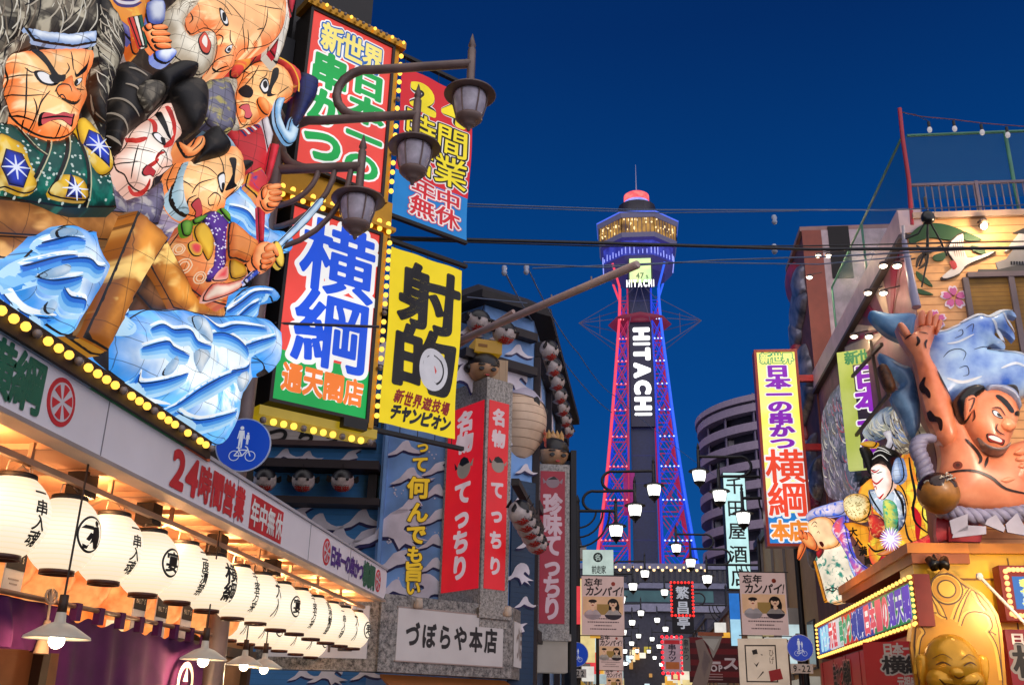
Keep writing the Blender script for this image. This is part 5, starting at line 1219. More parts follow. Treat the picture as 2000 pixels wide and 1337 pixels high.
g.add(vs, [(i, (i + 1) % n, n + (i + 1) % n, n + i) for i in range(n)] + [tuple(range(n, 2 * n))], BW); part('wall', g, tz)
g = G(); zr0 = zt
q = [(-.35, -.35), (0, -.4), (0, -.4), (0, -.4), (0, -.4), (.35, -.2), (.4, .3), (0, .3)]
v2 = [(foot[i][0] + (q[i][0]), foot[i][1] + q[i][1]) for i in range(n)]
g.add([(x, y, zr0 + .001) for x, y in v2] + [(x, y, zr0 + .16) for x, y in v2] + [(x * .75 + -3.6 * .25, y * .75 + 21 * .25, zr0 + .75) for x, y in v2], [(i, (i + 1) % n, n + (i + 1) % n, n + i) for i in range(n)] + [(n + i, n + (i + 1) % n, 2 * n + (i + 1) % n, 2 * n + i) for i in range(n)] + [tuple(range(n))[::-1], tuple(range(2 * n, 3 * n))], M('#1d1719', rough=.7)); part('roof', g, tz)
def crest(g, fr, x, y, s, kind, flip=1):
 g = G()
 u, v = fr.px(x, y); k = s / 7600
 A_ = {0: [(-60, -18), (-30, 2), (-8, 30), (12, 36), (22, 16), (50, 2), (78, 6), (50, -8), (15, -4), (-4, 2), (-25, -12)],
  1: [(-85, -34), (-40, -10), (-20, 26), (12, 50), (46, 46), (62, 22), (60, 0), (40, 14), (28, 2), (60, -14), (88, -22), (50, -26), (70, -44), (34, -30), (20, -44), (6, -20), (-22, -16), (-50, -32)],
  2: [(-55, -30), (-20, -6), (0, 20), (30, 30), (55, 34), (28, 16), (40, -2), (10, -10), (-15, -24)]}[kind]
 sh = [(u + flip * x_ * k - .015, v + y_ * k - .0011 * s) for x_, y_ in A_]; P_ = [(u + flip * x_ * k, v + y_ * k) for x_, y_ in A_]
 g.prism(fr, catmull(sh, 2), .001, .006, NAVY); g.prism(fr, catmull(P_, 2), .006, .016, FOAM); part('painted_wave', g, tz)
g = G(); rng = random.Random(3)
for x, y, s, k, fl_ in ((790, 880, 42, 0, 1), (800, 935, 46, 0, 1), (800, 985, 46, 2, 1), (765, 1035, 58, 1, 1), (768, 1095, 52, 2, 1), (770, 1155, 46, 0, 1), (850, 915, 36, 2, 1), (852, 965, 40, 0, 1), (850, 1008, 40, 2, 1), (848, 1062, 38, 0, 1), (848, 1108, 38, 0, 1), (845, 1150, 40, 1, -1), (750, 700, 60, 1, 1), (740, 600, 60, 0, 1), (830, 620, 60, 1, 1)):
 crest(g, W1, x, y, s, k, fl_)
for x, y, s, k in ((915, 650, 34, 0), (905, 700, 46, 2), (910, 735, 50, 1), (1010, 690, 40, 0), (1000, 740, 44, 1), (975, 655, 36, 2)): crest(g, W2, x, y, s, k)
SS = Fr((cA[0] + .012, cA[1], 0), 88.77)
for u_, v_, k in ((.8, 7.6, 1), (2.2, 7.0, 0), (1.2, 6.2, 2), (3.4, 7.7, 1), (2.6, 5.6, 1), (4.6, 6.6, 0), (1.0, 4.8, 0), (3.8, 5.0, 2), (5.4, 5.6, 1), (2.0, 3.9, 1)): crest(g, SS, *PX(SS.W(u_, v_)), 60, k)
gw = G(); r_ = rect(W2, (999, 935), (1041, 1300)); gw.box(W2, r_[0], r_[2] - .03, -E0[2] + .3, r_[1], .0, .04, M('#22405e', kind='slats', rough=.5))  # dark slats added so the gloom beside the column sits in their colour
for x, y, k in ((1012, 985, 0), (1026, 1060, 2), (1012, 1120, 1), (1024, 1180, 0), (1010, 1230, 2), (1015, 860, 1), (1025, 920, 0)): crest(g, W2.off(.05), x, y, 30, k)
for u_, v_, w_, h_ in ((.1, 8.25, 6.8, .3), (.1, 5.25, 6.8, .16), (.1, 2.9, 6.8, .2)): gw.box(SS, u_, u_ + w_, v_, v_ + h_, .001, .14, M('#2a2024', rough=.6))
for u_ in (.02, 2.3, 4.6, 6.6): gw.box(SS, u_, u_ + .14, .1, 8.2, .0015, .12, M('#2a2024', rough=.6))
for v_ in (8.45, 7.75): gw.box(W2, W2.px(900, 640)[0], -.02 + W2.px(1040, 640)[0], v_ - W2.o[2], v_ + .16 - W2.o[2], .002, .2, M('#231a1e', rough=.6))
parts('timber', gw, tz)
for i in range(46):
 u, v = W1.px(*rng.choice(((845, 890), (775, 960), (760, 1060), (790, 1130), (830, 960), (845, 1035), (785, 1090)))); u += rng.gauss(0, .09); v += rng.gauss(0, .06); r = rng.uniform(.008, .02)
 g.prism(W1, [(u + r * math.cos(a), v + r * math.sin(a)) for a in np.arange(0, 6.2, .8)], .002, .009, FOAM)
part('painted_spray', g, tz)
g = G(); u, vt = W1.px(812, 1172); W1c = lambda x, y: W1.px(x, y)
for ch, x, y, h in zip('って何んでも旨い', (826, 821, 817, 816, 813, 811, 808, 807), (872, 907, 953, 1001, 1044, 1083, 1117, 1148), (28, 34, 44, 42, 40, 34, 38, 30)):
 cu, cv = W1.px(x, y); s = h * .0043
 g.text2(W1, ch, (cu - s, cv + s, cu + s, cv - s), [(M('#5a4624'), .075), (M('#f8c62c', e=.5), .04)], w=.03)
part('yellow_lettering', g, tz)
g = G()   # corner trims and gutter of the painted wall
u0, vb = W1.px(735, 1172); u1, _ = W1.px(868, 1172)
g.box(W1, u0 - .03, u0 + .03, vb, vb + 5.6, .002, .1, BW); g.box(W1, u0, u1, vb - .06, vb, .002, .08, M('#27496f')); part('trim', g, tz)
# left recess with shutters, painted board and eaves
W0 = W1.off(-.25)
g = G(); u0, v0 = W0.px(470, 790); u1, v1 = W0.px(737, 1180); g.box(W0, u0, u1, v1 - 1.5, v0 + 1.0, -.3, 0, BW2); part('shutter', g, tz)
g = G(); r_ = rect(W0, (520, 826), (733, 868)); g.box(W0, r_[0], r_[2], r_[3], r_[1], .001, .06, M('#b3a8a2', kind='slats', rough=.6)); g.box(W0, r_[0] - .05, r_[2] + .03, r_[3] - .1, r_[3], .001, .2, M('#4a3636')); g.box(W0, r_[0] - .05, r_[2] + .03, r_[1], r_[1] + .55, .001, .12, M('#3a2f30'))
for ch, x in zip('つちり', (545, 598, 652)):
 cu, cv = W0.px(x, 851); g.text(W0, ch, cu - .17, cv + .17, cu + .17, cv - .17, INK, off=.05, w=.068)
part('name_board', g, tz)
g = G()
for y0, y1, d in ((905, 928, .5), (975, 995, .45)):
 r_ = rect(W0, (500, y0), (742, y1)); g.box(W0, r_[0], r_[2] + .02, r_[3], r_[1], .001, d, M('#30262a', rough=.6))
r_ = rect(W0, (722, 930), (735, 990)); g.box(W0, r_[0], r_[2], r_[3], r_[1], .001, .2, M('#2a2226'))
part('eave', g, tz)
g = G()
for x, y, s, k in ((555, 892, 34, 0), (600, 895, 30, 0), (680, 892, 36, 2), (575, 1010, 50, 2), (620, 1028, 52, 0), (705, 1020, 52, 0), (705, 1055, 60, 2), (660, 1055, 50, 0)): crest(g, W0.off(.002), x, y, s, k)
# blowfish lanterns
def fish_meshes():
 fr = Fr((0, 0, 0), 0); g = G(); g.ball((0, 0, 0), .215, M('#cdbfbb', rough=.35, var=.2, scale=8), k=20, sc=(1, .95, .98)); body = g
 g = G(); bk = M('#14131a', rough=.4)
 vs, fs = [], []
 for i in range(6):
  for j in range(20):
   th = .95 * i / 5 + .0; th = math.radians(8 + 52 * i / 5) if i else 0.0; ph = 2 * math.pi * j / 20
   zz = math.cos(th + .1 * math.sin(3 * ph)); rr = math.sin(th + .1 * math.sin(3 * ph)); vs.append((.219 * rr * math.cos(ph), -.219 * .95 * rr * math.sin(ph), .215 * zz))
 for i in range(5):
  for j in range(20): fs.append((i * 20 + j, i * 20 + (j + 1) % 20, (i + 1) * 20 + (j + 1) % 20, (i + 1) * 20 + j))
 g.add(vs, [f[::-1] for f in fs], bk, True); cap = g
 g = G()
 def on(x, z):
  y = -math.sqrt(max(0, .218 ** 2 - x * x - z * z)); return np.array([x, y * .97, z])
 for s in (-1, 1):
  g.ball(on(s * .1, .09), .03, bk, k=8)
 for k in range(9):
  x = -.12 + .03 * k; g.ball(on(x, -.02 + .01 * math.cos(k * 2)), .009, bk, k=6)
 rd = M('#c8342c', rough=.5)
 for k in range(2):
  polys, bb = glyph('福' if k == 0 else '来', .03)
  for p in polys: g.add([on((x - .5) * .15 - .07 + .14 * k, -.1 + (y - .4) * .15) * 1.004 for x, y in p], [tuple(range(len(p)))], rd)
 face = g
 g, g1, g2 = G(), G(), G()
 for s in (-1, 1): (g if s < 0 else g1).prism(fr, [(s * .2, .05), (s * .29, .1), (s * .3, 0), (s * .26, -.04), (s * .2, -.03)][::s], -.015, .015, bk)
 g2.prism(Fr((0, 0, 0), 90), [(.19, .02), (.27, .1), (.28, -.06), (.19, -.03)], -.015, .015, bk); fins, g1_, g2_ = g, g1, g2
 g = G(); g.tube([(0, 0, .2), (0, 0, .33)], .008, '#1a1616', k=5); hk = g
 return dict(body=body, cap=cap, face=face, fins=fins, fin1=g1_, fin2=g2_, hook=hk)
FM = {k: v.mesh(k) for k, v in fish_meshes().items()}
def fish(p, ang, label, group, s=1.0):
 t = thing('blowfish_lantern', label, 'lantern', p, group); t.rotation_euler = (math.radians(32), 0, math.radians(ang)); t.scale = (s,) * 3
 for k, m in FM.items():
  o = bpy.data.objects.new('fin' if k[:3] == 'fin' else k, m); COL.objects.link(o); o.parent = t
 return t
for (x, y), l in zip(((527, 947), (600, 948), (675, 948)), ('left', 'middle', 'right')):
 fish(W0.W(*W0.px(x, y), .42), 12, 'round blowfish lantern under the dark eave, %s of the row of three' % l, 'blowfish lanterns under the eave', .98)
for (x, y, d, a_), l in zip(((935, 628, .25, 40), (985, 650, .45, 45), (712, 590, .3, 20)), ('beside the yellow banner', 'above the yellow hatted doll', 'between the tall sign and the yellow banner')):
 fish(W2.W(*W2.px(x, y, d), d) if x > 900 else W1.W(*W1.px(x, y, .3), .3), a_, 'blowfish lantern under the roof edge ' + l, 'blowfish lanterns under the roof', 1.05)
ea, eb = W2.W(*W2.px(1021, 655, .3), .3), None
for i in range(7):
 p = np.array([street_x + .28, cA[1] + .2 + i * .95, 0]); p[2] = atY(1021, 655, p[1])[2] if i == 0 else 0
 if i == 0: zf_ = zt - .55
 p[2] = zf_; fish(p, 75, 'blowfish lantern in the line hanging along the street side roof, %s from the corner' % 'first second third fourth fifth sixth last'.split()[i], 'blowfish lanterns along the street side', .98)
for i in range(5):
 fo3 = SS.off(.22); q = fo3.W(*fo3.px(1016 + i * 8, 1000 + i * 15)); fish(q, 70, 'blowfish lantern in the lower line left of the maroon column, %s from the front' % 'first second third fourth last'.split()[i], 'blowfish lanterns beside the maroon column', .9)
g = G(); fo3 = SS.off(.2); g.bar(fo3.W(*fo3.px(1006, 940)), fo3.W(*fo3.px(1056, 1032)), .12, .1, M('#1c1416')); part('side_eave', g, tz)
# red two sided column
tc_ = thing('red_column_sign', 'red two sided column sign with white lettering in a granite frame', 'sign', E0 - np.array([0, 0, 3]))
RC = M('#dc1420', e=.65, rough=.4, var=.06)
def colface(fr, tl, br, xs, side):
 u0, v0, u1, v1 = rect(fr, tl, br); lo, hi = fr.px(xs[0], xs[2])[1], fr.px(xs[0], xs[1])[1]
 U0 = fr.px(xs[3], 950)[0] if side < 0 else 0; U1 = 0 if side < 0 else fr.px(xs[3], 950)[0]
 return u0, v0, u1, v1, U0, U1
zb, zt_ = CL.px(945, 1185)[1], CL.px(945, 738)[1]
for fr, tl, br, xe, sd in ((CL, (893, 780), (935, 1155), 866, -1), (CR, (954, 768), (989, 1157), 997, 1)):
 u0, v0 = fr.px(*tl); u1, v1 = fr.px(*br); ue = fr.px(xe, 960)[0]
 a, b = (ue, -.0) if sd < 0 else (.0, ue)
 g = G(); g.box(fr, a, b, zb, zt_, -.45, 0 if sd < 0 else -.002, GRAN)
 m_ = .085; a2, b2 = (a + m_, b - .06) if sd < 0 else (a + .06, b - m_)
 vt, vb = zt_ - .42, zb + .32
 part('granite_frame', g, tc_)
 g = G(); g.box(fr, a2, b2, vb, vt, .0, .012, RC); part('panel', g, tc_)
 g = G(); W_, H_ = b2 - a2, vt - vb; tx = M('#f0d4dc', e=.45); bkk = M('#2a0a10')
 for s_, q0, q1 in (('名物', .03, .27), ('てっちり', .42, .95)):
  n_ = len(s_); hh = H_ * (q1 - q0) / n_
  for i, ch in enumerate(s_):
   cv = vt - H_ * q0 - hh * (i + .5); su = min(W_ * .31, .24); sv = min(hh * .46, su * 1.05)
   g.text2(fr, ch, ((a2 + b2) / 2 - su, cv + sv, (a2 + b2) / 2 + su, cv - sv), [(bkk, .03), (tx, .058)][1:], w=.016)
 part('lettering', g, tc_)
 g = G(); cu, cv = (a2 + b2) / 2, vt - H_ * .345; R_ = min(W_ * .3, .19)
 g.prism(fr, [(cu + R_ * math.cos(a) * 1.05, cv - .03 + R_ * math.sin(a) * .95) for a in np.linspace(0, 6.28, 24)[:-1]], .012, .018, M('#dccabd', e=.15))
 g.prism(fr, [(cu - R_ * .7, cv + R_ * .35), (cu - R_ * .2, cv + R_ * .1), (cu + R_ * .3, cv + R_ * .2), (cu + R_ * .9, cv + R_ * .3), (cu + R_ * .6, cv + R_ * .75), (cu, cv + R_), (cu - R_ * .5, cv + R_ * .8)], .018, .022, INK)
 for s in (-1, 1): g.prism(fr, [(cu + s * R_ * .95, cv), (cu + s * R_ * 1.5, cv + R_ * .6), (cu + s * R_ * 1.35, cv - R_ * .1)], .012, .019, INK if s < 0 else M('#dccabd', e=.15))
 part('fish_mark', g, tc_)
g = G()
for k_, (h0, h1, o) in enumerate(((zb - .16, zb, .05), (zb - .30, zb - .16, .0))):
 for fr, sd, xe in ((CL, -1, 866), (CR, 1, 997)):
  ue = fr.px(xe, 960)[0]; a, b = (ue - o, o) if sd < 0 else (-o, ue + o); g.box(fr, a, b, h0, h1, -.45, o - (.002 if sd > 0 else 0), GRAN)
part('plinth', g, tc_)
# dolls and the great round fish
SKN = M('#c99a72', rough=.5, var=.2)
def doll(p, s, label, hat):
 p = np.asarray(p, float); t = thing('doll_head', label, 'figure', p, 'painted dolls on the columns'); fr = Fr(p, 25)
 g = G(); g.ball(p + [0, 0, .28 * s], .3 * s, SKN, k=20, sc=(1.05, .95, .9), fr=fr); part('head', g, t)
 g = G(); g.ball(p + [0, .02, .36 * s], .31 * s, M('#191414', rough=.4), k=20, sc=(1.06, 1, .82), fr=fr)
 for sx_ in (-1, 1): g.ball(fr.W(sx_ * .3 * s, .27 * s, 0), .1 * s, M('#191414', rough=.4), k=10)
 part('hair', g, t)
 f_ = fr
 for sx_ in (-1, 1):
  g = G(); g.prism(f_, [(sx_ * .12 * s + .05 * s * math.cos(a), .2 * s + .035 * s * math.sin(a)) for a in np.linspace(0, 6.28, 12)[:-1]], .26 * s, .3 * s, INK); part('eye', g, t); g = G()
  g.prism(f_, [(sx_ * .12 * s + .07 * s * math.cos(a), .285 * s + .014 * s * math.sin(a)) for a in np.linspace(0, 6.28, 12)[:-1]], .25 * s, .3 * s, INK); part('eyebrow', g, t)
 g = G(); g.prism(f_, [(.045 * s * math.cos(a), .08 * s + .02 * s * math.sin(a)) for a in np.linspace(0, 6.28, 12)[:-1]], .25 * s, .29 * s, M('#b8322c')); part('mouth', g, t)
 g = G()
 if hat == 'box': g.box(fr, -.24 * s, .3 * s, .56 * s, .82 * s, -.25 * s, .2 * s, M('#e0a81c', e=.25, rough=.4)); g.box(fr, -.18 * s, .0, .66 * s, .72 * s, .2005 * s, .21 * s, M('#8a5a10'))
 else:
  g.ball(fr.W(0, .62 * s, 0), .08 * s, '#cfa070', k=10)
  for k in range(5): g.lathe(fr.W((k - 2) * .09 * s, .56 * s, .0), [(.05 * s, 0), (.05 * s, .12 * s), (.002, .22 * s)], M('#c99a5a'), k=8)
  g.prism(fr, [(-.4 * s, .55 * s), (-.22 * s, .5 * s), (-.2 * s, .85 * s), (-.32 * s, .82 * s)], -.05, .0, SKN)
 part('hat', g, t)
 return t
top = CL.W(0, zt_)
doll(np.array([top[0] - .12, top[1] + .3, top[2] - .02]), .95, 'brown doll head with yellow box hat on top of the red column', 'box')
g = G(); pc = np.array([top[0] - .12, top[1] + .3, top[2]]); g.box(Fr(pc, 25), .12, .42, -.05, .42, -.4, .15, M('#b89a78', kind='planksv')); solo('wooden_pail', g, 'pale wooden pail beside the doll on the red column', 'pail')
tb = thing('round_fish', 'huge round wooden blowfish hanging over the street beside the red column', 'fish sign', D(1004, 835, 17.6))
pc = D(1006, 836, 18.75); ax = np.array([.16, .1, 1.0])
WDN = M('#e6c8aa', rough=.5, kind='planks', var=.15, c2='#a08068')
g = G(); pr = [(0, -.8), (.1, -.76), (.32, -.6), (.5, -.3), (.58, 0), (.56, .3), (.45, .55), (.26, .74), (0, .8)]; P_ = catmull(pr, 3, False); g.lathe(pc, [(max(0, a), b) for a, b in P_], WDN, k=32, axis=ax); part('body', g, tb)
g = G(); g.lathe(pc, [(.49, .52), (.44, .6), (.27, .76), (0, .83)], M('#c4bccc', rough=.5), k=32, axis=ax); part('crown', g, tb)
fq_ = Fr(pc, 40); g = G()
for u, v, r in ((.14, .42, .085), (.5, .34, .06)): g.prism(fq_, [(u + r * math.cos(a) * .8, v + r * 1.3 * math.sin(a)) for a in np.linspace(0, 6.28, 16)[:-1]], .2 if u > .3 else .36, .52 if u < .3 else .3, INK)
part('eye', g, tb)
g = G()
class Ball:
 def W(s, u, v, w=0):
  a = math.radians(-48) + u / .49; z = v; return pc + np.array([(.585 + w) * math.cos(a), (.585 + w) * math.sin(a), z]) * [1, 1, 1] + ax * 0
g.text(Ball(), '福', .24, -.08, .5, -.4, M('#b8432c'), off=.03, w=.012); part('lettering', g, tb)
g = G(); g.tube([pc + [.02, .1, -.74], pc + [.1, .3, -.95], pc + [.25, .6, -1.05]], [.1, .16, .03], M('#cfc8c8'), k=8); part('tail', g, tb)
# granite sign band
tg = thing('name_sign', 'white shop name panels framed in grey granite over the street corner', 'sign', D(880, 1235, 15.8))
GS = Fr(D(880, 1245, 15.8), 45)
u0, v0 = GS.px(772, 1185); u1, v1 = GS.px(1000, 1300)
v0, v1 = GS.px(880, 1192)[1], GS.px(880, 1300)[1]
vo, vi = GS.px(880, 1172)[1], GS.px(880, 1318)[1]
g = G(); g.box(GS, u0 - .25, u1, vi, vo, -.5, 0, GRAN2)
pi0, pi1 = GS.px(777, 1200)[0], GS.px(982, 1215)[0]
part('granite_frame', g, tg)
PAN = M('#d8cacb', e=.35, rough=.4, var=.06)
g = G(); g.box(GS, pi0, pi1, v1 + .04, v0 - .03, .001, .02, PAN); g.box(GS, pi0 - .02, pi1 + .02, v1 + .02, v1 + .038, .001, .03, M('#a8938c')); g.box(GS, pi0 - .02, pi1 + .02, v0 - .028, v0 - .01, .001, .03, M('#a8938c')); part('panel', g, tg)
g = G(); W_ = pi1 - pi0
for i, ch in enumerate('づぼらや本店'):
 a = pi0 + W_ * (.06 + .148 * i); g.text(GS, ch, a + .03, v0 - .24, a + W_ * .135, v1 + .24, M('#1f1a1c'), off=.04, w=.026)
part('lettering', g, tg)
fe = GS.W(u1, 0); FE = Fr((fe[0], fe[1], GS.o[2]), 84); g = G(); g.box(FE, .002, 1.25, vi, vo, -.4, -.002, GRAN2); g.box(FE, .12, 1.15, v1 + .06, v0 - .06, .0, .02, PAN); part('side_panel', g, tg)
g = G(); g.text(FE, 'づぼらや', .2, v0 - .15, 1.08, v1 + .15, M('#8a7a74'), off=.03, w=.026); part('lettering', g, tg)
GB = Fr(GS.W(u0 - .2, 0, 0) * [1, 1, 0] + [0, 0, GS.o[2]], 8); g = G(); g.box(GB, -1.9, -.02, vi, vo, -.4, -.02, GRAN2); g.box(GB, -1.75, -.22, v1 + .04, v0 - .03, -.0199, .02, PAN); part('left_panel', g, tg)
g = G(); g.text(GB, 'ふぐ料理', -1.6, v0 - .12, -.45, v1 + .12, M('#4a3f40'), off=.03, w=.026); part('lettering', g, tg)
for i, (x, y) in enumerate(((818, 1176), (992, 1192), (745, 1255), (1083, 1226), (1086, 1255))):
 p = D(x, y, 15.5 if i < 3 else 18.2); t = thing('spot_fitting', ['small beige spotlight above the left half of the granite name sign', 'small beige spotlight at the right end of the granite name sign', 'small beige spotlight below the canopy end', 'small spotlight on an arm in front of the maroon sign foot', 'small spotlight under the maroon sign'][i], 'spotlight', p, 'small unlit spotlights'); fr = Fr(p, 20)
 g = G(); g.lathe(p, [(0, .06), (.05, .06), (.07, -.04), (.075, -.07), (.0, -.06)], M('#cbb8a6', rough=.4), k=14, axis=(.2, -.5, .8)); part('head', g, t)
 g = G(); g.tube([p, p + [0, .12, .08], p + [-.05, .3, .05]], .014, '#9a8c80', k=6); part('arm', g, t)
# awning and lower wall below the granite band
g = G(); g.box(W1.off(.4), W1.px(540, 1300)[0], W1.px(905, 1300)[0], -3, W1.px(700, 1300)[1], -.2, .0, M('#3a6aa6', var=.2)); part('lower_wall', g, tz)
g = G()
for x, y, s, k in ((715, 1318, 34, 0), (640, 1316, 30, 1), (590, 1320, 30, 0)): crest(g, W1.off(.402), x, y, s, k)
g = G(); aw0, aw1 = GS.px(762, 1320)[0], GS.px(1008, 1330)[0]; va = GS.px(880, 1318)[1]
q = [GS.W(aw0, va - .02, -.3), GS.W(aw1, va - .02, -.3), GS.W(aw1 + .1, va - .5, .7), GS.W(aw0 - .1, va - .5, .7)]
g.add(q + [p - [0, 0, .04] for p in q], [(3, 2, 1, 0), (4, 5, 6, 7), (0, 1, 5, 4), (1, 2, 6, 5), (2, 3, 7, 6), (3, 0, 4, 7)], M('#c8763c', rough=.7, e=.12)); solo('cloth_awning', g, 'orange cloth awning under the granite name sign', 'awning')
# maroon column further along
MP = Fr(D(1080, 1070, 18.6), 10)
tm = thing('maroon_sign', 'maroon column sign with pale lettering and fish mark in granite frame', 'sign', MP.W(0, -2))
u0, v0 = MP.px(1049, 905); u1, v1 = MP.px(1112, 1238)
g = G(); g.box(MP, u0, u1, v1, v0, -.7, 0, GRAN); g.box(MP, u0 - .03, u1 + .03, v1 - .12, v1 - .001, -.73, .04, GRAN); part('granite_frame', g, tm)
g = G(); g.box(MP, u0 + .07, u1 - .09, v1 + .18, v0 - .14, .001, .015, M('#9a0c28', e=.5, rough=.4)); part('panel', g, tm)
g = G(); n_ = 6; hh = (v0 - v1 - .85) / n_; cu = (u0 + u1) / 2 - .01
for i, ch in enumerate('珍味てっちり'): cv = v0 - .6 - hh * (i + .5); g.text(MP, ch, cu - .17, cv + .2, cu + .17, cv - .2, M('#e8c4d0', e=.35), off=.05, w=.02)
part('lettering', g, tm)
g = G(); cv = v0 - .36; g.prism(MP, [(cu + .13 * math.cos(a), cv + .11 * math.sin(a)) for a in np.linspace(0, 6.28, 20)[:-1]], .015, .02, M('#d9b4c0', e=.1)); g.prism(MP, [(cu - .1, cv + .05), (cu + .1, cv + .06), (cu + .02, cv + .12)], .02, .024, INK)
for s in (-1, 1): g.prism(MP, [(cu + s * .12, cv), (cu + s * .2, cv + .09), (cu + s * .18, cv - .03)], .014, .021, M('#d9b4c0', e=.1))
part('fish_mark', g, tm)
doll(MP.W((u0 + u1) / 2 + .02, v0, -.3), 1.0, 'doll head with pointed crown on top of the maroon column', 'crown')
g = G(); g.box(MP, u1 + .05, u1 + .16, -3, v0 + .35, -1.2, -.2, M('#15131a')); part('drain_pipe', g, tz)
g = G(); r_ = rect(MP, (1043, 1246), (1110, 1312)); g.box(MP, r_[0], r_[2], r_[3], r_[1], -.6, -.1, M('#d8c8bc', e=.2)); solo('blank_sign', g, 'blank cream box sign under the maroon column sign', 'sign')
# boom with rounded end over the street
tp = thing('flag_boom', 'long pale pole slanting up over the street from the restaurant roof', 'pole', D(900, 662, 16.4))
g = G(); P0, P1 = D(880, 672, 16.6), D(1246, 516, 12.2); g.tube([P0, P0 + (P1 - P0) * .6, P1 - (P1 - P0) * .004, P1], [.058, .055, .054, .03], M('#cdb0a4', rough=.4, var=.1), k=14); part('shaft', g, tp)
g = G(); g.tube([D(888, 680, 16.5), D(1003, 608, 15.2)], .035, M('#b89a90'), k=8); part('brace', g, tp)
g = G()
for x, y, d in ((1077, 590, 14.2), (1155, 556, 13.2)): p = D(x, y, d); g.ball(p, .045, M('#b8a49a'), k=8); g.tube([p, p + [0, 0, .12]], .012, '#8a7a72', k=6)
part('insulator', g, tp)
# ================================================================== the tower at the end of the street
TY = 175.0
TX = float(atY(1251, 700, TY)[0])
TF = Fr((TX, TY, 0), 0)
def tz_(y, Y=TY): return float(atY(1255, y, Y)[2])
def smooth_tab(tab, z):
 for (z0, a), (z1, b) in zip(tab, tab[1:]):
  if z0 <= z <= z1: t = (z - z0) / (z1 - z0); return a + (b - a) * t
 return tab[0][1] if z < tab[0][0] else tab[-1][1]
WO = [(0, 12.5), (20, 9.2), (34, 7.25), (45, 6.05), (55, 5.15), (66, 4.25), (73, 3.7), (78, 3.6)]
WI = [(0, 3.0), (34, 2.75), (55, 2.5), (73, 2.2), (78, 2.2)]
tt = thing('steel_tower', 'tall lattice tower lit red and blue with white lettering down its front', 'tower', (TX, TY, 0))
REDL, BLUL = M('#ff4660', e=1.0, var=.1), M('#2f66ff', e=1.0, var=.1)  # coloured light on the steel is put into its glow, bright and dim
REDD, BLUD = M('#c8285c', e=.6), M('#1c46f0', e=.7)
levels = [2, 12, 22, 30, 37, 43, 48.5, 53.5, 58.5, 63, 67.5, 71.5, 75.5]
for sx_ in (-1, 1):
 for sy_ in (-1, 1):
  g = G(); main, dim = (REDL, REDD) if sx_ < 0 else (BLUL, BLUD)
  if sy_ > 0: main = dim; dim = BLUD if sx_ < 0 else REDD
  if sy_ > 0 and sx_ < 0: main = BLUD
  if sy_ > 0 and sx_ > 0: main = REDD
  def pt(z, i, j):
   wo, wi = smooth_tab(WO, z), smooth_tab(WI, z); return np.array([TX + sx_ * (wo if i else wi), TY + sy_ * (wo if j else wi), z])
  for i in (0, 1):
   for j in (0, 1):
    zs = levels + [78];
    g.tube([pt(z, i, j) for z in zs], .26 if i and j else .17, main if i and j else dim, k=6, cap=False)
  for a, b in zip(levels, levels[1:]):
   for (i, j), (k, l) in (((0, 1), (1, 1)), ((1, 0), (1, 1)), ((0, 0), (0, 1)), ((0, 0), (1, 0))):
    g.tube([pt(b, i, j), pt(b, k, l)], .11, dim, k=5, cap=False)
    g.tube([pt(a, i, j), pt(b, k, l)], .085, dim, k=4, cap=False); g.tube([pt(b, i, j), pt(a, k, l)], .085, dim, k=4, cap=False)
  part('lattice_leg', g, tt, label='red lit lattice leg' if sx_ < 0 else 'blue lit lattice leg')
  if sy_ < 0:
   g = G(); mm = M('#ff7a80' if sx_ < 0 else '#b8ccff', e=2.2)
   for z in levels[3:-1]:
    a, b = pt(z, 0, 1), pt(z, 1, 1); n = max(3, int(abs(a[0] - b[0]) / .7))
    for k in range(n): g.ball(a + (b - a) * ((k + .5) / n) + [0, -.25, .1], .16, mm, k=6)
   part('light_row', g, tt)
g = G(); DK = M('#1c2450', rough=.4, var=.2); g.box(TF, -2.1, 2.1, 0, 84, -2.1, 2.1, DK);
for z in np.arange(6, 84, 5.0): g.box(TF, -2.12, 2.12, z, z + .25, -2.12, 2.12, '#343a68')
part('lift_shaft', g, tt)
g = G(); g.box(TF, -2.0, 2.3, tz_(830, 171), tz_(615, 171), 2.3, 3.2, M('#241f3c', rough=.4)); part('sign_board', g, tt)
class RotF:
 n = TF.n
 def __init__(s, w): s.w = w
 def W(s, u, v, w=0): return TF.W(v, -u, s.w + w)
zt0, zt1 = tz_(634, 171), tz_(811, 171)
g = G(); g.text(RotF(3.25), 'HITACHI', -zt0, 1.75, -zt1, -1.35, M('#ffffff', e=2.2, var=.0), off=.08, w=.0, prop=.1); part('lettering', g, tt)
g = G(); g.box(TF, -3.6, -1.6, 36, 43, -1, 2.15, M('#c8329a', e=.35)); part('lower_cabin', g, tt)  # magenta light on the box is put into its colour and glow
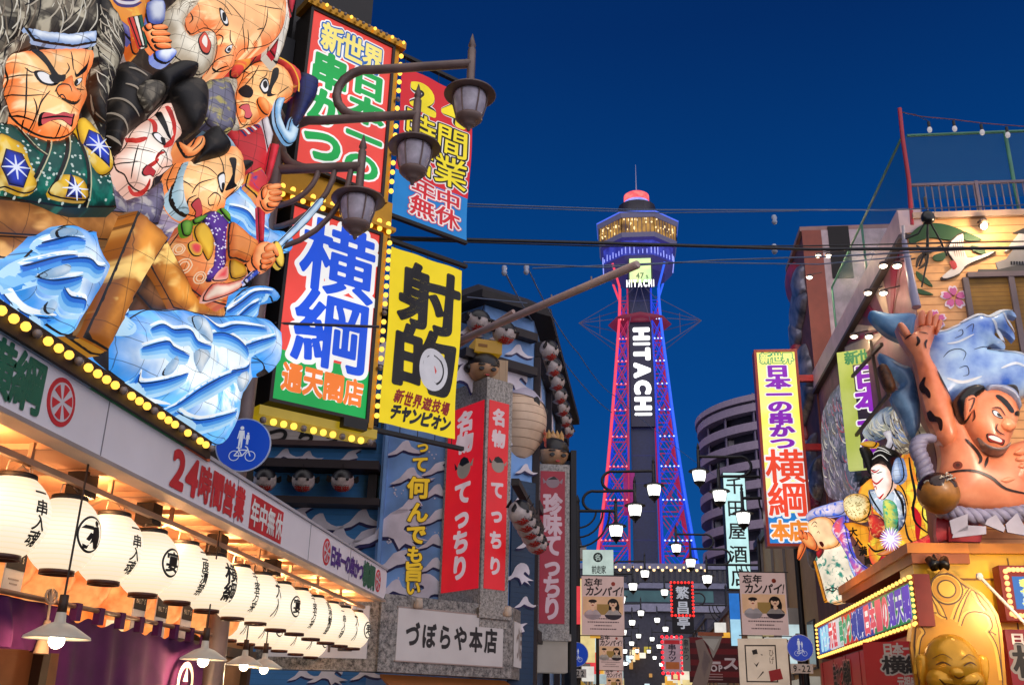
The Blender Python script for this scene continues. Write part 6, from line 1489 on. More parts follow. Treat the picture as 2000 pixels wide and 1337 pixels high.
# waist platform with outriggers
g = G(); zw = tz_(606, 168)
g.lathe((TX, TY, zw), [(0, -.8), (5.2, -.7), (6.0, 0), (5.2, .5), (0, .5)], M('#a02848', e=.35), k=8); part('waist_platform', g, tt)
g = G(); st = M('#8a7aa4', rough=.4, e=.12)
for sx_ in (-1, 1):
 tip = np.array([TX + sx_ * 11.5, TY - 1, zw + .2])
 for q in ((3.0, 4.5, -3), (3.2, -6, -3), (5, 0, -3), (3.0, 4.5, 3), (5, 0, 3), (3.4, -5.2, 3)): g.tube([tip, (TX + sx_ * q[0], TY + q[2], zw + q[1])], .07, st, k=4)
 g.tube([tip - [sx_ * 4, 0, -1.6], tip - [sx_ * 4, 0, 2.4]], .06, st, k=4)
 for q in (-1, 1): g.tube([(TX + sx_ * 3.2, TY + q * 4, zw + 3.5), (TX, TY + q * 6.5, zw + 6)], .07, st, k=4); g.tube([(TX + sx_ * 2.6, TY + q * 4, zw - 4), (TX, TY + q * 6.5, zw + 6)], .07, st, k=4)
part('outrigger', g, tt)
# neck flaring to the deck
zd0, zd1 = tz_(512, 170), tz_(575, 171)
g = G()
for sx_ in (-1, 1):
 for sy_ in (-1, 1):
  m = REDL if sx_ < 0 else BLUL
  g.tube([(TX + sx_ * 3.6, TY + sy_ * 3.6, 76), (TX + sx_ * 3.7, TY + sy_ * 3.7, zd1 + 2), (TX + sx_ * 4.9, TY + sy_ * 4.9, zd0)], .22, m, k=6)
parts('neck_strut', g, tt)
# octagonal deck
def octa(r, rot=math.pi / 8): return [(TX + r / math.cos(math.pi / 8) * math.cos(rot + k * math.pi / 4), TY + r / math.cos(math.pi / 8) * math.sin(rot + k * math.pi / 4)) for k in range(8)]
def ring(g, r0, z0, r1, z1, m, cap=False):
 a, b = octa(r0), octa(r1); vs = [(x, y, z0) for x, y in a] + [(x, y, z1) for x, y in b]
 g.add(vs, [(i, (i + 1) % 8, 8 + (i + 1) % 8, 8 + i) for i in range(8)] + ([tuple(range(8))[::-1], tuple(range(8, 16))] if cap else []), m)
Yf = TY - 7.4
zz = lambda y: tz_(y, Yf)
z_r, z_w1, z_w0, z_m, z_l1, z_l0, z_b = zz(416), zz(424), zz(453), zz(461), zz(465), zz(494), zz(512)
CONC = M('#8a82a8', rough=.5, var=.1, e=.22)  # lavender light on the deck is put into the shell as glow
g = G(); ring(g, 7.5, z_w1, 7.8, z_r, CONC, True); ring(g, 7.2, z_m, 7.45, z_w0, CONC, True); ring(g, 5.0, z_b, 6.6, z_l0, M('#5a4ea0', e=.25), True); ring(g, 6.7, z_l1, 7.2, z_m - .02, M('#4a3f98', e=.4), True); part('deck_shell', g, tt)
g = G(); ring(g, 7.25, z_w0, 7.3, z_w1, M('#5a3a18', e=.8, c2='#f0b450', scale=.5)); part('upper_window', g, tt)
g = G(); rng = random.Random(4)
oc = octa(7.36)
for i in range(8):
 a, b = np.array(oc[i]), np.array(oc[(i + 1) % 8])
 for k in range(9):
  p = a + (b - a) * (k / 8); g.box(Fr((*p, 0), 0), -.06, .06, z_w0, z_w1, -.06, .06, '#3a3450')
part('mullion', g, tt)
g = G()
for i in range(8):
 a, b = np.array(octa(7.34)[i]), np.array(octa(7.34)[(i + 1) % 8])
 for k in range(14):
  p = a + (b - a) * rng.uniform(.06, .94); z = rng.uniform(z_w0 + .5, z_w1 - .2); s = rng.uniform(.08, .2); g.ball((*p, z), s, M('#ffdca0', e=1.6), k=6, sc=(1, 1, rng.choice((1, 1, 2.5))))
part('interior_light', g, tt)
g = G(); ring(g, 6.55, z_l0, 6.65, z_l1, M('#1c1c8c', e=.6, c2='#4a58e8', scale=.6)); part('lower_window', g, tt)
g = G()
for i in range(8):
 a, b = np.array(octa(6.75)[i]), np.array(octa(6.75)[(i + 1) % 8])
 for k in range(7): p = a + (b - a) * ((k + .5) / 7); g.box(Fr((*p, 0), 0), -.09, .09, z_l0 + .3, z_l0 + rng.uniform(.9, 2.0), -.05, .05, M('#9aa4ff', e=1.1))
parts('light_fin', g, tt)
g = G(); ring(g, 7.82, z_r, 7.9, z_r + .25, M('#5a78ff', e=.9)); part('roof_edge_light', g, tt)
Yc = TY - 2.6; zc_ = lambda y: tz_(y, Yc)
g = G(); g.lathe((TX, TY, 0), [(7.3, z_r + .2), (5.0, z_r + .8), (3.7, zc_(412)), (3.7, zc_(394)), (0, zc_(394))], M('#2a2444', rough=.5, e=.04), k=16);
for k in range(24):
 a = k * math.pi / 12; g.tube([(TX + 5.2 * math.cos(a), TY + 5.2 * math.sin(a), z_r + .6), (TX + 5.2 * math.cos(a), TY + 5.2 * math.sin(a), z_r + 2.4)], .05, '#4a4468', k=4)
part('roof_drum', g, tt)
g = G(); g.lathe((TX, TY, 0), [(2.45, zc_(394)), (2.5, zc_(384))], M('#7a8cff', e=1.0, c2='#c8b8ff', scale=1), k=20); g.lathe((TX, TY, 0), [(2.5, zc_(384)), (2.5, zc_(371)), (2.0, zc_(368)), (0, zc_(367))], M('#ff4a54', e=1.1, c2='#ff8a80', scale=1), k=20); part('beacon', g, tt)
g = G(); g.tube([(TX, TY, zc_(368)), (TX, TY, zc_(340)), (TX, TY, zc_(308))], [.16, .1, .05], '#8a86a0', k=6); part('antenna', g, tt)
g = G(); yq = 6.8; q0, q1 = Fr((TX, TY - yq, 0), 0), None
r_ = rect(q0, (1229, 505), (1272, 548)); g.box(q0, r_[0], r_[2], r_[3], r_[1], -.6, 0, M('#b8f4a0', e=1.0, c2='#fff8b0', scale=.35)); g.box(q0, r_[0] - .3, r_[2] + .3, r_[3] - .3, r_[1] + .25, -1, -.601, '#2a2840'); part('clock_screen', g, tt)
g = G(); W_ = r_[2] - r_[0]; H_ = r_[1] - r_[3]
g.text(q0, '0', r_[0] + .28 * W_, r_[1] - .12 * H_, r_[0] + .58 * W_, r_[1] - .52 * H_, M('#6a8a5a'), off=.0, w=.03); g.text(q0, '47', r_[0] + .28 * W_, r_[1] - .62 * H_, r_[0] + .68 * W_, r_[1] - .92 * H_, M('#6a8a5a'), off=.02, w=.03, fit=True, gap=.15); g.text(q0, '%', r_[0] + .76 * W_, r_[1] - .72 * H_, r_[0] + .92 * W_, r_[1] - .92 * H_, M('#6a8a5a'), w=.03)
part('clock_figures', g, tt)
g = G(); r_ = rect(q0, (1222, 547), (1279, 560)); g.text(q0, 'HITACHI', r_[0], r_[1], r_[2], r_[3], M('#ffffff', e=1.8, var=0), off=.05, w=.1, prop=.2); part('lettering', g, tt)
g = G(); g.box(TF, -14, 14, 0, 3, -12, 12, '#3a3648'); part('base', g, tt)
# ================================================================== buildings round the tower
bx, by = D(1566, 900, 165)[:2]
ta = thing('apartment_block', 'round fronted grey apartment block with curved balconies behind the signs', 'building', (bx, by, 0))
R_ = 17.0; zt_ap = float(atY(1490, 768, by - 16)[2])
g = G(); g.lathe((bx, by, 0), [(R_ - 1.7, 0), (R_ - 1.7, zt_ap - .6), (0, zt_ap - .6)], M('#2a2632', rough=.5, var=.3), k=64); part('wall', g, ta)
g = G(); PK = M('#8d7a88', rough=.6, var=.08)
for k in range(17):
 z = zt_ap - 1.9 - k * 3.05
 g.lathe((bx, by, 0), [(R_ - 1.8, z - .35), (R_, z - .35), (R_, z + .95), (R_ - .18, z + .95), (R_ - .18, z), (R_ - 1.8, z)], PK, k=64, smooth=False)
g.lathe((bx, by, 0), [(R_ - 1.6, zt_ap - .6), (R_ + .3, zt_ap - .6), (R_ + .3, zt_ap + .3), (R_, zt_ap + .5), (0, zt_ap + .5)], PK, k=64, smooth=False); part('balcony', g, ta)
g = G()
for k in range(17):
 for a in np.arange(-2.9, -.2, .36):
  z = zt_ap - 1.9 - k * 3.05; d = np.array([math.cos(a), math.sin(a)]); p = np.array([bx, by]) + d * (R_ - 1.0); g.bar((*p, z - .2), (*p, z + 2.7), .25, 1.4, M('#6a5c70'))
parts('partition', g, ta)
g = G(); rng = random.Random(14)
for k in range(17):
 for a in np.arange(-2.8, -.3, .16):
  if rng.random() < .72: continue
  z = zt_ap - 1.9 - k * 3.05; p = np.array([bx, by]) + np.array([math.cos(a), math.sin(a)]) * (R_ - 1.66); g.bar((*p, z + .4), (*p, z + 2.3), 1.6, .1, M(rng.choice(('#1a2030', '#3a3440', '#554a4c')), rough=.2))
parts('window', g, ta)
# block under the tower closing the street
FBk = Fr((0, 120, 0), 0)
tb_ = thing('street_end_block', 'wide pale building under the tower with a row of warm lights', 'building', (4, 121, 0))
r_ = rect(FBk, (1196, 1104), (1400, 1300)); g = G()
g.box(FBk, r_[0] - 4, r_[2] + 6, 0, r_[1], -12, 0, M('#383848', rough=.6, var=.2)); g.box(FBk, r_[0] - 4.2, r_[2] + 6.2, r_[1] - .4, r_[1] + .25, -12, .4, '#7c7a94')
rr = rect(FBk, (1200, 1138), (1400, 1150)); g.box(FBk, r_[0] - 4, r_[2] + 6, rr[3], rr[1], .001, .5, '#77768c'); rr = rect(FBk, (1200, 1178), (1400, 1196)); g.box(FBk, r_[0] - 4, r_[2] + 6, rr[3], rr[1], .001, .6, '#8a889c'); part('wall', g, tb_)
g = G(); rr = rect(FBk, (1200, 1112), (1400, 1137))
for k in range(26): u = r_[0] + k * .62; g.box(FBk, u, u + .36, rr[3], rr[1], .001, .08, M('#241c24', rough=.2))
part('window', g, tb_)
g = G(); rr = rect(FBk, (1200, 1152), (1400, 1176)); g.box(FBk, r_[0], r_[2], rr[3], rr[1], .001, .1, M('#5a8a90', e=.35, c2='#1c3a40', scale=.4)); part('lit_glazing', g, tb_)
g = G(); rr = rect(FBk, (1200, 1105), (1352, 1111))
for k in range(22): g.ball(FBk.W(r_[0] + .4 + k * .5, rr[1] - .15 - .3 * (k % 2), .3), .19, M('#ffd49a', e=2.2), k=6)
part('warm_light', g, tb_)
rng = random.Random(31)
for k in range(34):
 g = G(); u = r_[0] + rng.uniform(-1, 11); v = rng.uniform(.6, 9.5); w_ = rng.uniform(.3, 1.0); hh = rng.uniform(.3, 1.3); g.box(FBk, u, u + w_, v, v + hh, .3, rng.uniform(.6, 6), M(rng.choice(('#ffe8b8', '#f0b060', '#e04840', '#d8ecf4', '#f4d8a0', '#fff4e0', '#e8d048')), e=rng.choice((.5, .8, 1.1)))); part('lit_sign', g, tb_)
g = G(); g.box(FBk, r_[0] - 2, r_[2] + 3, 0, 4.0, .002, .3, M('#2a2430', var=.3)); part('passage_shade', g, tb_)  # flat panel, the gloom of a passage put into its colour
# side rows of buildings down the street
def block(name, label, X, Y0, Y1, z, side, wallc, wins, seed=1, winc=('#1c2030', '#3a3a48')):
 """row house on the left (side 1) or right (-1); wins = (rows, per metre)"""
 t = thing(name, label, 'building', (X, (Y0 + Y1) / 2, 0)); fr = Fr((X, Y0 if side > 0 else Y1, 0), 90 if side > 0 else -90); L_ = Y1 - Y0; rng = random.Random(seed)
 g = G(); g.box(fr, 0, L_, 0, z, -7, 0, wallc); part('wall', g, t)
 g = G(); g.box(fr, -.08, L_ + .08, z, z + .3, -7.1, .15, M('#4a444c')); part('parapet', g, t)
 g = G(); gl = G()
 for r in range(wins[0]):
  z0 = 3.4 + r * 2.9
  if z0 + 1.6 > z: break
  u = .6
  while u + 1.3 < L_:
   g.box(fr, u - .06, u + 1.26, z0 - .06, z0 + 1.46, .001, .06, '#3a363c'); lit = rng.random() < .25
   gl.box(fr, u, u + 1.2, z0, z0 + 1.4, .0601, .07, M('#f0c890', e=.5) if lit else M(rng.choice(winc), rough=.15)); u += 1.9
 o = part('window_frame', g, t); p_ = part('glass', gl, t)
 g = G()
 for u in np.arange(1, L_ - 1, 3.1): zq = rng.uniform(3.6, z - 1); g.box(fr, u, u + .7, zq, zq + .55, .08, .5, '#b8b2ac'); g.box(fr, u + .9, u + .96, 3, z, .002, .1, '#7a7270')
 parts('wall_unit', g, t)
 for u in np.arange(.4, L_ - .8, 1.7 if Y0 > 70 else 2.6):
  zq = rng.uniform(3.2, 5.4); hh = rng.uniform(.5, 1.8); g = G(); w_ = rng.uniform(.5, .9) * (2 if Y0 > 70 else 1)
  g.box(fr, u, u + .16, zq, zq + hh, .15, .15 + w_, M(rng.choice(('#f4ead0', '#ffe6a0', '#e8424a', '#d8f0f4', '#f0b040', '#f8f4ec')), e=rng.choice((.5, .8, 1.0)))); part('side_sign', g, t)
 g = G(); u = .3
 while u + 2 < L_:
  g.box(fr, u, u + 2.1, .1, 2.6, .001, .05, M('#ffe2b0', e=.9, c2='#c88a50', scale=1.3)); g.box(fr, u - .1, u + 2.2, 2.6, 3.1, .001, .35, M(rng.choice(('#b82a30', '#e0d8c8', '#c8702c', '#2a4a8c', '#e8b83a')), e=.35)); u += 2.7
 part('shop_window', g, t)
 return t
block('shop_building', 'grey shop building on the left beyond the maroon column sign', -2.2, 28.5, 46, 9.0, 1, M('#6a6468', var=.2), (2,), 2)
block('shop_building', 'low brown shop building on the left before the street end', -2.4, 47, 74, 7.6, 1, M('#5a4a44', var=.2), (2,), 3)
block('shop_building', 'dark shop building on the left at the far end of the street', -2.4, 75, 116, 8.2, 1, M('#4a4858', var=.2), (2,), 4)
block('shop_building', 'tan shop building on the right behind the blue white tall sign', 6.0, 33, 47, 9.2, -1, M('#a8865c', var=.15, kind='planksv'), (1,), 5)
block('shop_building', 'beige house on the right beside the red neon framed sign', 5.2, 48, 70, 7.0, -1, M('#9a7a5c', var=.1), (0,), 6)
block('shop_building', 'dark shop building on the right at the far end of the street', 5.4, 71, 116, 8.4, -1, M('#4c4656', var=.2), (2,), 7)
# ================================================================== lamp rows down the street
FY2 = Fr((0, 29.2, 0), 0)
def post(Y, heads, poleX, label, s, top):
 fr = Fr((0, Y, 0), 0); lamp_post(fr, fr.W(poleX, 0), heads, label, 'street lamps along the street', True, s, METF, top, r=.07)
hp = [FY2.px(1277, 946), FY2.px(1240, 985), FY2.px(1203, 1025)]
post(29.2, hp, FY2.px(1128, 1040)[0], 'lit street lamp reaching in front of the red tower leg', 1, 7.6)
hr_ = [FY2.px(1365, 918), FY2.px(1405, 957), FY2.px(1451, 1000)]
post(29.2, hr_, FY2.px(1549, 1000)[0], 'lit street lamp in front of the right tall yellow sign', -1, FY2.px(1541, 905)[1])
for k, Y in enumerate((48, 66, 84, 102)):
 fr = Fr((0, Y, 0), 0); d = hp[1][1] - .55
 post(Y, [(hp[i][0], hp[i][1] + .15) for i in range(3)], FY2.px(1128, 1040)[0], 'lit street lamp on the left, %s beyond the lamp at the red tower leg' % ('first', 'second', 'third', 'fourth')[k], 1, 8.4)
for k, Y in enumerate((42, 57, 73, 90, 106)):
 post(Y, [(hr_[i][0] - .12, hr_[i][1] - .05) for i in range(3)], FY2.px(1549, 1000)[0] + .6, 'lit street lamp on the right, %s beyond the tall yellow sign' % ('first', 'second', 'third', 'fourth', 'fifth')[k], -1, 8.6)
# ------------------------------------------------------------------ hanging posters
def poster(x0, y0, x1, y1, d, label, half=False):
 fr = Fr(D((x0 + x1) / 2, (y0 + y1) / 2, d), 3); a0, b0 = fr.px(x0, y0); a1, b1 = fr.px(x1, y1)
 a0, a1 = fr.px(x0, (y0 + y1) / 2)[0], fr.px(x1, (y0 + y1) / 2)[0]
 t = thing('street_poster', label, 'poster', fr.W((a0 + a1) / 2, b1), 'party posters on the lamp posts'); W_, H_ = a1 - a0, b0 - b1
 P_ = lambda x, y: (a0 + W_ * x, b0 - H_ * y)
 def bx(g, x0, y0, x1, y1, w, m): (p, q), (r, s) = P_(x0, y0), P_(x1, y1); g.box(fr, p, r, s, q, w, w + .004, m)
 g = G(); g.box(fr, a0, a1, b1, b0, -.02, 0, M('#dcb8b2', e=.5, rough=.6, var=.05)); bx(g, .03, .35, .97, .66, .001, M('#e8b48c', e=.5)); bx(g, .36, .48, .64, .66, .0055, M('#e0b060', e=.2)); part('sheet', g, t)  # paper given a glow, brightness put into the sheet
 g = G(); (p, q), (r, s) = P_(.06, .03), P_(.5, .18); g.text(fr, '忘年', p, q, r, s, M('#241a1e'), off=.035, w=.006, fit=True, gap=.06, shear=.12)
 (p, q), (r, s) = P_(.1, .18), P_(.97, .335); g.text(fr, 'カンパイ!', p, q, r, s, M('#241a1e'), off=.035, w=.006, prop=.1, shear=.2)
 (p, q) = P_(.75, .13); g.prism(fr, [(p + .05 * W_ * math.cos(a), q + .05 * W_ * math.sin(a)) for a in np.linspace(0, 6.28, 12)[:-1]], .001, .006, M('#b8442c'))
 part('lettering', g, t)
 g = G()
 for cx, hc, lg in ((.26, '#2a1a14', 0), (.74, '#22140f', 1)):
  def el(x, y, rx, ry, w, m): g.prism(fr, [(a0 + W_ * (x + rx * math.cos(a)), b0 - H_ * (y + ry * math.sin(a))) for a in np.linspace(0, 6.28, 18)[:-1]], w, w + .003, m)
  sk = M('#f0bc9c', e=.5)
  if lg: el(cx, .47, .13, .09, .006, M(hc)); el(cx - .08, .53, .05, .08, .006, M(hc)); el(cx + .1, .53, .05, .08, .006, M(hc))
  el(cx, .66, .2, .085, .0061, M('#c8c0c4' if not lg else '#3a3240')); g.prism(fr, [P_(cx - .2, .66), P_(cx + .2, .66), P_(cx + .1, .58), P_(cx - .1, .58)], .009, .012, M('#e8e2e4' if not lg else '#d8d0c8')); el(cx, .56, .04, .04, .013, sk)
  el(cx, .475, .09, .062, .016, sk); el(cx, .43, .1, .03, .02, M(hc)); el(cx - .035, .465, .012, .006, .0205, INK); el(cx + .035, .465, .012, .006, .0205, INK); el(cx, .5, .03, .01, .0205, M('#a83a34'))
 part('printed_people', g, t)
 g = G(); rng = random.Random(int(x0))
 for k, (s, e) in enumerate(((.16, .84), (.14, .88), (.3, .7), (.2, .82))):
  x = s
  while x < e: w = rng.uniform(.02, .05); bx(g, x, .715 + k * .058, min(e, x + w), .735 + k * .058, .001, M('#7a6468')); x += w + .012
 part('small_print', g, t)
 if not half:
  g = G(); g.tube([fr.W(a0 - .1, b0 + .02, -.02), fr.W(a1 + .1, b0 + .02, -.02)], .014, '#1c1a1e', k=6); g.tube([fr.W(a0 - .1, b1 - .02, -.02), fr.W(a1 + .1, b1 - .02, -.02)], .014, '#1c1a1e', k=6); part('rod', g, t)
poster(1136, 1124, 1219, 1240, 28.7, 'pink party poster with two people on the left lamp post')
poster(1447, 1117, 1537, 1240, 28.6, 'pink party poster with two people on the right lamp post')
poster(1167, 1236, 1217, 1308, 46, 'smaller party poster seen below the left one')
poster(1181, 1302, 1216, 1362, 62, 'smallest party poster at the lower edge on the left')
FP1, FP2 = Fr(D(1127, 1277, 24.5), 0), Fr(D(1563, 1262, 22), 0)
path_sign(1126, 1277, 48, FP1, 'round blue path sign with time plate on the left lamp post', r=.295)
path_sign(1563, 1264, 53, FP2, 'round blue path sign with time plate on the right lamp post', r=.29)
for (x, y, d), l in zip(((1126, 1300, 24.6), (1563, 1290, 22.1)), ('left', 'right')):
 p = D(x, y, d); g = G(); g.tube([(p[0], p[1] + .08, 0), (p[0], p[1] + .08, p[2] + .6)], .05, METF, k=10); solo('sign_post', g, 'dark post carrying the %s blue path sign' % l, 'post')
# ------------------------------------------------------------------ signs over the street
def litsign(name, label, x0, y0, x1, y1, d, face, frame=None, a=0, dep=.25, group=None, cat='sign'):
 fr = Fr(D((x0 + x1) / 2, (y0 + y1) / 2, d), a); u0, v0 = fr.px(x0, (y0 + y1) / 2)[0], fr.px((x0 + x1) / 2, y0)[1]; u1, v1 = fr.px(x1, (y0 + y1) / 2)[0], fr.px((x0 + x1) / 2, y1)[1]
 t = thing(name, label, cat, fr.W((u0 + u1) / 2, v1), group)
 g = G(); g.box(fr, u0, u1, v1, v0, -dep, -.002, frame or M('#1c1a20')); part('housing', g, t)
 g = G(); face(g, fr, u0, v0, u1, v1); part('face', g, t)
 return t, fr, (u0, v0, u1, v1)
def wface(g, fr, u0, v0, u1, v1): g.box(fr, u0 + .03, u1 - .03, v1 + .03, v0 - .03, -.001, .006, M('#c4f0f0', e=1.0, var=.08))
t, fr, (u0, v0, u1, v1) = litsign('tall_sign', 'bright pale blue tall sign with thin black characters before the apartment block', 1417, 922, 1462, 1150, 44, wface, a=4, dep=.5)
g = G()
for i, ch in enumerate('千田屋酒店'):
 h = (v0 - v1) / 5.1; cv = v0 - h * (i + .62) ; g.text(fr, ch, (u0 + u1) / 2 - .37 * (u1 - u0), cv + h * .36, (u0 + u1) / 2 + .37 * (u1 - u0), cv - h * .36, INK, off=.016, w=.012)
part('lettering', g, t)
t, fr, (u0, v0, u1, v1) = litsign('shop_sign', 'small white lit sign with round crest above the left party poster', 1138, 1073, 1198, 1122, 33, lambda g, fr, u0, v0, u1, v1: g.box(fr, u0, u1, v1, v0, -.001, .006, M('#c8dcd4', e=.8)))
g = G(); cu, cv = (u0 + u1) / 2, v0 - .3 * (v0 - v1); g.prism(fr, [(cu + .16 * math.cos(a), cv + .16 * math.sin(a)) for a in np.linspace(0, 6.28, 20)[:-1]], .006, .01, M('#2a3a3a')); g.text(fr, '名', cu - .1, cv + .1, cu + .1, cv - .1, M('#c8dcd4', e=.5), w=.014); g.text(fr, '前走家', u0 + .3, v1 + .3, u1 - .25, v1 + .04, M('#3a4848'), off=.02, w=.01); part('lettering', g, t)
def neon(t, fr, r, c, wd=.06, w=.05):
 u0, v0, u1, v1 = r; g = G(); m = M(c, e=2.0, var=.05)
 n = 40; per = []
 for a, b in (((u0, v0), (u1, v0)), ((u1, v0), (u1, v1)), ((u1, v1), (u0, v1)), ((u0, v1), (u0, v0))):
  L_ = math.hypot(b[0] - a[0], b[1] - a[1]); k = max(2, int(L_ / (wd * 2.6)))
  for i in range(k): per.append((a[0] + (b[0] - a[0]) * i / k, a[1] + (b[1] - a[1]) * i / k))
 for q in per: g.ball(fr.W(*q, w), wd, m, k=6)
 part('neon_border', g, t)
t, fr, r = litsign('neon_sign', 'black vertical sign with white characters and a red neon border', 1312, 1137, 1354, 1236, 52, lambda g, fr, u0, v0, u1, v1: g.box(fr, u0, u1, v1, v0, -.001, .01, M('#14182c', e=.05)))
neon(t, fr, (r[0], r[1], r[2], r[3] + .9), '#ff2a24', .07); g = G(); u0, v0, u1, v1 = r
for i, ch in enumerate('繁昌亭'): h = (v0 - v1) / 3.4; cv = v0 - h * (i + .7); g.text(fr, ch, u0 + .25, cv + h * .42, u1 - .2, cv - h * .42, M('#c8ccd8', e=.6), off=.02, w=.02)
part('lettering', g, t)
t, fr, r = litsign('neon_sign', 'small white sign with red neon border low over the street', 1294, 1243, 1332, 1314, 50, lambda g, fr, u0, v0, u1, v1: (g.box(fr, u0, u1, v1, v0, -.001, .01, M('#b89aa8', e=.5)), g.box(fr, u0 + .15, u1 - .15, v1 + .2, v1 + .55, .0101, .015, M('#b06030', e=.5)), g.box(fr, u0 + .1, u1 - .1, v0 - .35, v0 - .15, .0101, .015, M('#b82430', e=.5))))
neon(t, fr, r, '#ff2030', .085); g = G(); u0, v0, u1, v1 = r
for i, ch in enumerate('串カツ'): h = (v0 - v1 - .9) / 3; cv = v0 - .35 - h * (i + .5); g.text(fr, ch, (u0 + u1) / 2 - .2, cv + h * .48, (u0 + u1) / 2 + .2, cv - h * .48, M('#2a1c3c'), off=.03, w=.02)
part('lettering', g, t)
# red striped shop sign, pennant and hanging flags right of centre
t, fr, r = litsign('shop_sign', 'dark red striped shop sign with white lettering right of the street', 1346, 1244, 1442, 1332, 40, lambda g, fr, u0, v0, u1, v1: [g.box(fr, u0, u1, v1 + (v0 - v1) * k / 8, v1 + (v0 - v1) * (k + 1) / 8 - .0005, -.001, .012, M('#7a1420' if k % 2 else '#4a0c18', e=.25)) for k in range(8)])
u0, v0, u1, v1 = r; g = G(); g.text(fr, 'ス', u1 - .62, v0 - .75, u1 - .02, v0 - 1.25, M('#d8c0c4', e=.3), off=.04, w=.02); g.text(fr, 'ー', u1 - 1.2, v0 - .75, u1 - .7, v0 - 1.25, M('#d8c0c4', e=.3), off=.05, w=.02); g.text(fr, 'SHOP', u0 + .35, v1 + .68, u1 - .62, v1 + .42, M('#d8c0c4', e=.3), off=.04, w=.02, prop=.15)
for k in range(3): g.box(fr, u0 + .45, u1 - .65, v1 + .3 - k * .1, v1 + .34 - k * .1, .013, .018, M('#b89aa0'))
part('lettering', g, t)
fr = Fr(D(1390, 1275, 36), 10); g = G()
P_ = fr.P([(1363, 1233), (1413, 1235), (1404, 1262), (1393, 1284), (1384, 1260)]); g.prism(fr, P_, -.02, .0, M('#c8b8b0', e=.15)); g.prism(fr, fr.P([(1372, 1246), (1405, 1247), (1394, 1270)]), .0, .004, M('#efe4dc', e=.15)); g.box(fr, P_[0][0], P_[1][0], P_[0][1] - .13, P_[0][1], .0, .012, M('#b86a4c')); solo('pennant', g, 'small pale pennant hanging in front of the red striped sign', 'pennant')
fr = Fr(D(1368, 1300, 34), -25); g = G(); g.prism(fr, fr.P([(1358, 1250), (1372, 1246), (1392, 1290), (1380, 1340), (1350, 1340), (1366, 1290)]), -.02, .0, M('#c0a49c', e=.12)); g.prism(fr, fr.P([(1376, 1268), (1388, 1286), (1376, 1320), (1370, 1300)]), .0, .004, M('#8a7a7c')); solo('tall_flag', g, 'tilted pinkish flag left of the pennant', 'flag')
fr = Fr(D(1339, 1280, 40), 10); r_ = rect(fr, (1332, 1245), (1349, 1310)); g = G(); g.box(fr, r_[0], r_[2], r_[3], r_[1], -.02, 0, M('#b8b4b0', e=.12)); g.text(fr, '串かつ', r_[0] + .05, r_[1] - .05, r_[2] - .05, r_[3] + .4, M('#2c3440'), off=.02, w=.006, vert=True); solo('tall_flag', g, 'white flag with dark characters beside the small neon sign', 'flag')
t, fr, r = litsign('shop_sign', 'cream box sign with black frame and red mark below the right poster', 1443, 1246, 1540, 1340, 24, lambda g, fr, u0, v0, u1, v1: g.box(fr, u0, u1, v1, v0, -.001, .012, M('#e4ccb6', e=.5, rough=.5)), frame=M('#a8907c'), a=-12, dep=.7)
u0, v0, u1, v1 = r; g = G()
for a in ((u0 + .16, u0 + .19, v1 + .1, v0 - .15), (u1 - .3, u1 - .27, v1 + .1, v0 - .15), (u0 + .19, u1 - .3, v0 - .18, v0 - .15), (u0 + .19, u1 - .3, v1 + .1, v1 + .13)): g.box(fr, *a, .0121, .02, '#2a2220')
for q in ([(.28, .75), (.38, .78), (.4, .68), (.3, .66)], [(.3, .5), (.35, .45), (.42, .52), (.36, .4)], [(.38, .18), (.5, .3), (.48, .32), (.34, .14)], [(.45, .68), (.5, .66), (.48, .64)]): g.prism(fr, [(u0 + (u1 - u0) * x, v1 + (v0 - v1) * y) for x, y in q], .0122, .02, INK)
g.text(fr, 'ひげ', u0 + .62 * (u1 - u0), v0 - .25, u0 + .72 * (u1 - u0), v0 - .6, M('#4a3a30'), off=.0, w=.02, vert=True); part('lettering', g, t)
g = G(); g.prism(fr, [(u1 - .45, v1 + .12), (u1 - .15, v1 + .18), (u1 - .2, v1 + .42), (u1 - .48, v1 + .36)], .0205, .03, M('#c82a30', e=.2)); part('red_mark', g, t)
t, fr, r = litsign('shop_sign', 'blue white lit sign edge left of the right party poster', 1426, 1158, 1446, 1260, 34, lambda g, fr, u0, v0, u1, v1: (g.box(fr, u0, u1, v1, (v0 + v1) / 2, -.001, .01, M('#a8d8f0', e=1.0)), g.box(fr, u0, u1, (v0 + v1) / 2 + .0005, v0, -.001, .01, M('#2a78d0', e=.9))))
# ================================================================== overhead wires
def wire(pts, r=.012, label='', m=None, group='overhead cables across the street', sag=.0):
 P_ = [D(*p) for p in pts]; g = G(); out = []
 for a, b in zip(P_, P_[1:]):
  for t in np.linspace(0, 1, 9)[:-1]: out.append(a + (b - a) * t - [0, 0, sag * 4 * t * (1 - t)])
 out.append(P_[-1]); g.tube(out, r, m or M('#15151c', rough=.5), k=5); solo('overhead_cable', g, label, 'cable', group)
WG = M('#5a6a88', rough=.4)
wire([(905, 398, 15.5), (1240, 410, 16), (1735, 410, 17.5), (2050, 398, 15)], .012, 'thin pale cable crossing above the tower deck', WG)
wire([(905, 403, 15.6), (1300, 416, 16.3), (1560, 412, 17)], .009, 'second thin cable just under the one above the tower deck', WG)
wire([(745, 464, 14), (1180, 475, 15), (1585, 487, 16), (2060, 484, 15)], .028, 'thickest dark cable crossing in front of the tower deck')
wire([(745, 468, 14.1), (1180, 481, 15.1), (1585, 480, 16.1), (2060, 470, 15.1)], .012, 'thin dark cable twisted along the thickest one')
wire([(905, 512, 15), (1180, 522, 15.5), (1400, 508, 16), (1640, 500, 16), (2060, 478, 15)], .014, 'cable crossing just under the tower deck', WG)
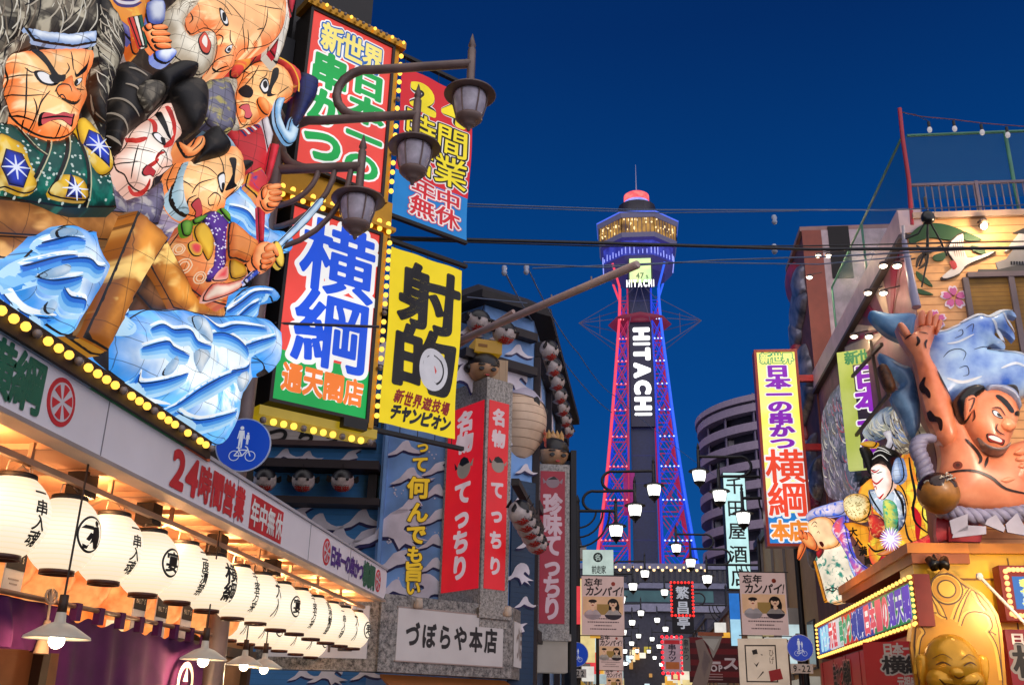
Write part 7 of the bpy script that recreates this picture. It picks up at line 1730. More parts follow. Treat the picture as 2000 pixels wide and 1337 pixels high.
wire([(1040, 524, 15.5), (1330, 512, 15.8), (1600, 516, 16), (1780, 500, 16)], .011, 'slack cable below the cable under the tower deck', WG)
wire([(982, 524, 16), (1090, 690, 24), (1195, 805, 34)], .014, 'cable running down from the boom to the street lamp on the left', WG, sag=.15)
wire([(1030, 522, 16), (1130, 690, 24), (1200, 772, 34), (1400, 930, 60)], .012, 'cable running down past the red tower leg', WG, sag=.15)
wire([(912, 580, 16.5), (1030, 592, 16.5)], .012, 'short pale cable over the restaurant roof', WG)
for i, (x, y, d, l) in enumerate(((1512, 425, 17, 'upper'), (1512, 482, 16, 'lower'), (985, 524, 16, 'left'), (1028, 522, 16, 'right'))):
 p = D(x, y, d); g = G(); g.lathe(p, [(0, .05), (.035, .04), (.05, 0), (.035, -.05), (.05, -.08), (.03, -.12), (0, -.13)], M('#a8b0c4', rough=.3), k=10); solo('cable_insulator', g, ['white insulator on the thin cable right of the tower', 'white insulator on the thick cable right of the tower', 'insulator at the left end of the slack cables', 'insulator just right of the left end of the slack cables'][i], 'insulator', 'cable insulators')
# ================================================================== right corner restaurant
XR, YR = 5.45, 17.6
RS, RF = Fr((XR, YR, 0), -90), Fr((XR, YR, 0), 0)     # street side (u runs towards the viewer, negative = further), front
def Ya(*p): return Zm(p, 1640, 560, 2.675)
def Yb(*p): return Zm(p, 1540, 800, 3.342)
def Yc_(*p): return Zm(p, 1560, 1000, 3.968)
def Yd(*p): return Zm(p, 1560, 190, 2.970)
tr = thing('corner_restaurant', 'orange planked corner restaurant on the right with crane mural and roof railing', 'building', (XR + 4, YR + 4, 0))
zt5 = RF.px(1772, 428)[1]; zl5 = RF.px(1850, 1066)[1]
LB = 9.5
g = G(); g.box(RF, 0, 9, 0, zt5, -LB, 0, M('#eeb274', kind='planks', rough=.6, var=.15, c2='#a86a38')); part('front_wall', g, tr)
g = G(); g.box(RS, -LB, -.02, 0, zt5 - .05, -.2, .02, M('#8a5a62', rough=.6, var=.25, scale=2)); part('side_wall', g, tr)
g = G(); g.box(RS, -LB - .1, .02, zt5 - .3, zt5 + .22, -.3, .12, M('#c9aeb0', rough=.5)); g.box(RS, -LB - .1, .02, zt5 - .42, zt5 - .33, -.3, .16, '#3a2e34'); g.box(RF, .13, 9, zt5 - .02, zt5 + .1, -.3, .08, M('#b89a84')); part('parapet', g, tr)
g = G()   # roof railing
RAIL = M('#6a5a66', rough=.4)
za, zb2 = RF.px(1850, 422)[1], RF.px(1850, 356)[1]
for z in (za, zb2): g.box(RF, .15, 9, z - .02, z + .03, -.1, -.05, RAIL)
for u in np.arange(.2, 9, .13): g.box(RF, u, u + .02, za, zb2, -.085, -.065, RAIL)
for u in np.arange(.15, 9, 1.25): g.box(RF, u, u + .06, za - .1, zb2 + .04, -.1, -.04, RAIL)
part('railing', g, tr)
tn = thing('roof_net', 'dark blue green net fence with green posts on the right roof', 'fence', (XR + 3, YR + .6, zt5)); NY = RF.off(-.35)
zn = NY.px(1850, 262)[1]
g = G(); gp = M('#3f7a62', rough=.4)
for x in (1778, 1985): u = NY.px(x, 380)[0]; g.tube([NY.W(u, zt5), NY.W(u, zn)], .04, gp, k=8)
g.tube([NY.W(NY.px(1772, 270)[0], zn), NY.W(9, zn)], .03, gp, k=6); u = NY.px(1778, 380)[0]
far = NY.W(u, zn) + np.array([0, 7.5, 0]); g.tube([NY.W(u, zn), far], .03, gp, k=6); g.tube([far, far - [0, 0, 2.6]], .03, gp, k=6); mid = NY.W(u, zn) + np.array([0, 3.8, 0]); g.tube([mid, mid - [0, 0, 2.6]], .03, gp, k=6)
part('frame', g, tn)
nm = bpy.data.materials.new('net_mesh'); nm.use_nodes = True; nt = nm.node_tree; bs = nt.nodes['Principled BSDF']; bs.inputs['Base Color'].default_value = (.0, .08, .11, 1); bs.inputs['Alpha'].default_value = .3
g = G(); q0_, q1_ = NY.W(u, zt5 + .1), NY.W(9, zn); g.add([NY.W(u, zt5 + .6), NY.W(9, zt5 + .6), NY.W(9, zn), NY.W(u, zn)], [(0, 1, 2, 3)], nm); a = NY.W(u, zn); g.add([a - [0, 0, 2.6], a, far, far - [0, 0, 2.6]], [(0, 1, 2, 3)], nm); part('net', g, tn)
g = G(); g.tube([RF.W(*RF.px(1757, 212)), RF.W(*RF.px(1763, 270)), RF.W(*RF.px(1775, 350)), RF.W(*RF.px(1781, 440))], .042, M('#a8142c', rough=.4), k=8); solo('red_pole', g, 'bent red pole rising above the corner of the right roof', 'pole')
ts = thing('bulb_string', 'thin string with four small bulbs above the right roof', 'string lights', RF.W(*RF.px(1860, 235)))
g = G(); pts = [RF.W(*RF.px(*p), -.1) for p in ((1757, 212), (1800, 222), (1866, 228), (1920, 235), (1970, 239), (2040, 244))]; g.tube(pts, .01, M('#6a3440'), k=5); g.tube([RF.W(*RF.px(*p), -.1) for p in ((1760, 214), (1790, 218), (1817, 232))], .008, '#3a3040', k=4); part('wire', g, ts)
for x, y in ((1817, 238), (1866, 236), (1920, 243), (1970, 248)):
 p = RF.W(*RF.px(x, y), -.1); g = G(); g.tube([p + [0, 0, .06], p - [0, 0, .06]], .03, '#15151a', k=8); part('socket', g, ts)
 g = G(); g.ball(p - [0, 0, .12], .05, M('#e8e0e4', e=.5, rough=.2), k=8, sc=(1, 1, 1.4)); part('bulb', g, ts)
# mural on the planks
g = G(); PINE, PK2, PK3 = M('#1c4a22'), M('#d0609a'), M('#f0dce8'); CR2 = M('#ded4cc')
f = RF.off(.02)
for c in (Yd((645, 800), (720, 740), (830, 735), (940, 770), (960, 800), (880, 830), (760, 815), (650, 850)), Yd((950, 780), (1010, 800), (1060, 830), (960, 830)), Yd((1000, 860), (1070, 880), (1080, 915), (1010, 890)), Yd((680, 1010), (740, 1050), (775, 1100), (700, 1060)), Yd((690, 1110), (780, 1145), (700, 1140)), Yd((780, 920), (850, 900), (840, 945), (790, 948))): g.prism(f, catmull(f.P(c), 3), -.01, .02, PINE)
for l in (Yd((680, 860), (720, 900), (740, 960), (690, 1000)), Yd((680, 990), (700, 930), (760, 900), (830, 860))): g.line(f, f.P(l), .07, 0, M('#3a2c1e'), eps=.022)
part('pine_mural', g, tr)
g = G()
crane = Yd((820, 1050), (880, 1000), (900, 960), (860, 900), (880, 830), (950, 785), (950, 860), (970, 920), (1000, 935), (1140, 895), (1110, 920), (1010, 960), (960, 990), (930, 1030), (850, 1062))
P_ = f.P(crane); g.prism(f, catmull(P_, 2), -.01, .03, M('#3a2a28')); c = np.mean(P_, 0); g.prism(f, [tuple(c + (np.array(p) - c) * .93) for p in catmull(P_, 2)], .03, .04, CR2)
for k in range(5): g.line(f, f.P(Yd((890 + k * 12, 850 - k * 8), (905 + k * 12, 930))), .015, .04, M('#6a4a48'), eps=.004)
g.decal(f, catmull(f.P(Yd((870, 960), (900, 955), (915, 990), (890, 1005))), 2), .04, M('#b81c28'), eps=.006); part('crane_mural', g, tr)
for (x, y), s in zip(((900, 1162), (795, 1288)), (1, .8)):
 g = G()
 cx, cy = Yd((x, y))[0]; cu, cv = f.px(cx, cy); R1 = .2 * s
 for k in range(5):
  a = math.pi / 2 + k * 2 * math.pi / 5
  for sc_, w, m in ((1.12, .012, PK3), (.92, .02, PK2)): g.prism(f, catmull([(cu + R1 * .2 * math.cos(a), cv + R1 * .2 * math.sin(a)), (cu + R1 * .75 * sc_ * math.cos(a - .5), cv + R1 * .75 * sc_ * math.sin(a - .5)), (cu + R1 * 1.1 * sc_ * math.cos(a - .2), cv + R1 * 1.1 * sc_ * math.sin(a - .2)), (cu + R1 * .98 * sc_ * math.cos(a), cv + R1 * .98 * sc_ * math.sin(a)), (cu + R1 * 1.1 * sc_ * math.cos(a + .2), cv + R1 * 1.1 * sc_ * math.sin(a + .2)), (cu + R1 * .75 * sc_ * math.cos(a + .5), cv + R1 * .75 * sc_ * math.sin(a + .5))], 2), -.01, w, m)
 part('blossom_mural', g, tr)
g = G()   # castle gable at the right edge
for c, m, w in ((Yd((1140, 960), (1200, 940), (1260, 860), (1330, 800), (1330, 1010), (1160, 1020)), '#8a8684', .02), (Yd((1190, 900), (1290, 770), (1330, 760), (1330, 870), (1240, 880)), '#d8d0c8', .03), (Yd((1160, 1000), (1330, 960), (1330, 1030), (1030, 1030), (1040, 1000)), '#4a4846', .026), (Yd((1240, 790), (1330, 750), (1330, 800)), '#3a3836', .035)): g.prism(f, f.P(c), -.01, w, M(m))
for k in range(6): g.prism(f, f.P(Yd((1225 + k * 16, 955), (1235 + k * 16, 955), (1235 + k * 16, 975), (1225 + k * 16, 975))), .03, .034, INK)
part('castle_mural', g, tr)
g = G(); r_ = rect(RF, (1890, 545), (2100, 760)); g.box(RF, r_[0], r_[2], r_[3], r_[1], .001, .03, M('#8a6420', kind='slats', c2='#5a3c10', rough=.7)); part('blind', g, tr)
g = G()
for x in (1886, 1976): u = RF.px(x, 600)[0]; g.box(RF, u, u + .1, r_[3], r_[1], .0, .09, '#6a5c60')
g.box(RF, r_[0] - .02, r_[2], r_[1], r_[1] + .1, .0, .1, '#6a5c60'); part('window_frame', g, tr)
p = RF.W(*RF.px(1921, 437, .25), .25); t = thing('wall_lamp', 'small bright lamp over the crane mural', 'lamp', p)
g = G(); g.lathe(p, [(0, .1), (.06, .1), (.1, -.03), (.0, .0)], '#5a4a40', k=14); g.tube([p + [0, 0, .1], p + [0, .24, .16]], .02, '#5a4a40', k=6); part('hood', g, t); g = G(); g.ball(p - [0, 0, .05], .065, M('#fff4e0', e=8), k=10); part('bulb', g, t); lamp(p + np.array([0, -.25, -.15]), 60, '#ffdcae', .06)
# dark camera and cable boss at the corner
p = RF.W(*RF.px(1812, 425, .4), .4); t = thing('cable_junction', 'black coiled cable junction hanging in front of the pine mural', 'cable box', p); g = G(); g.ball(p, .13, M('#0c0c10', rough=.3), k=12, sc=(1, .8, 1.1)); g.lathe(p, [(.03, .2), (.03, .4), (.01, .45), (0, .45)], '#4a3a28', k=8); part('coil', g, t); g = G()
for e in ((1760, 470), (1800, 560), (1850, 500), (1795, 520)): q = RF.W(*RF.px(*e, .3), .3); g.tube([p, (p + q) / 2 + [.05, 0, -.1], q], .018, '#0c0c10', k=5)
part('loose_cable', g, t)
# side facade: sunburst mural, silver relief and little lamps
g = G(); fs2 = RS.off(.03); sb = M('#8a1630', e=.0); sb2 = M('#c8b09a')
c0_ = fs2.px(1740, 640)
for k in range(9):
 a = math.radians(20 + k * 18); P_ = [c0_, (c0_[0] + 4.2 * math.cos(a), c0_[1] + 4.2 * math.sin(a)), (c0_[0] + 4.2 * math.cos(a + .16), c0_[1] + 4.2 * math.sin(a + .16))]
 P_ = [(min(-.03, max(-LB + 3, x)), min(zt5 - .45, y)) for x, y in P_]; g.prism(fs2, P_, -.01, .0 + .002 * k, sb if k % 2 else sb2)
part('sunburst_mural', g, tr)
for i, (x, y) in enumerate(((1725, 517), (1752, 517), (1695, 570), (1725, 570), (1668, 655), (1697, 655), (1598, 498), (1618, 498), (1581, 540))):
 fr = RS.off(.35); p = fr.W(*fr.px(x, y)); t = thing('facade_lamp', 'small white facade lamp under the pale eave, ' + ('left of the top pair', 'right of the top pair', 'left of the middle pair', 'right of the middle pair', 'left of the bottom pair', 'right of the bottom pair', 'left of the pair at the brown corner', 'right of the pair at the brown corner', 'single one at the brown corner')[i], 'lamp', p, 'facade lamps on the street side')
 g = G(); g.lathe(p, [(0, .06), (.07, .05), (.1, -.02), (0, -.01)], '#3a3034', k=12); g.tube([p + [0, 0, .05], p + [.34, 0, .12]], .015, '#3a3034', k=5); part('hood', g, t)
 g = G(); g.ball(p - [0, 0, .03], .06, M('#fff2d8', e=7), k=8, sc=(1.3, 1.3, .6)); part('bulb', g, t); lamp(p + np.array([-.15, 0, -.15]), 14 if i < 6 else 45, '#ffdcb0', .05)
g = G(); g.tube([RS.W(*RS.px(1766, 470, .2), .2), RS.W(*RS.px(1778, 540, .2), .2), RS.W(*RS.px(1790, 600, .2), .2)], [.05, .07, .085], M('#8a86a0', rough=.4), k=10); g.tube([RS.W(*RS.px(1765, 478, .2), .2), RS.W(*RS.px(1764, 440, .2), .2)], .03, '#b8b4bc', k=6); part('down_pipe', g, tr)
# next building beyond, with silver dragon relief
zt6 = RS.px(1640, 452)[1]
tx = thing('relief_building', 'narrow brown building with a silver relief beyond the orange restaurant', 'building', (XR + 2, YR + LB + 3, 0))
zq = float(hit(1640, 455, (XR, YR + LB + .3, 0), np.array([0, 1., 0]))[2])
uu1 = -LB - .1; uu0 = -LB - 3.0
g = G(); g.box(RS, uu0, uu1, 0, zq, -6, .0, M('#6a3a34', var=.25)); g.box(RS, uu0, uu1, zq, zq + .15, -6, .1, '#8a6a68'); g.box(RS, uu1, uu1 + .03, 0, zq - .001, -6, -.5, M('#b0a0a8', rough=.6, var=.2)); g.box(RS, uu1, uu1 + .06, zq - 1.6, zq + .1, -1.3, -.7, M('#100e12', rough=.8)); g.box(RS, uu1, uu1 + .05, 0, zq, -.5, .06, M('#7a3a2c', rough=.6)); part('wall', g, tx)
SLV = M('#8a8694', rough=.3, metal=.35, var=.5, scale=3, c2='#2e3848', bump=.6)
fr = RS.off(.02); rng = random.Random(6); g = G()
for k in range(15):
 v = zq - .8 - k * .58; u = -LB - 2.1 + .9 * math.sin(k * 1.3)
 o = catmull([(u + rng.uniform(.5, 1.3) * math.cos(a), v + rng.uniform(.4, .85) * math.sin(a)) for a in np.linspace(0, 6.28, 9)[:-1]], 3); g.puff(fr, [(min(uu1 - .1, max(uu0 + .1, a)), b) for a, b in o], .25, SLV if k % 4 else M('#a8323c', rough=.35, var=.3), back=.02)
part('relief', g, tx)
# tall yellow sign held out over the street
ST = Fr((0, 27.0, 0), 0)
u0, v0 = ST.px(1472, 684)[0], ST.px(1515, 683)[1]; u1 = ST.px(1556, 684)[0]; v1 = ST.px(1540, 1066)[1]
STt = Fr(ST.W((u0 + u1) / 2, v1), 0)
w_, h_ = u1 - u0, v0 - v1; S2 = Fr(ST.W(u0, v1), 0)
t = thing('tall_sign', 'tall yellow lit sign with purple and red characters over the right side of the street', 'sign', S2.W(w_ / 2, 0))
g = G(); g.box(S2, 0, w_, 0, h_, -.4, -.002, M('#8a2418', rough=.4));
for q in ((0, .07, 0, h_), (w_ - .07, w_, 0, h_), (.07, w_ - .07, h_ - .07, h_), (.07, w_ - .07, 0, .07)): g.box(S2, *q, -.0015, .05, M('#c8381c', rough=.4, e=.3))
part('housing', g, t)
g = G(); g.box(S2, .07, w_ - .07, h_ * .16, h_ - .07, -.001, .004, M('#fdf05a', e=1.05, var=.03, c2='#fff8a8', scale=1.2)); g.box(S2, .07, w_ - .07, .07, h_ * .1595, -.001, .004, M('#1a86d8', e=.9)); part('face', g, t)
g = G(); H = lambda q: h_ * (1 - q)
g.text2(S2, '新世界', (.14 * w_, H(.02), .9 * w_, H(.075)), [(E_('#2a9a6a'), .11), (E_('#eef08a'), .04)])
PU = E_('#8a1ab8', .9); OR_ = E_('#f2482a', .95)
g.text2(S2, '日本一の串かつ', (.24 * w_, H(.085), .78 * w_, H(.525)), [(WL, .11), (PU, .055)], vert=True)
g.text2(S2, '横綱', (.1 * w_, H(.53), .94 * w_, H(.86)), [(WL, .075), (OR_, .018)], vert=True)
g.text2(S2, '本店', (.12 * w_, H(.88), .9 * w_, H(.975)), [(WL, .12), (E_('#f08a2c'), .045)]); part('lettering', g, t)
g = G()
for y in (735, 870): v = ST.px(1590, y)[1]; g.box(S2, w_, XR - S2.o[0] + .1, v - v1 - .09, v - v1 + .09, -.25, -.1, M('#b81c1c', rough=.4))
part('bracket', g, t)
# yellow sign flat on the side wall with dark characters, partly hidden
fr = RS.off(.06); P_ = [fr.px(1640, 690), fr.px(1730, 690)]; ua, ub = P_[0][0], P_[1][0]; va, vb2 = fr.px(1690, 680)[1], fr.px(1690, 900)[1]
t = thing('wall_sign', 'green yellow lit wall sign with purple characters behind the float on the right', 'sign', fr.W((ua + ub) / 2, vb2))
fr = Fr(RS.W(*RS.px(1690, 790, .15), .15), -22); ua, ub = fr.px(1645, 790)[0], fr.px(1732, 790)[0]; va, vb2 = fr.px(1690, 682)[1], fr.px(1690, 915)[1]
g = G(); g.box(fr, ua, ub, vb2, va, -.12, .05, M('#b8c84a', e=.7, c2='#e0e890', scale=.8)); part('face', g, t)
g = G(); m_ = ua + (ub - ua) * .66; g.box(fr, m_ - .3, m_ + .3, vb2, va - .35, .051, .056, M('#3a2a4a')); g.text2(fr, '日本一の', (m_ - .3, va - .4, m_ + .3, vb2 + .2), [(WL, .1), (PU, .05)], vert=True, w=.06); g.text(fr, '新世界', m_ - .45, va - .03, m_ + .45, va - .33, M('#2a9a5a', e=.5), off=.04, w=.06); part('lettering', g, t)
g = G();
for x0, y0, x1, y1 in ((1722, 672, 1665, 735), (1735, 770, 1672, 850), (1700, 665, 1720, 790)): g.bar(RS.W(*RS.px(x0, y0, .4), .4), RS.W(*RS.px(x1, y1, .4), .4), .06, .06, '#4a3a2c')
part('support_strut', g, t)
# ------------------------------------------------------------------ golden ledge
tl_ = thing('golden_ledge', 'golden orange ledge with yellow panels carrying the right hand figures', 'ledge', (XR, YR - 1, zl5))
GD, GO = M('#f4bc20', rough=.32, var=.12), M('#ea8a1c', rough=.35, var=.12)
OV = .95
g = G(); LS = RS.off(OV); LF = Fr((XR, YR - OV, 0), 0)
ue = RS.px(1640, 1182, OV)[0]
zl = float(LF.px(1852, 1062)[1])
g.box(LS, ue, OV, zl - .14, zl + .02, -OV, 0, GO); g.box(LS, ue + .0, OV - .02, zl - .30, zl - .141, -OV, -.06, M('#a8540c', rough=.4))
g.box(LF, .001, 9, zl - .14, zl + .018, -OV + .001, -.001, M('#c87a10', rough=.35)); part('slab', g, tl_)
g = G(); g.box(LF, -OV + .09, 9, zl - 2.2, zl - .141, -OV, -.12, GD)
for u in (.6, 1.45): g.box(LF, u, u + .02, zl - 1.3, zl - .2, -.12, -.105, '#6a4208')
g.box(LF, -.5, 1.1, zl - .55, zl - .52, -.12, -.1, '#8a5a10'); part('panel', g, tl_)
# bulb framed strip sign on the street side
SBs = RS.off(OV + .12);
ua, ub = SBs.px(1598, 1248)[0], SBs.px(1788, 1170)[0]; vt_, vb_ = SBs.px(1700, 1163)[1], SBs.px(1700, 1253)[1]
t = thing('bulb_sign', 'long sign of coloured characters framed by golden bulbs below the right float', 'sign', SBs.W((ua + ub) / 2, vb_))
g = G(); g.box(SBs, ua, ub, vb_, vt_, -.25, -.01, M('#8a2a1c')); part('housing', g, t)
g = G(); k = 6; cols = ('#1c6ad0', '#e0e0e8', '#d83a30', '#1a48b0', '#108a5a', '#0e8a54')
for i in range(k): a = ua + .1 + (ub - ua - .2) * i / k; g.box(SBs, a, a + (ub - ua - .2) / k - .001, vb_ + .1, vt_ - .1, -.009, .004, M(cols[i], e=.8))
part('face', g, t)
g = G(); L_ = ub - ua; vh = vt_ - vb_
for s, q0, q1, c in (('新世界', .04, .16, '#9adcf8'), ('元祖', .16, .27, '#e04a5a'), ('串かつ', .30, .44, '#28a878'), ('横綱', .44, .58, '#1438a0'), ('日本一の', .58, .80, '#e8506a'), ('通天閣', .80, .97, '#5a3ac8')): g.text2(SBs, s, (ua + L_ * q0, vt_ - .14 * vh, ua + L_ * q1, vb_ + .14 * vh), [(WL, .13), (E_(c, .85), .05)], fit=True, gap=.04, w=.006)
part('lettering', g, t)
for v in (vt_ - .035, vb_ + .035): bulbs(t, SBs.W(ua, v, .03), SBs.W(ub, v, .03), 34, .034, '#ffc860')
bulbs(t, SBs.W(ua + .03, vb_, .03), SBs.W(ua + .03, vt_, .03), 9, .03, '#ffc860'); bulbs(t, SBs.W(ub - .03, vb_, .03), SBs.W(ub - .03, vt_, .03), 9, .03, '#ffc860')
lamp(SBs.W((ua + ub) / 2, vt_ + .25, .9), 45, '#ffc880', .3); lamp(SBs.W(ua + .6, vt_ + .1, .7), 20, '#ffc880', .3)  # unseen proxy lights for the bulbs, added to brighten the ledge
# red fascia under it
RFm = M('#c01420', e=.22, rough=.4, var=.08)
t = thing('red_fascia', 'red shop fascia with dark brush characters under the bulb sign', 'sign', SBs.W((ua + ub) / 2, vb_ - .8))
v_ = vb_ - .08; g = G(); g.box(SBs, ua - .3, OV + .1, v_ - .75, v_, -.3, -.05, RFm);
for u in np.linspace(ua, OV, 7): g.box(SBs, u, u + .015, v_ - .74, v_, -.05, -.04, '#7a0c14')
part('board', g, t)
g = G(); um = SBs.px(1640, 1310)[0]; g.text2(SBs, '串かつ横綱', (um - .9, v_ - .12, um + .9, v_ - .62), [(M('#e0a8a0'), .09), (M('#1a1414'), .025)], w=-.035); part('lettering', g, t)
F3 = LF.off(.12);
g = G(); uf = F3.px(1690, 1290)[0];
t = thing('red_fascia', 'red fascia board with large outlined characters left of the golden arch', 'sign', F3.W(uf + .6, v_ - .6))
Fm = Fr(F3.W(F3.px(1740, 1300)[0], 0) - [0, 0, 0], -30); z1_ = Fm.px(1740, 1252)[1]; z2_ = Fm.px(1740, 1345)[1]
a0, a1 = Fm.px(1688, 1290)[0], Fm.px(1800, 1290)[0]; g.box(Fm, a0, a1, z2_ - .6, z1_, -.2, 0, RFm); part('board', g, t)
g = G(); g.text2(Fm, '横綱', (a0 + (a1 - a0) * .32, z1_ - .22, a1 + .1, z2_ + .22), [(M('#e8d8cc', e=.1), .11), (M('#17100f'), .03)], w=.004); g.text(Fm, '日本一の', a0 + (a1 - a0) * .35, z1_ - .03, a1 + .05, z1_ - .2, M('#f0e0d4', e=.1), off=.05, w=.004); g.text(Fm, '元祖串かつ', a0 + (a1 - a0) * .55, z2_ + .18, a1 + .1, z2_ + .02, M('#f0e0d4', e=.1), off=.04, w=.004); part('lettering', g, t)
# ------------------------------------------------------------------ golden arch with a seated golden figure
AF = Fr(LF.W(*LF.px(1865, 1200), .5), -6)
t = thing('golden_arch', 'golden pointed arch shrine panel with carved tracery', 'shrine', AF.W(*AF.px(1865, 1337)))
GOLD2 = M('#cf8f18', rough=.33, metal=.1, var=.14, scale=2, bump=.15); GOLD3 = M('#5a3604', rough=.5); GOLD4 = M('#f0b83a', rough=.3)
out = Yc_((910, 1500), (905, 1337), (865, 1050), (872, 950), (890, 820), (920, 730), (1000, 580), (1060, 490), (1122, 430), (1200, 475), (1285, 535), (1420, 620), (1490, 700), (1545, 790), (1575, 900), (1590, 1050), (1612, 1337), (1616, 1500))
g = G(); P_ = AF.P(out); g.prism(AF, P_, -.45, 0, GOLD2); c = np.mean(P_, 0)
inn = [tuple(c + (np.array(p) - c) * .93) for p in P_]; g.prism(AF, inn, 0, .015, GOLD3); inn2 = [tuple(c + (np.array(p) - c) * .9) for p in P_]; g.prism(AF, inn2, 0, .03, GOLD2); part('back_panel', g, t)
g = G(); cu, cv = AF.px(*Yc_((1142, 595))[0])
for r, w in ((.24, .035), (.215, .04), (.2, .045), (.14, .05), (.118, .055)): g.prism(AF, [(cu + r * math.cos(a), cv + r * math.sin(a)) for a in np.linspace(0, 6.28, 33)[:-1]], .0, w, {.035: GOLD3, .04: GOLD4, .045: GOLD2, .05: GOLD3, .055: GOLD4}[w])
for l in (Yc_((1015, 590), (1130, 470), (1280, 590)), Yc_((985, 610), (1080, 720), (1130, 830)), Yc_((1300, 590), (1220, 720), (1180, 830)), Yc_((925, 760), (960, 650), (990, 630), (1040, 720), (1070, 790), (1130, 820)), Yc_((1215, 850), (1250, 740), (1320, 600), (1390, 700), (1440, 760)), Yc_((1240, 880), (1280, 790), (1360, 770), (1450, 800), (1480, 880), (1450, 930)), Yc_((900, 1250), (925, 1000), (960, 930), (920, 860), (960, 780), (1050, 780)), Yc_((1560, 1300), (1520, 1050), (1460, 930), (1510, 950))):
 g.line(AF, AF.P(l), .045, .03, GOLD4, eps=.004, taper=False); g.line(AF, [(u + .03, v) for u, v in AF.P(l)], .016, .03, GOLD3, eps=.008, taper=False)  # bright line with dark edge: light and shade of carving put into colour
part('tracery', g, t)
t = thing('golden_statue', 'smiling round headed golden statue in front of the arch', 'statue', AF.W(*AF.px(1850, 1400), .6))
GS2 = M('#e6a424', rough=.26, metal=.3, var=.1, scale=5, bump=.06); hc = AF.px(1858, 1299, .5); B = AF.off(.55)
g = G(); s = .5
K_ = .73
def gb(u, v, w, r, sc): g.ball(B.W(hc[0] + u * K_, hc[1] + v * K_, w * K_), r * K_, GS2, k=24, sc=sc, fr=B)
gb(0, 0, 0, .56, (.96, .95, 1.08)); gb(-.26, -.28, .22, .3, (1, .9, .8)); gb(.22, -.3, .22, .3, (1, .9, .8)); gb(0, -.45, .12, .32, (1.2, 1, .7)); gb(-.03, -.16, .52, .12, (1.1, .8, .8))
for s_ in (-1, 1): g.puff(Fr(B.W(hc[0] + s_ * .56 * K_, hc[1] - .02, .02), -6 + s_ * 35), catmull([(a * K_, b * K_) for a, b in ((-.12, .16), (0, .24), (.12, .18), (.13, 0), (.07, -.2), (-.02, -.36), (-.1, -.2))], 3), .08, GS2, back=.1)
gb(0, -1.1, -.1, .75, (1.3, .9, .8)); part('body', g, t)
g = G(); SH = M('#6a3e08', rough=.4, metal=.2)
def hb3(q):
 q = np.asarray(q); return K_ * np.sqrt(np.maximum(.02, .54 ** 2 - ((q[:, 0] - hc[0]) / K_) ** 2 * .95 - ((q[:, 1] - hc[1]) / K_) ** 2 * .8)) + .03
q = lambda *p: [(hc[0] + a * K_, hc[1] + b * K_) for a, b in p]
for l, w in ((q((-.38, -.02), (-.26, .03), (-.12, -.04)), .024), (q((.1, -.04), (.24, .03), (.36, -.02)), .024), (q((-.42, .1), (-.24, .18), (-.08, .08)), .012), (q((.08, .08), (.24, .18), (.4, .1)), .012)): g.line(B, l, w, hb3, SH, eps=.01)
for l, w in ((q((-.36, -.28), (-.2, -.44), (0, -.48), (.2, -.44), (.36, -.28)), .032), (q((-.28, -.36), (0, -.4), (.28, -.36)), .02), (q((-.12, -.22), (-.03, -.27), (.08, -.22)), .025)): g.line(B, l, w, lambda z: hb3(z) + .11, SH, eps=.01)
part('face', g, t)
# twin black spotlight on the ledge
p = LF.W(*LF.px(1832, 1098, .15), .15); t = thing('twin_spotlight', 'black twin spotlight under the corner of the golden ledge', 'spotlight', p); fr = Fr(p, 0)
g = G();
for s in (-1, 1): g.lathe(p + [s * .09, 0, 0], [(0, .1), (.06, .1), (.09, -.06), (.095, -.1), (0, -.09)], M('#100d0c', rough=.35), k=14, axis=(s * .35, .6, .7))
part('head', g, t); g = G(); g.tube([p, p + [0, .25, .2]], .02, '#100d0c', k=6); part('arm', g, t)
# white support pole right
t = thing('slanting_rod', 'thin white slanting rod right of the golden arch', 'rod', LF.W(*LF.px(1960, 1170), .8)); g = G(); g.tube([LF.W(*LF.px(1913, 1125, .6), .6), LF.W(*LF.px(2010, 1225, .9), .9)], .025, M('#d8cfc4', rough=.4), k=8); g.ball(LF.W(*LF.px(1913, 1125, .6), .6), .06, M('#d8cfc4'), k=8); part('rod', g, t)
# small bulb framed sign and red board at the right edge
SQ = LF.off(.35); ua, va = SQ.px(1950, 1103); ub, vb3 = SQ.px(2060, 1212)
t = thing('bulb_sign', 'red bulb framed blue sign at the right edge above the golden arch shoulder', 'sign', SQ.W(ua, vb3)); g = G(); g.box(SQ, ua, ub, vb3, va, -.3, 0, M('#a81c18', e=.3)); part('housing', g, t)
g = G(); g.box(SQ, ua + .17, ub, vb3 + .17, va - .17, .001, .01, M('#1a70c8', e=.7)); part('face', g, t)
g = G(); g.text2(SQ, '新世界', (ua + .24, va - .2, ua + .56, vb3 + .2), [(WL, .2), (E_('#2a9ad8'), .14), (E_('#e8ec7a'), .05)], vert=True, fit=True, gap=.1, w=.014); part('lettering', g, t)
bulbs(t, SQ.W(ua + .08, vb3 + .05, .03), SQ.W(ua + .08, va - .05, .03), 8, .04, '#ffb070'); bulbs(t, SQ.W(ua + .1, va - .07, .03), SQ.W(ub, va - .07, .03), 9, .04, '#ffb070'); bulbs(t, SQ.W(ua + .1, vb3 + .07, .03), SQ.W(ub, vb3 + .07, .03), 9, .04, '#ffb070')
ua, va = SQ.px(1962, 1228); g = G(); t = thing('red_fascia', 'red board with white outlined characters at the lower right edge', 'sign', SQ.W(ua, va - .8)); g.box(SQ, ua, ua + 2, va - 1.0, va, -.3, 0, RFm); part('board', g, t)
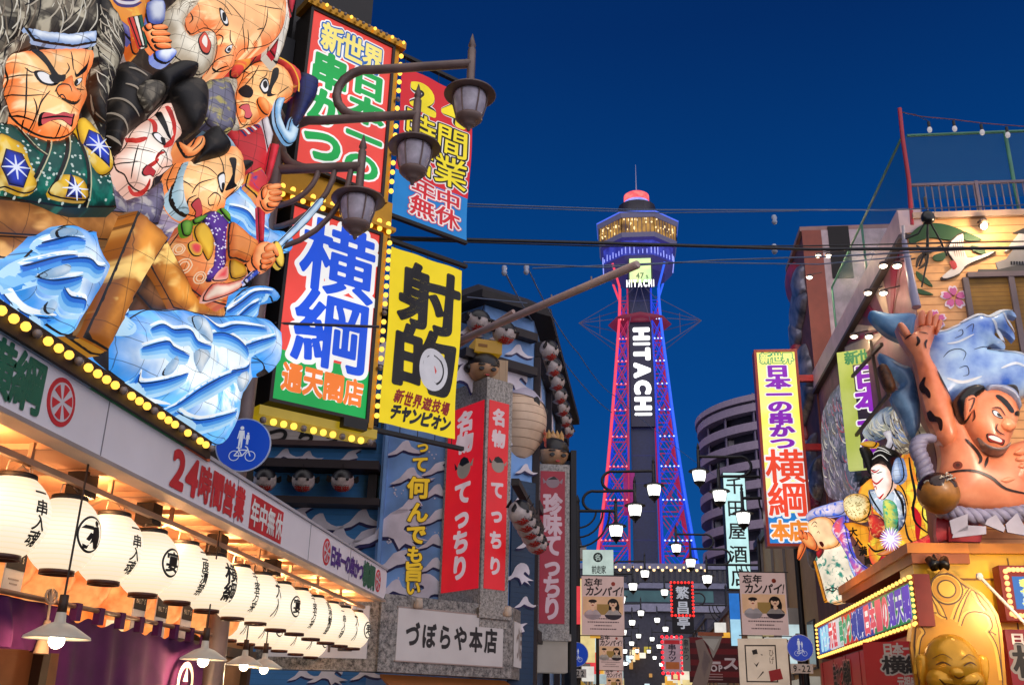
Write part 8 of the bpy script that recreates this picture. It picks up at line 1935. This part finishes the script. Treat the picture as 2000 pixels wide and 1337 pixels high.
g = G(); g.text2(SQ, '横綱', (ua + .06, va - .25, ua + 1.1, va - .7), [(M('#e8d8cc', e=.1), .1), (M('#17100f'), .025)], w=.006); g.text(SQ, '日本一の', ua + .06, va - .06, ua + .9, va - .22, M('#f0e0d4'), off=.04, w=.006); part('lettering', g, t)
# ------------------------------------------------------------------ wave and sumo wrestler sculpture on the ledge
def Sg(mid, c2, rough=.25, sc=2.5): return M(mid, rough=rough, var=.2, scale=sc, c2=c2)
WF = Fr(LF.W(*LF.px(1900, 900), -.35), -4)
tw = thing('wave_sculpture', 'glossy blue wave sculpture rising behind the wrestler', 'sculpture', WF.W(*WF.px(1880, 760)))
BLW = M('#b4d6f4', rough=.28, var=.2, scale=2.2, c2='#2a62cc', bump=.5)
g = G()
h1 = g.puff(WF.off(-.25), sm(WF.P(Ya((440, 330), (470, 215), (560, 200), (640, 165), (740, 120), (800, 130), (860, 100), (920, 95), (945, 130), (900, 115), (890, 150), (930, 210), (935, 250), (900, 215), (850, 190), (830, 225), (880, 265), (880, 300), (820, 270), (790, 300), (900, 310), (1000, 340), (1000, 540), (760, 560), (600, 600), (500, 600)))), .3, BLW, back=.2)
g.puff(WF.off(-.4), sm(WF.P(Ya((172, 90), (200, 80), (280, 95), (410, 95), (420, 140), (400, 220), (360, 240), (300, 220), (250, 190), (190, 130)))), .15, Sg('#6a9ac0', '#1c4a8a', sc=2), back=.2)
g.puff(WF.off(-.45), sm(WF.P(Ya((225, 300), (280, 320), (350, 360), (400, 380), (430, 480), (450, 620), (440, 720), (400, 760), (350, 640), (290, 530), (340, 480), (310, 440), (250, 410), (240, 350)))), .2, Sg('#6f95bc', '#14325e', sc=2.2), back=.2)
part('water', g, tw)
g = G(); hh = h1; f = WF.off(-.25).at(.24)
for l in (Ya((540, 370), (570, 340), (620, 330), (655, 350), (640, 390)), Ya((600, 270), (640, 250), (640, 220), (620, 230)), Ya((660, 215), (700, 190), (690, 240)), Ya((620, 430), (660, 420), (670, 460), (640, 470)), Ya((700, 330), (780, 300), (860, 310))): g.line(f, f.P(l), .016, hh, M('#10285a'), eps=.01)
part('curl_line', g, tw)
g = G(); wf = M('#dfeaf4', rough=.35)
for l, w in ((Ya((640, 168), (740, 124), (800, 134), (860, 104), (925, 98)), .09), (Ya((860, 120), (900, 160), (932, 215)), .06), (Ya((800, 160), (850, 215), (882, 275)), .06), (Ya((790, 305), (900, 318), (1000, 350)), .07), (Ya((470, 230), (560, 210), (640, 180)), .07), (Ya((840, 430), (920, 400), (1000, 420)), .05), (Ya((560, 480), (640, 500), (740, 470)), .05), (Ya((560, 300), (620, 290), (700, 250)), .04)): g.line(f, f.P(l), w, hh, wf, eps=.012)
parts('foam', g, tw)
tb5 = thing('brown_charm', 'brown mottled hanging charm between the wave and the wall sign', 'ornament', WF.W(*WF.px(1735, 760)))
g = G(); g.puff(WF.off(-.2), sm(WF.P(Ya((208, 400), (250, 385), (285, 440), (305, 510), (275, 530), (240, 500)))), .12, M('#5a3418', var=.4, scale=14), back=.1); part('charm', g, tb5)
SK5 = M('#ee9a72', rough=.3, var=.2, scale=2.2, c2='#cc6a44', bump=.12)
tw = thing('wrestler_sculpture', 'orange skinned wrestler sculpture with raised arm and topknot on the golden ledge', 'sculpture', WF.W(*WF.px(1900, 1040)))
f0 = WF
g = G(); hT = g.puff(f0, sm(f0.P(Ya((500, 720), (540, 640), (620, 650), (700, 700), (800, 850), (900, 820), (1040, 820), (1040, 1200), (760, 1195), (560, 1150), (520, 1000), (530, 880)))), .38, SK5, back=.3); part('torso', g, tw)
g = G(); fa_ = f0.off(.12); hA = g.puff(fa_, sm(fa_.P(Ya((335, 290), (300, 210), (318, 200), (345, 230), (375, 245), (400, 225), (408, 150), (425, 135), (440, 150), (440, 200), (452, 150), (475, 140), (475, 200), (495, 160), (515, 175), (505, 220), (490, 270), (470, 350), (510, 430), (560, 530), (600, 640), (625, 740), (620, 830), (540, 830), (480, 720), (440, 600), (415, 480), (390, 370)))), .24, SK5, back=.25)
for fg in (Ya((408, 215), (405, 150), (425, 132), (443, 150), (440, 215)), Ya((443, 215), (450, 150), (468, 134), (480, 150), (472, 220)), Ya((472, 220), (482, 165), (500, 152), (512, 168), (498, 230)), Ya((495, 240), (508, 190), (525, 185), (530, 205), (510, 250)), Ya((340, 275), (300, 215), (308, 198), (330, 205), (365, 255))): g.puff(fa_.off(.1), sm(fa_.P(fg)), .07, SK5, back=.1)
part('raised_arm', g, tw)
g = G(); f9 = f0.off(.22); g.puff(f9, sm(f9.P(Ya((820, 1010), (880, 940), (920, 860), (960, 830), (1040, 840), (1040, 1080), (930, 1060), (850, 1040)))), .16, SK5, back=.2)
for fg in (Ya((900, 880), (930, 850), (970, 860), (950, 890)), Ya((905, 915), (940, 885), (980, 900), (950, 925)), Ya((915, 950), (950, 925), (985, 935), (955, 965)), Ya((820, 1020), (870, 1000), (910, 1015), (860, 1040))): g.puff(f9.off(.12), sm(f9.P(fg)), .06, SK5, back=.08)
part('front_hand', g, tw)
g = G(); f1_ = f0.off(.34); hF = g.puff(f1_, sm(f1_.P(Ya((640, 690), (650, 600), (700, 560), (760, 530), (850, 540), (910, 580), (935, 640), (930, 700), (890, 800), (870, 860), (820, 880), (750, 860), (690, 800)))), .3, SK5, back=.3, full=.9)
g.puff(f1_.off(.26), sm(f1_.P(Ya((815, 740), (840, 710), (880, 720), (900, 750), (870, 775), (830, 765)))), .1, SK5, back=.1); part('head', g, tw)
g = G(); HR = M('#15110f', rough=.3); g.puff(f1_.off(.04), sm(f1_.P(Ya((595, 600), (640, 540), (700, 515), (750, 525), (752, 570), (720, 600), (715, 640), (700, 690), (640, 720), (610, 680)))), .2, HR, back=.3); g.puff(f1_.off(-.05), sm(f1_.P(Ya((800, 530), (860, 510), (920, 510), (940, 560), (900, 570)))), .14, HR, back=.2); part('hair', g, tw)
g = G(); g.puff(f1_.off(.06), sm(f1_.P(Ya((750, 530), (840, 525), (910, 560), (938, 630), (925, 650), (880, 600), (800, 560), (752, 570)))), .24, Sg('#8a94b0', '#5a6a90'), back=.1); g.puff(f1_.off(.02), sm(f1_.P(Ya((700, 790), (760, 840), (830, 850), (880, 820), (868, 862), (820, 884), (750, 864)))), .28, Sg('#7a7a7c', '#8a5a40'), back=.1); parts('shaved_skin', g, tw)
g = G(); g.puff(f1_.off(.2), sm(f1_.P(Ya((640, 600), (680, 585), (700, 610), (690, 650), (660, 690), (640, 710), (632, 650)))), .1, SK5, back=.2); g.line(f1_.off(.2), f1_.P(Ya((650, 620), (680, 610), (670, 650), (655, 680))), .03, .1, M('#4a1c10'), eps=.01); part('ear', g, tw)
g = G()
for b in (Ya((790, 600), (810, 590), (850, 620), (890, 670), (870, 680), (830, 640)), Ya((935, 680), (900, 690), (895, 675), (925, 660))): g.decal(f1_, sm(f1_.P(b)), hF, HR, eps=.02)
f1_ = f1_.at(.25)
eye(g, f1_, hF, Ya((790, 650), (815, 650), (850, 690), (830, 690), (800, 675)), Ya((815, 665), (832, 670), (840, 685), (822, 682)))
eye(g, f1_, hF, Ya((888, 715), (915, 705), (920, 715), (895, 728)), Ya((900, 712), (910, 710), (908, 720), (900, 720)))
lips(g, f1_, hF, Ya((765, 770), (790, 768), (840, 790), (865, 800), (855, 825), (820, 815), (780, 805)), Ya((775, 782), (800, 780), (845, 800), (840, 812), (800, 800)), '#a82c20')
for l in (Ya((820, 720), (812, 745), (830, 765), (860, 775)), Ya((700, 640), (705, 680), (695, 700)), Ya((790, 640), (830, 640), (860, 680))): g.line(f1_, f1_.P(l), .025, lambda q: hF(q) + .02, M('#4a1c10'), eps=.02)
part('face', g, tw)
g = G(); fa_ = fa_.at(.18); f0 = f0.at(.28); dk = M('#2a120c', rough=.4)
for l, w in ((Ya((445, 470), (435, 510), (460, 550), (470, 580)), .07), (Ya((470, 640), (490, 680), (520, 700), (530, 750)), .08), (Ya((510, 440), (540, 500), (580, 570)), .04), (Ya((400, 265), (410, 290), (400, 310)), .05), (Ya((455, 280), (445, 300), (450, 325)), .04), (Ya((345, 265), (380, 250)), .03), (Ya((415, 238), (460, 252)), .02), (Ya((410, 200), (440, 205)), .015), (Ya((450, 205), (475, 215)), .015)): g.line(fa_, fa_.P(l), w, hA, dk, eps=.015)
for l, w in ((Ya((650, 800), (700, 850), (730, 900), (720, 930)), .06), (Ya((560, 965), (680, 965), (780, 1000), (860, 1060), (1000, 1090)), .05), (Ya((770, 890), (750, 950)), .05), (Ya((660, 1160), (700, 1155), (740, 1175)), .04)): g.line(f0, f0.P(l), w, hT, dk, eps=.015)
cu, cv = f0.px(*Ya((615, 932))[0]);
for r, m, e in ((.07, M('#7a3018'), .01), (.03, M('#4a1c10'), .018)): g.decal(f0, [(cu + r * math.cos(a), cv + r * math.sin(a)) for a in np.linspace(0, 6.28, 14)[:-1]], hT, m, eps=e)
part('ink_lines', g, tw)
# rope belt with paper streamers
trp = thing('straw_rope', 'grey twisted rope belt with white zigzag paper streamers on the wrestler', 'rope', f0.W(*f0.px(1920, 1020)))
RP = M('#8f8ca6', rough=.5, var=.15); fB = f0.off(.3)
g = G()
pts = [fB.px(*p) for p in Ya((510, 1165), (580, 1180), (680, 1200), (780, 1205), (880, 1195), (980, 1180), (1060, 1160))]; P_ = catmull(pts, 8, False); W3 = [fB.W(u, v, .05) for u, v in P_]
for ph in (0, 2.1, 4.2):
 T = []
 for i, p in enumerate(W3): a = i * .55 + ph; T.append(p + fB.v * .07 * math.cos(a) + fB.n * .07 * math.sin(a))
 g.tube(T, .075, RP, k=7)
part('belt', g, trp)
g = G(); pts = [f0.px(*p, .1) for p in Ya((480, 770), (440, 780), (425, 830), (450, 890), (470, 960), (475, 980))]; P_ = catmull(pts, 8, False); W3 = [f0.W(u, v, .1) for u, v in P_]
for ph in (0, 2.1, 4.2): g.tube([p + f0.u * .07 * math.cos(i * .55 + ph) + f0.n * .07 * math.sin(i * .55 + ph) for i, p in enumerate(W3)], .08, RP, k=7)
part('shoulder_rope', g, trp)
g = G(); PA = M('#a8a4b4', rough=.5)
fB = fB.off(.12)
for c in (Ya((560, 1230), (655, 1195), (655, 1280), (575, 1300)), Ya((655, 1255), (750, 1260), (750, 1300), (575, 1320), (580, 1300)), Ya((755, 1225), (800, 1200), (850, 1270), (840, 1290), (745, 1250)), Ya((850, 1250), (910, 1190), (965, 1290), (960, 1310), (860, 1290)), Ya((960, 1240), (1010, 1200), (1040, 1300), (970, 1300))): g.prism(fB.off(.16), fB.P(c), -.03, .02, PA, side=M('#3a3a5a'))
part('paper_streamer', g, trp)
g = G(); g.prism(f0.off(.2), f0.P(Ya((510, 1200), (570, 1205), (575, 1310), (520, 1330), (508, 1290))), -.2, 0, M('#b01424', rough=.4)); g.prism(f0.off(.26), f0.P(Ya((570, 1200), (760, 1210), (740, 1330), (570, 1330))), -.2, 0, M('#a01424', rough=.4)); part('red_apron', g, trp)
# octopus ball
p = f0.W(*f0.px(*Ya((535, 1060))[0], .62), .62); t = thing('dumpling_ball', 'big brown dumpling ball with dark sauce in front of the wrestler', 'food model', p)
g = G(); g.ball(p, .33, M('#a8702c', rough=.4, var=.25, scale=5), k=24); part('ball', g, t)
g = G(); vs, fs = [], []
for i in range(8):
 for j in range(32):
  ph = 2 * math.pi * j / 32; lim = math.radians(72 + 12 * math.sin(6 * ph) + 6 * math.sin(11 * ph)); th = lim * i / 7; r = .345 - .012 * (i == 7); d = np.array([math.sin(th) * math.cos(ph), math.sin(th) * math.sin(ph), math.cos(th)]); vs.append(p + r * d)
g.add(vs, [(i * 32 + j, (i + 1) * 32 + j, (i + 1) * 32 + (j + 1) % 32, i * 32 + (j + 1) % 32) for i in range(7) for j in range(32)], M('#2a150e', rough=.2), True); part('sauce', g, t)
g = G(); rng = random.Random(2)
for k in range(9):
 a = rng.uniform(-2.6, -.5); z = rng.uniform(.12, .28); r = math.sqrt(.35 ** 2 - z * z); q = [p + np.array([r * math.cos(a + s), r * math.sin(a + s), z + .03 * math.sin(s * 9)]) for s in (0, .12, .25)]; g.tube(q, .012, M('#b8b0a0'), k=5)
part('topping', g, t)
lamp(LF.W(.6, zl + 1.9, 2.6), 320, '#ffe2c4', .3, spot=LF.W(.8, zl + 1.6, 0), name='sculpture_floodlight')
lamp(LF.W(.2, zl - .9, 2.2), 210, '#ffe0b0', .2, spot=LF.W(.4, zl - 1.4, 0), name='arch_floodlight')
# ------------------------------------------------------------------ glowing lantern figures on the street side of the ledge
def FK(x, y, w, ang): return Fr(RS.W(*RS.px(x, y, w), w), ang)
k1 = FK(1730, 960, .55, -42)
def N_(m, edge, **k): return NEB(m, edge, e=k.pop('e', 1.0), wire=k.pop('wire', 0), ink=k.pop('ink', .012), spread=k.pop('spread', .12), **k)
gk = 'glowing lantern figures on the golden ledge'
t = thing('lantern_figure', 'kneeling stage actor lantern in orange and red robes beside the wrestler', 'lantern figure', k1.W(*k1.px(1740, 1080)), gk)
g = G(); b0_ = k1.off(-.15)
h = g.puff(b0_, sm(b0_.P(Yb((735, 300), (850, 200), (870, 330), (900, 440), (960, 560), (985, 680), (1000, 800), (1040, 850), (860, 930), (700, 1020), (620, 1060), (540, 1000), (520, 880), (540, 700), (560, 500), (700, 420)))), .2, N_('#f8a830', '#d81c28', blot='#f8d840', spread=.25, wire=.25, fine=4), back=.2)
h2 = g.puff(b0_.off(.1), sm(b0_.P(Yb((820, 240), (960, 200), (980, 300), (950, 420), (960, 600), (985, 750), (960, 820), (900, 760), (880, 600), (850, 450)))), .1, N_('#f6ee60', '#e8c020', wire=.18), back=.15)
g.puff(b0_.off(.16), sm(b0_.P(Yb((640, 950), (760, 895), (880, 850), (985, 800), (1040, 850), (1000, 885), (860, 940), (700, 1015), (600, 1055)))), .05, N_('#e02434', '#a01020', blot='#f06048', fine=7), back=.1)
part('robe', g, t)
g = G()
for l, w in ((Yb((815, 320), (830, 420), (860, 560), (850, 650), (870, 750), (970, 830)), .05), (Yb((890, 350), (870, 440), (900, 520)), .03), (Yb((980, 240), (960, 310), (985, 370)), .03), (Yb((920, 620), (910, 700), (960, 760)), .04), (Yb((540, 880), (600, 930), (680, 910)), .04), (Yb((800, 740), (820, 850), (880, 890)), .04), (Yb((740, 480), (790, 540), (820, 640)), .03)): g.line(b0_.off(.1), b0_.P(l), w, lambda q: np.maximum(h2(q), h(q) - .1) + .02, INKM, eps=.012)
for l, w in ((Yb((840, 640), (880, 720), (870, 860)), .12), (Yb((700, 960), (800, 900), (960, 850)), .12), (Yb((650, 850), (700, 960), (800, 960)), .08)): g.line(b0_, b0_.P(l), w, lambda q: h(q) + .01, M('#d81828', e=.85), eps=.01)
part('robe_lines', g, t)
g = G(); h3 = g.puff(k1.off(.05), sm(k1.P(Yb((530, 540), (560, 520), (700, 520), (760, 560), (780, 660), (760, 760), (700, 800), (640, 720), (560, 640)))), .12, N_('#b8c8d8', '#3a4e78', blot='#f0f0f4', fine=8), back=.15)
for l in (Yb((545, 530), (580, 600), (640, 690)), Yb((700, 510), (760, 600), (770, 700))): g.line(k1.off(.05), k1.P(l), .04, h3, INKM, eps=.012)
g.puff(k1.off(.12), sm(k1.P(Yb((640, 600), (700, 590), (740, 640), (740, 760), (690, 830), (650, 760)))), .1, N_('#d8d860', '#2a8a6a', blot='#3ab08a', fine=12), back=.1)
g.puff(k1.off(.1), sm(k1.P(Yb((540, 700), (600, 690), (660, 760), (620, 840), (560, 820)))), .08, N_('#e83a30', '#8a1018', blot='#f0a060', fine=10), back=.1); part('armour', g, t)
g = G(); hd = k1.off(.15)
hF5 = g.puff(hd, sm(hd.P(Yb((545, 380), (590, 350), (650, 370), (680, 430), (680, 500), (650, 560), (620, 590), (585, 570), (560, 500), (548, 440)))), .14, N_('#fff4ea', '#f0b8a0', e=1.1, spread=.08), back=.2); part('face', g, t)
g = G()
for l, w in ((Yb((555, 395), (590, 415), (620, 395)), .03), (Yb((548, 450), (600, 490), (645, 450)), .035), (Yb((585, 565), (610, 580), (640, 550)), .03), (Yb((560, 520), (590, 505), (600, 530)), .025)): g.line(hd, hd.P(l), w, hF5, M('#d8242c', e=.85), eps=.012)
for l, w in ((Yb((556, 420), (585, 425)), .02), (Yb((600, 425), (640, 410)), .02), (Yb((570, 400), (600, 405)), .018)): g.line(hd, hd.P(l), w, hF5, INKM, eps=.018)
part('stage_paint', g, t)
g = G(); BK5 = N_('#1a1614', '#050404', e=.4, spread=.1)
hb5 = g.puff(hd.off(-.06), sm(hd.P(Yb((455, 250), (500, 240), (540, 330), (548, 440), (520, 420), (480, 330)))), .1, BK5, back=.12)
g.puff(hd.off(-.02), sm(hd.P(Yb((540, 380), (560, 280), (600, 230), (650, 240), (710, 300), (660, 320), (680, 400), (680, 460), (650, 380), (600, 340)))), .12, BK5, back=.12)
for l in (Yb((570, 290), (620, 270), (690, 300)), Yb((565, 330), (620, 300), (670, 340)), Yb((600, 250), (640, 260), (680, 285))): g.line(hd.off(-.02), hd.P(l), .018, .12, M('#f0ece4', e=.9), eps=.012)
g.puff(hd.off(-.1), sm(hd.P(Yb((450, 215), (500, 195), (560, 205), (540, 240), (480, 235)))), .06, N_('#f4c850', '#c88a1a'), back=.08); g.puff(hd.off(-.05), sm(hd.P(Yb((610, 145), (680, 130), (690, 180), (660, 260), (620, 250), (640, 200)))), .08, N_('#f6f2f0', '#b0a8b4'), back=.1); g.puff(hd.off(-.02), sm(hd.P(Yb((670, 420), (690, 330), (730, 310), (755, 420), (730, 470), (690, 480)))), .08, N_('#c8d4ea', '#6a86b8', wire=.12), back=.1); part('hair', g, t)
g = G(); g.puff(k1.off(.2), sm(k1.P(Yb((610, 950), (680, 920), (740, 890), (745, 920), (680, 960)))), .05, N_('#f6c49a', '#d8702c'), back=.08); part('hand', g, t)
g = G(); cu, cv = k1.px(*Yb((718, 855))[0]);
for k in range(28):
 a = k * 2 * math.pi / 28; g.line(k1.off(.28), [(cu, cv), (cu + .22 * math.cos(a), cv + .22 * math.sin(a))], .03, 0, M('#c8a8e8' if k % 2 else '#fff8ff', e=1.1), eps=.002 * (k % 3))
g.ball(k1.W(cu, cv, .29), .07, M('#ffffff', e=1.3), k=10); part('tassel', g, t)
# merchant with hand to mouth
k2 = FK(1625, 1050, .5, -40)
t = thing('lantern_figure', 'cheerful shopkeeper lantern with striped cap and hand at the mouth, leftmost on the ledge', 'lantern figure', k2.W(*k2.px(1630, 1160)), gk)
g = G(); h = g.puff(k2.off(-.1), sm(k2.P(Yb((155, 980), (240, 890), (380, 880), (400, 1000), (470, 1130), (420, 1180), (360, 1240), (240, 1255), (200, 1110)))), .15, N_('#f4e8d0', '#e09850', blot='#2a8a78', fine=6, spread=.08), back=.2)
for l in (Yb((250, 1180), (300, 1160), (350, 1190)), Yb((380, 1090), (410, 1150)), Yb((240, 1180), (260, 1170), (300, 1185), (330, 1150))): g.line(k2.off(-.1), k2.P(l), .03, h, INKM, eps=.01)
g.puff(k2.off(.0), k2.P(Yb((158, 978), (180, 980), (250, 1240), (232, 1255))), .03, N_('#f4a828', '#c87a14'), back=.1); g.puff(k2.off(.02), sm(k2.P(Yb((185, 930), (220, 900), (230, 930), (200, 970)))), .05, N_('#d83038', '#7a1018'), back=.08); part('coat', g, t)
g = G(); hq = g.puff(k2.off(.06), sm(k2.P(Yb((135, 740), (200, 700), (280, 710), (330, 790), (340, 870), (300, 900), (230, 910), (170, 880), (145, 810)))), .14, N_('#fdd2a0', '#f09850', e=1.05), back=.2); part('face', g, t)
g = G()
for l, w in ((Yb((175, 760), (195, 735), (215, 750)), .022), (Yb((190, 770), (205, 762), (215, 772)), .018), (Yb((215, 810), (225, 800), (235, 815)), .018)): g.line(k2.off(.06), k2.P(l), w, hq, INKM, eps=.012)
g.decal(k2.off(.06), sm(k2.P(Yb((225, 870), (245, 865), (255, 885), (240, 900)))), hq, M('#7a1c18'), eps=.012); part('ink_lines', g, t)
g = G(); g.puff(k2.off(.1), sm(k2.P(Yb((130, 690), (170, 650), (260, 620), (370, 590), (400, 620), (370, 680), (290, 700), (200, 705), (140, 730)))), .1, N_('#e8d8e8', '#7a8ad0', blot='#3a6ae0', fine=8), back=.15); part('cap', g, t)
g = G(); hnd = N_('#f8a860', '#e0602a', e=1.0); g.puff(k2.off(.16), sm(k2.P(Yb((110, 870), (90, 800), (110, 790), (130, 830), (150, 800), (185, 830), (210, 880), (200, 920), (160, 910)))), .06, hnd, back=.1)
for fg in (Yb((85, 975), (95, 900), (120, 870), (135, 900), (100, 975)), Yb((95, 840), (100, 800), (120, 800), (130, 850)), Yb((120, 830), (140, 800), (160, 840), (150, 860))): g.puff(k2.off(.2), sm(k2.P(fg)), .04, hnd, back=.06)
part('hand', g, t)
# fan drum, board and water
t = thing('lantern_board', 'orange lantern board with black brush characters between the two right figures', 'lantern board', k2.W(*k2.px(1690, 1090)), gk); k3 = FK(1690, 1060, .6, -42)
g = G(); h = g.puff(k3, k3.P(Yb((355, 735), (420, 730), (520, 760), (620, 1050), (560, 1065), (470, 900))), .06, N_('#f8a828', '#d87a14', wire=.3), back=.1)
for i, ch in enumerate('大入満員'): cu, cv = k3.px(*Yb((435 + i * 32, 800 + i * 62))[0]); g.text(k3, ch, cu - .09, cv + .09, cu + .09, cv - .09, INKM, off=.04, w=.075)
part('board', g, t)
g = G(); g.puff(k3.off(-.04), sm(k3.P(Yb((275, 780), (320, 700), (370, 690), (370, 780), (420, 960), (540, 1060), (520, 1110), (460, 1130), (380, 960), (330, 870)))), .08, N_('#e85a68', '#3a5ad8', blot='#f0d0d8', fine=7), back=.1); part('scarf', g, t)
t = thing('lantern_drum', 'patterned round lantern bundle between the two right figures', 'lantern ball', k3.W(*k3.px(1670, 1000)), gk); g = G(); k4 = FK(1672, 985, .7, -40); g.puff(k4, sm(k4.P(Yb((365, 640), (370, 580), (430, 545), (510, 560), (540, 620), (520, 700), (450, 730), (390, 700)))), .18, N_('#f8e8b0', '#e0a040', blot='#8a6a20', fine=22), back=.15); part('bundle', g, t)
g = G(); g.puff(k4.off(-.12), sm(k4.P(Yb((440, 560), (470, 470), (540, 440), (560, 520), (550, 640), (520, 600)))), .1, N_('#f8b838', '#e0701a'), back=.1); g.puff(k4.off(-.1), sm(k4.P(Yb((445, 480), (480, 425), (520, 440), (490, 500)))), .06, BK5, back=.08); part('sleeve', g, t)
t = thing('lantern_wave', 'pale blue lantern wave along the lower edge of the right ledge', 'wave', k3.W(*k3.px(1690, 1140)), gk); g = G(); k5 = FK(1690, 1120, .55, -50); g.puff(k5, sm(k5.P(Yb((370, 880), (420, 960), (520, 1050), (640, 1050), (760, 1010), (780, 1030), (640, 1100), (520, 1140), (450, 1120), (400, 1020)))), .08, N_('#d8e8fc', '#3a6ad8', spread=.14, wire=.2), back=.1); part('water', g, t)
t = thing('lantern_rock', 'murky blue and green lantern rock face rising behind the right figures', 'lantern backdrop', RS.W(*RS.px(1640, 800)), gk); g = G(); fr = RS.off(.15)
for k, (pts, c, e_) in enumerate(((Yb((450, 200), (600, 0), (700, 0), (720, 130), (640, 160), (560, 200)), '#b8c0d0', '#4a6a8a'), (Yb((240, 480), (230, 0), (400, -200), (420, 200), (450, 560), (330, 590), (270, 570)), '#5a6478', '#222c3a'), (Yb((690, 0), (760, -40), (830, 100), (860, 180), (740, 290), (700, 200)), '#c8b89a', '#7a6a58'))): hairy(g, fr.off(.08 * k), pts, NEB(c, e_, e=.6, wire=.25, spread=.2, blot=('#d8d4b0', '#a8a0b8', '#e8d8b8')[k], fine=6), H=.14, n=60, c=('#f4f0d8', '#c85060', '#8aa0d0')[k], d=(.2, -1), seed=40 + k, ln=.7, w=.06, dark='#2a3a6a', back=.1)
part('rock', g, t)
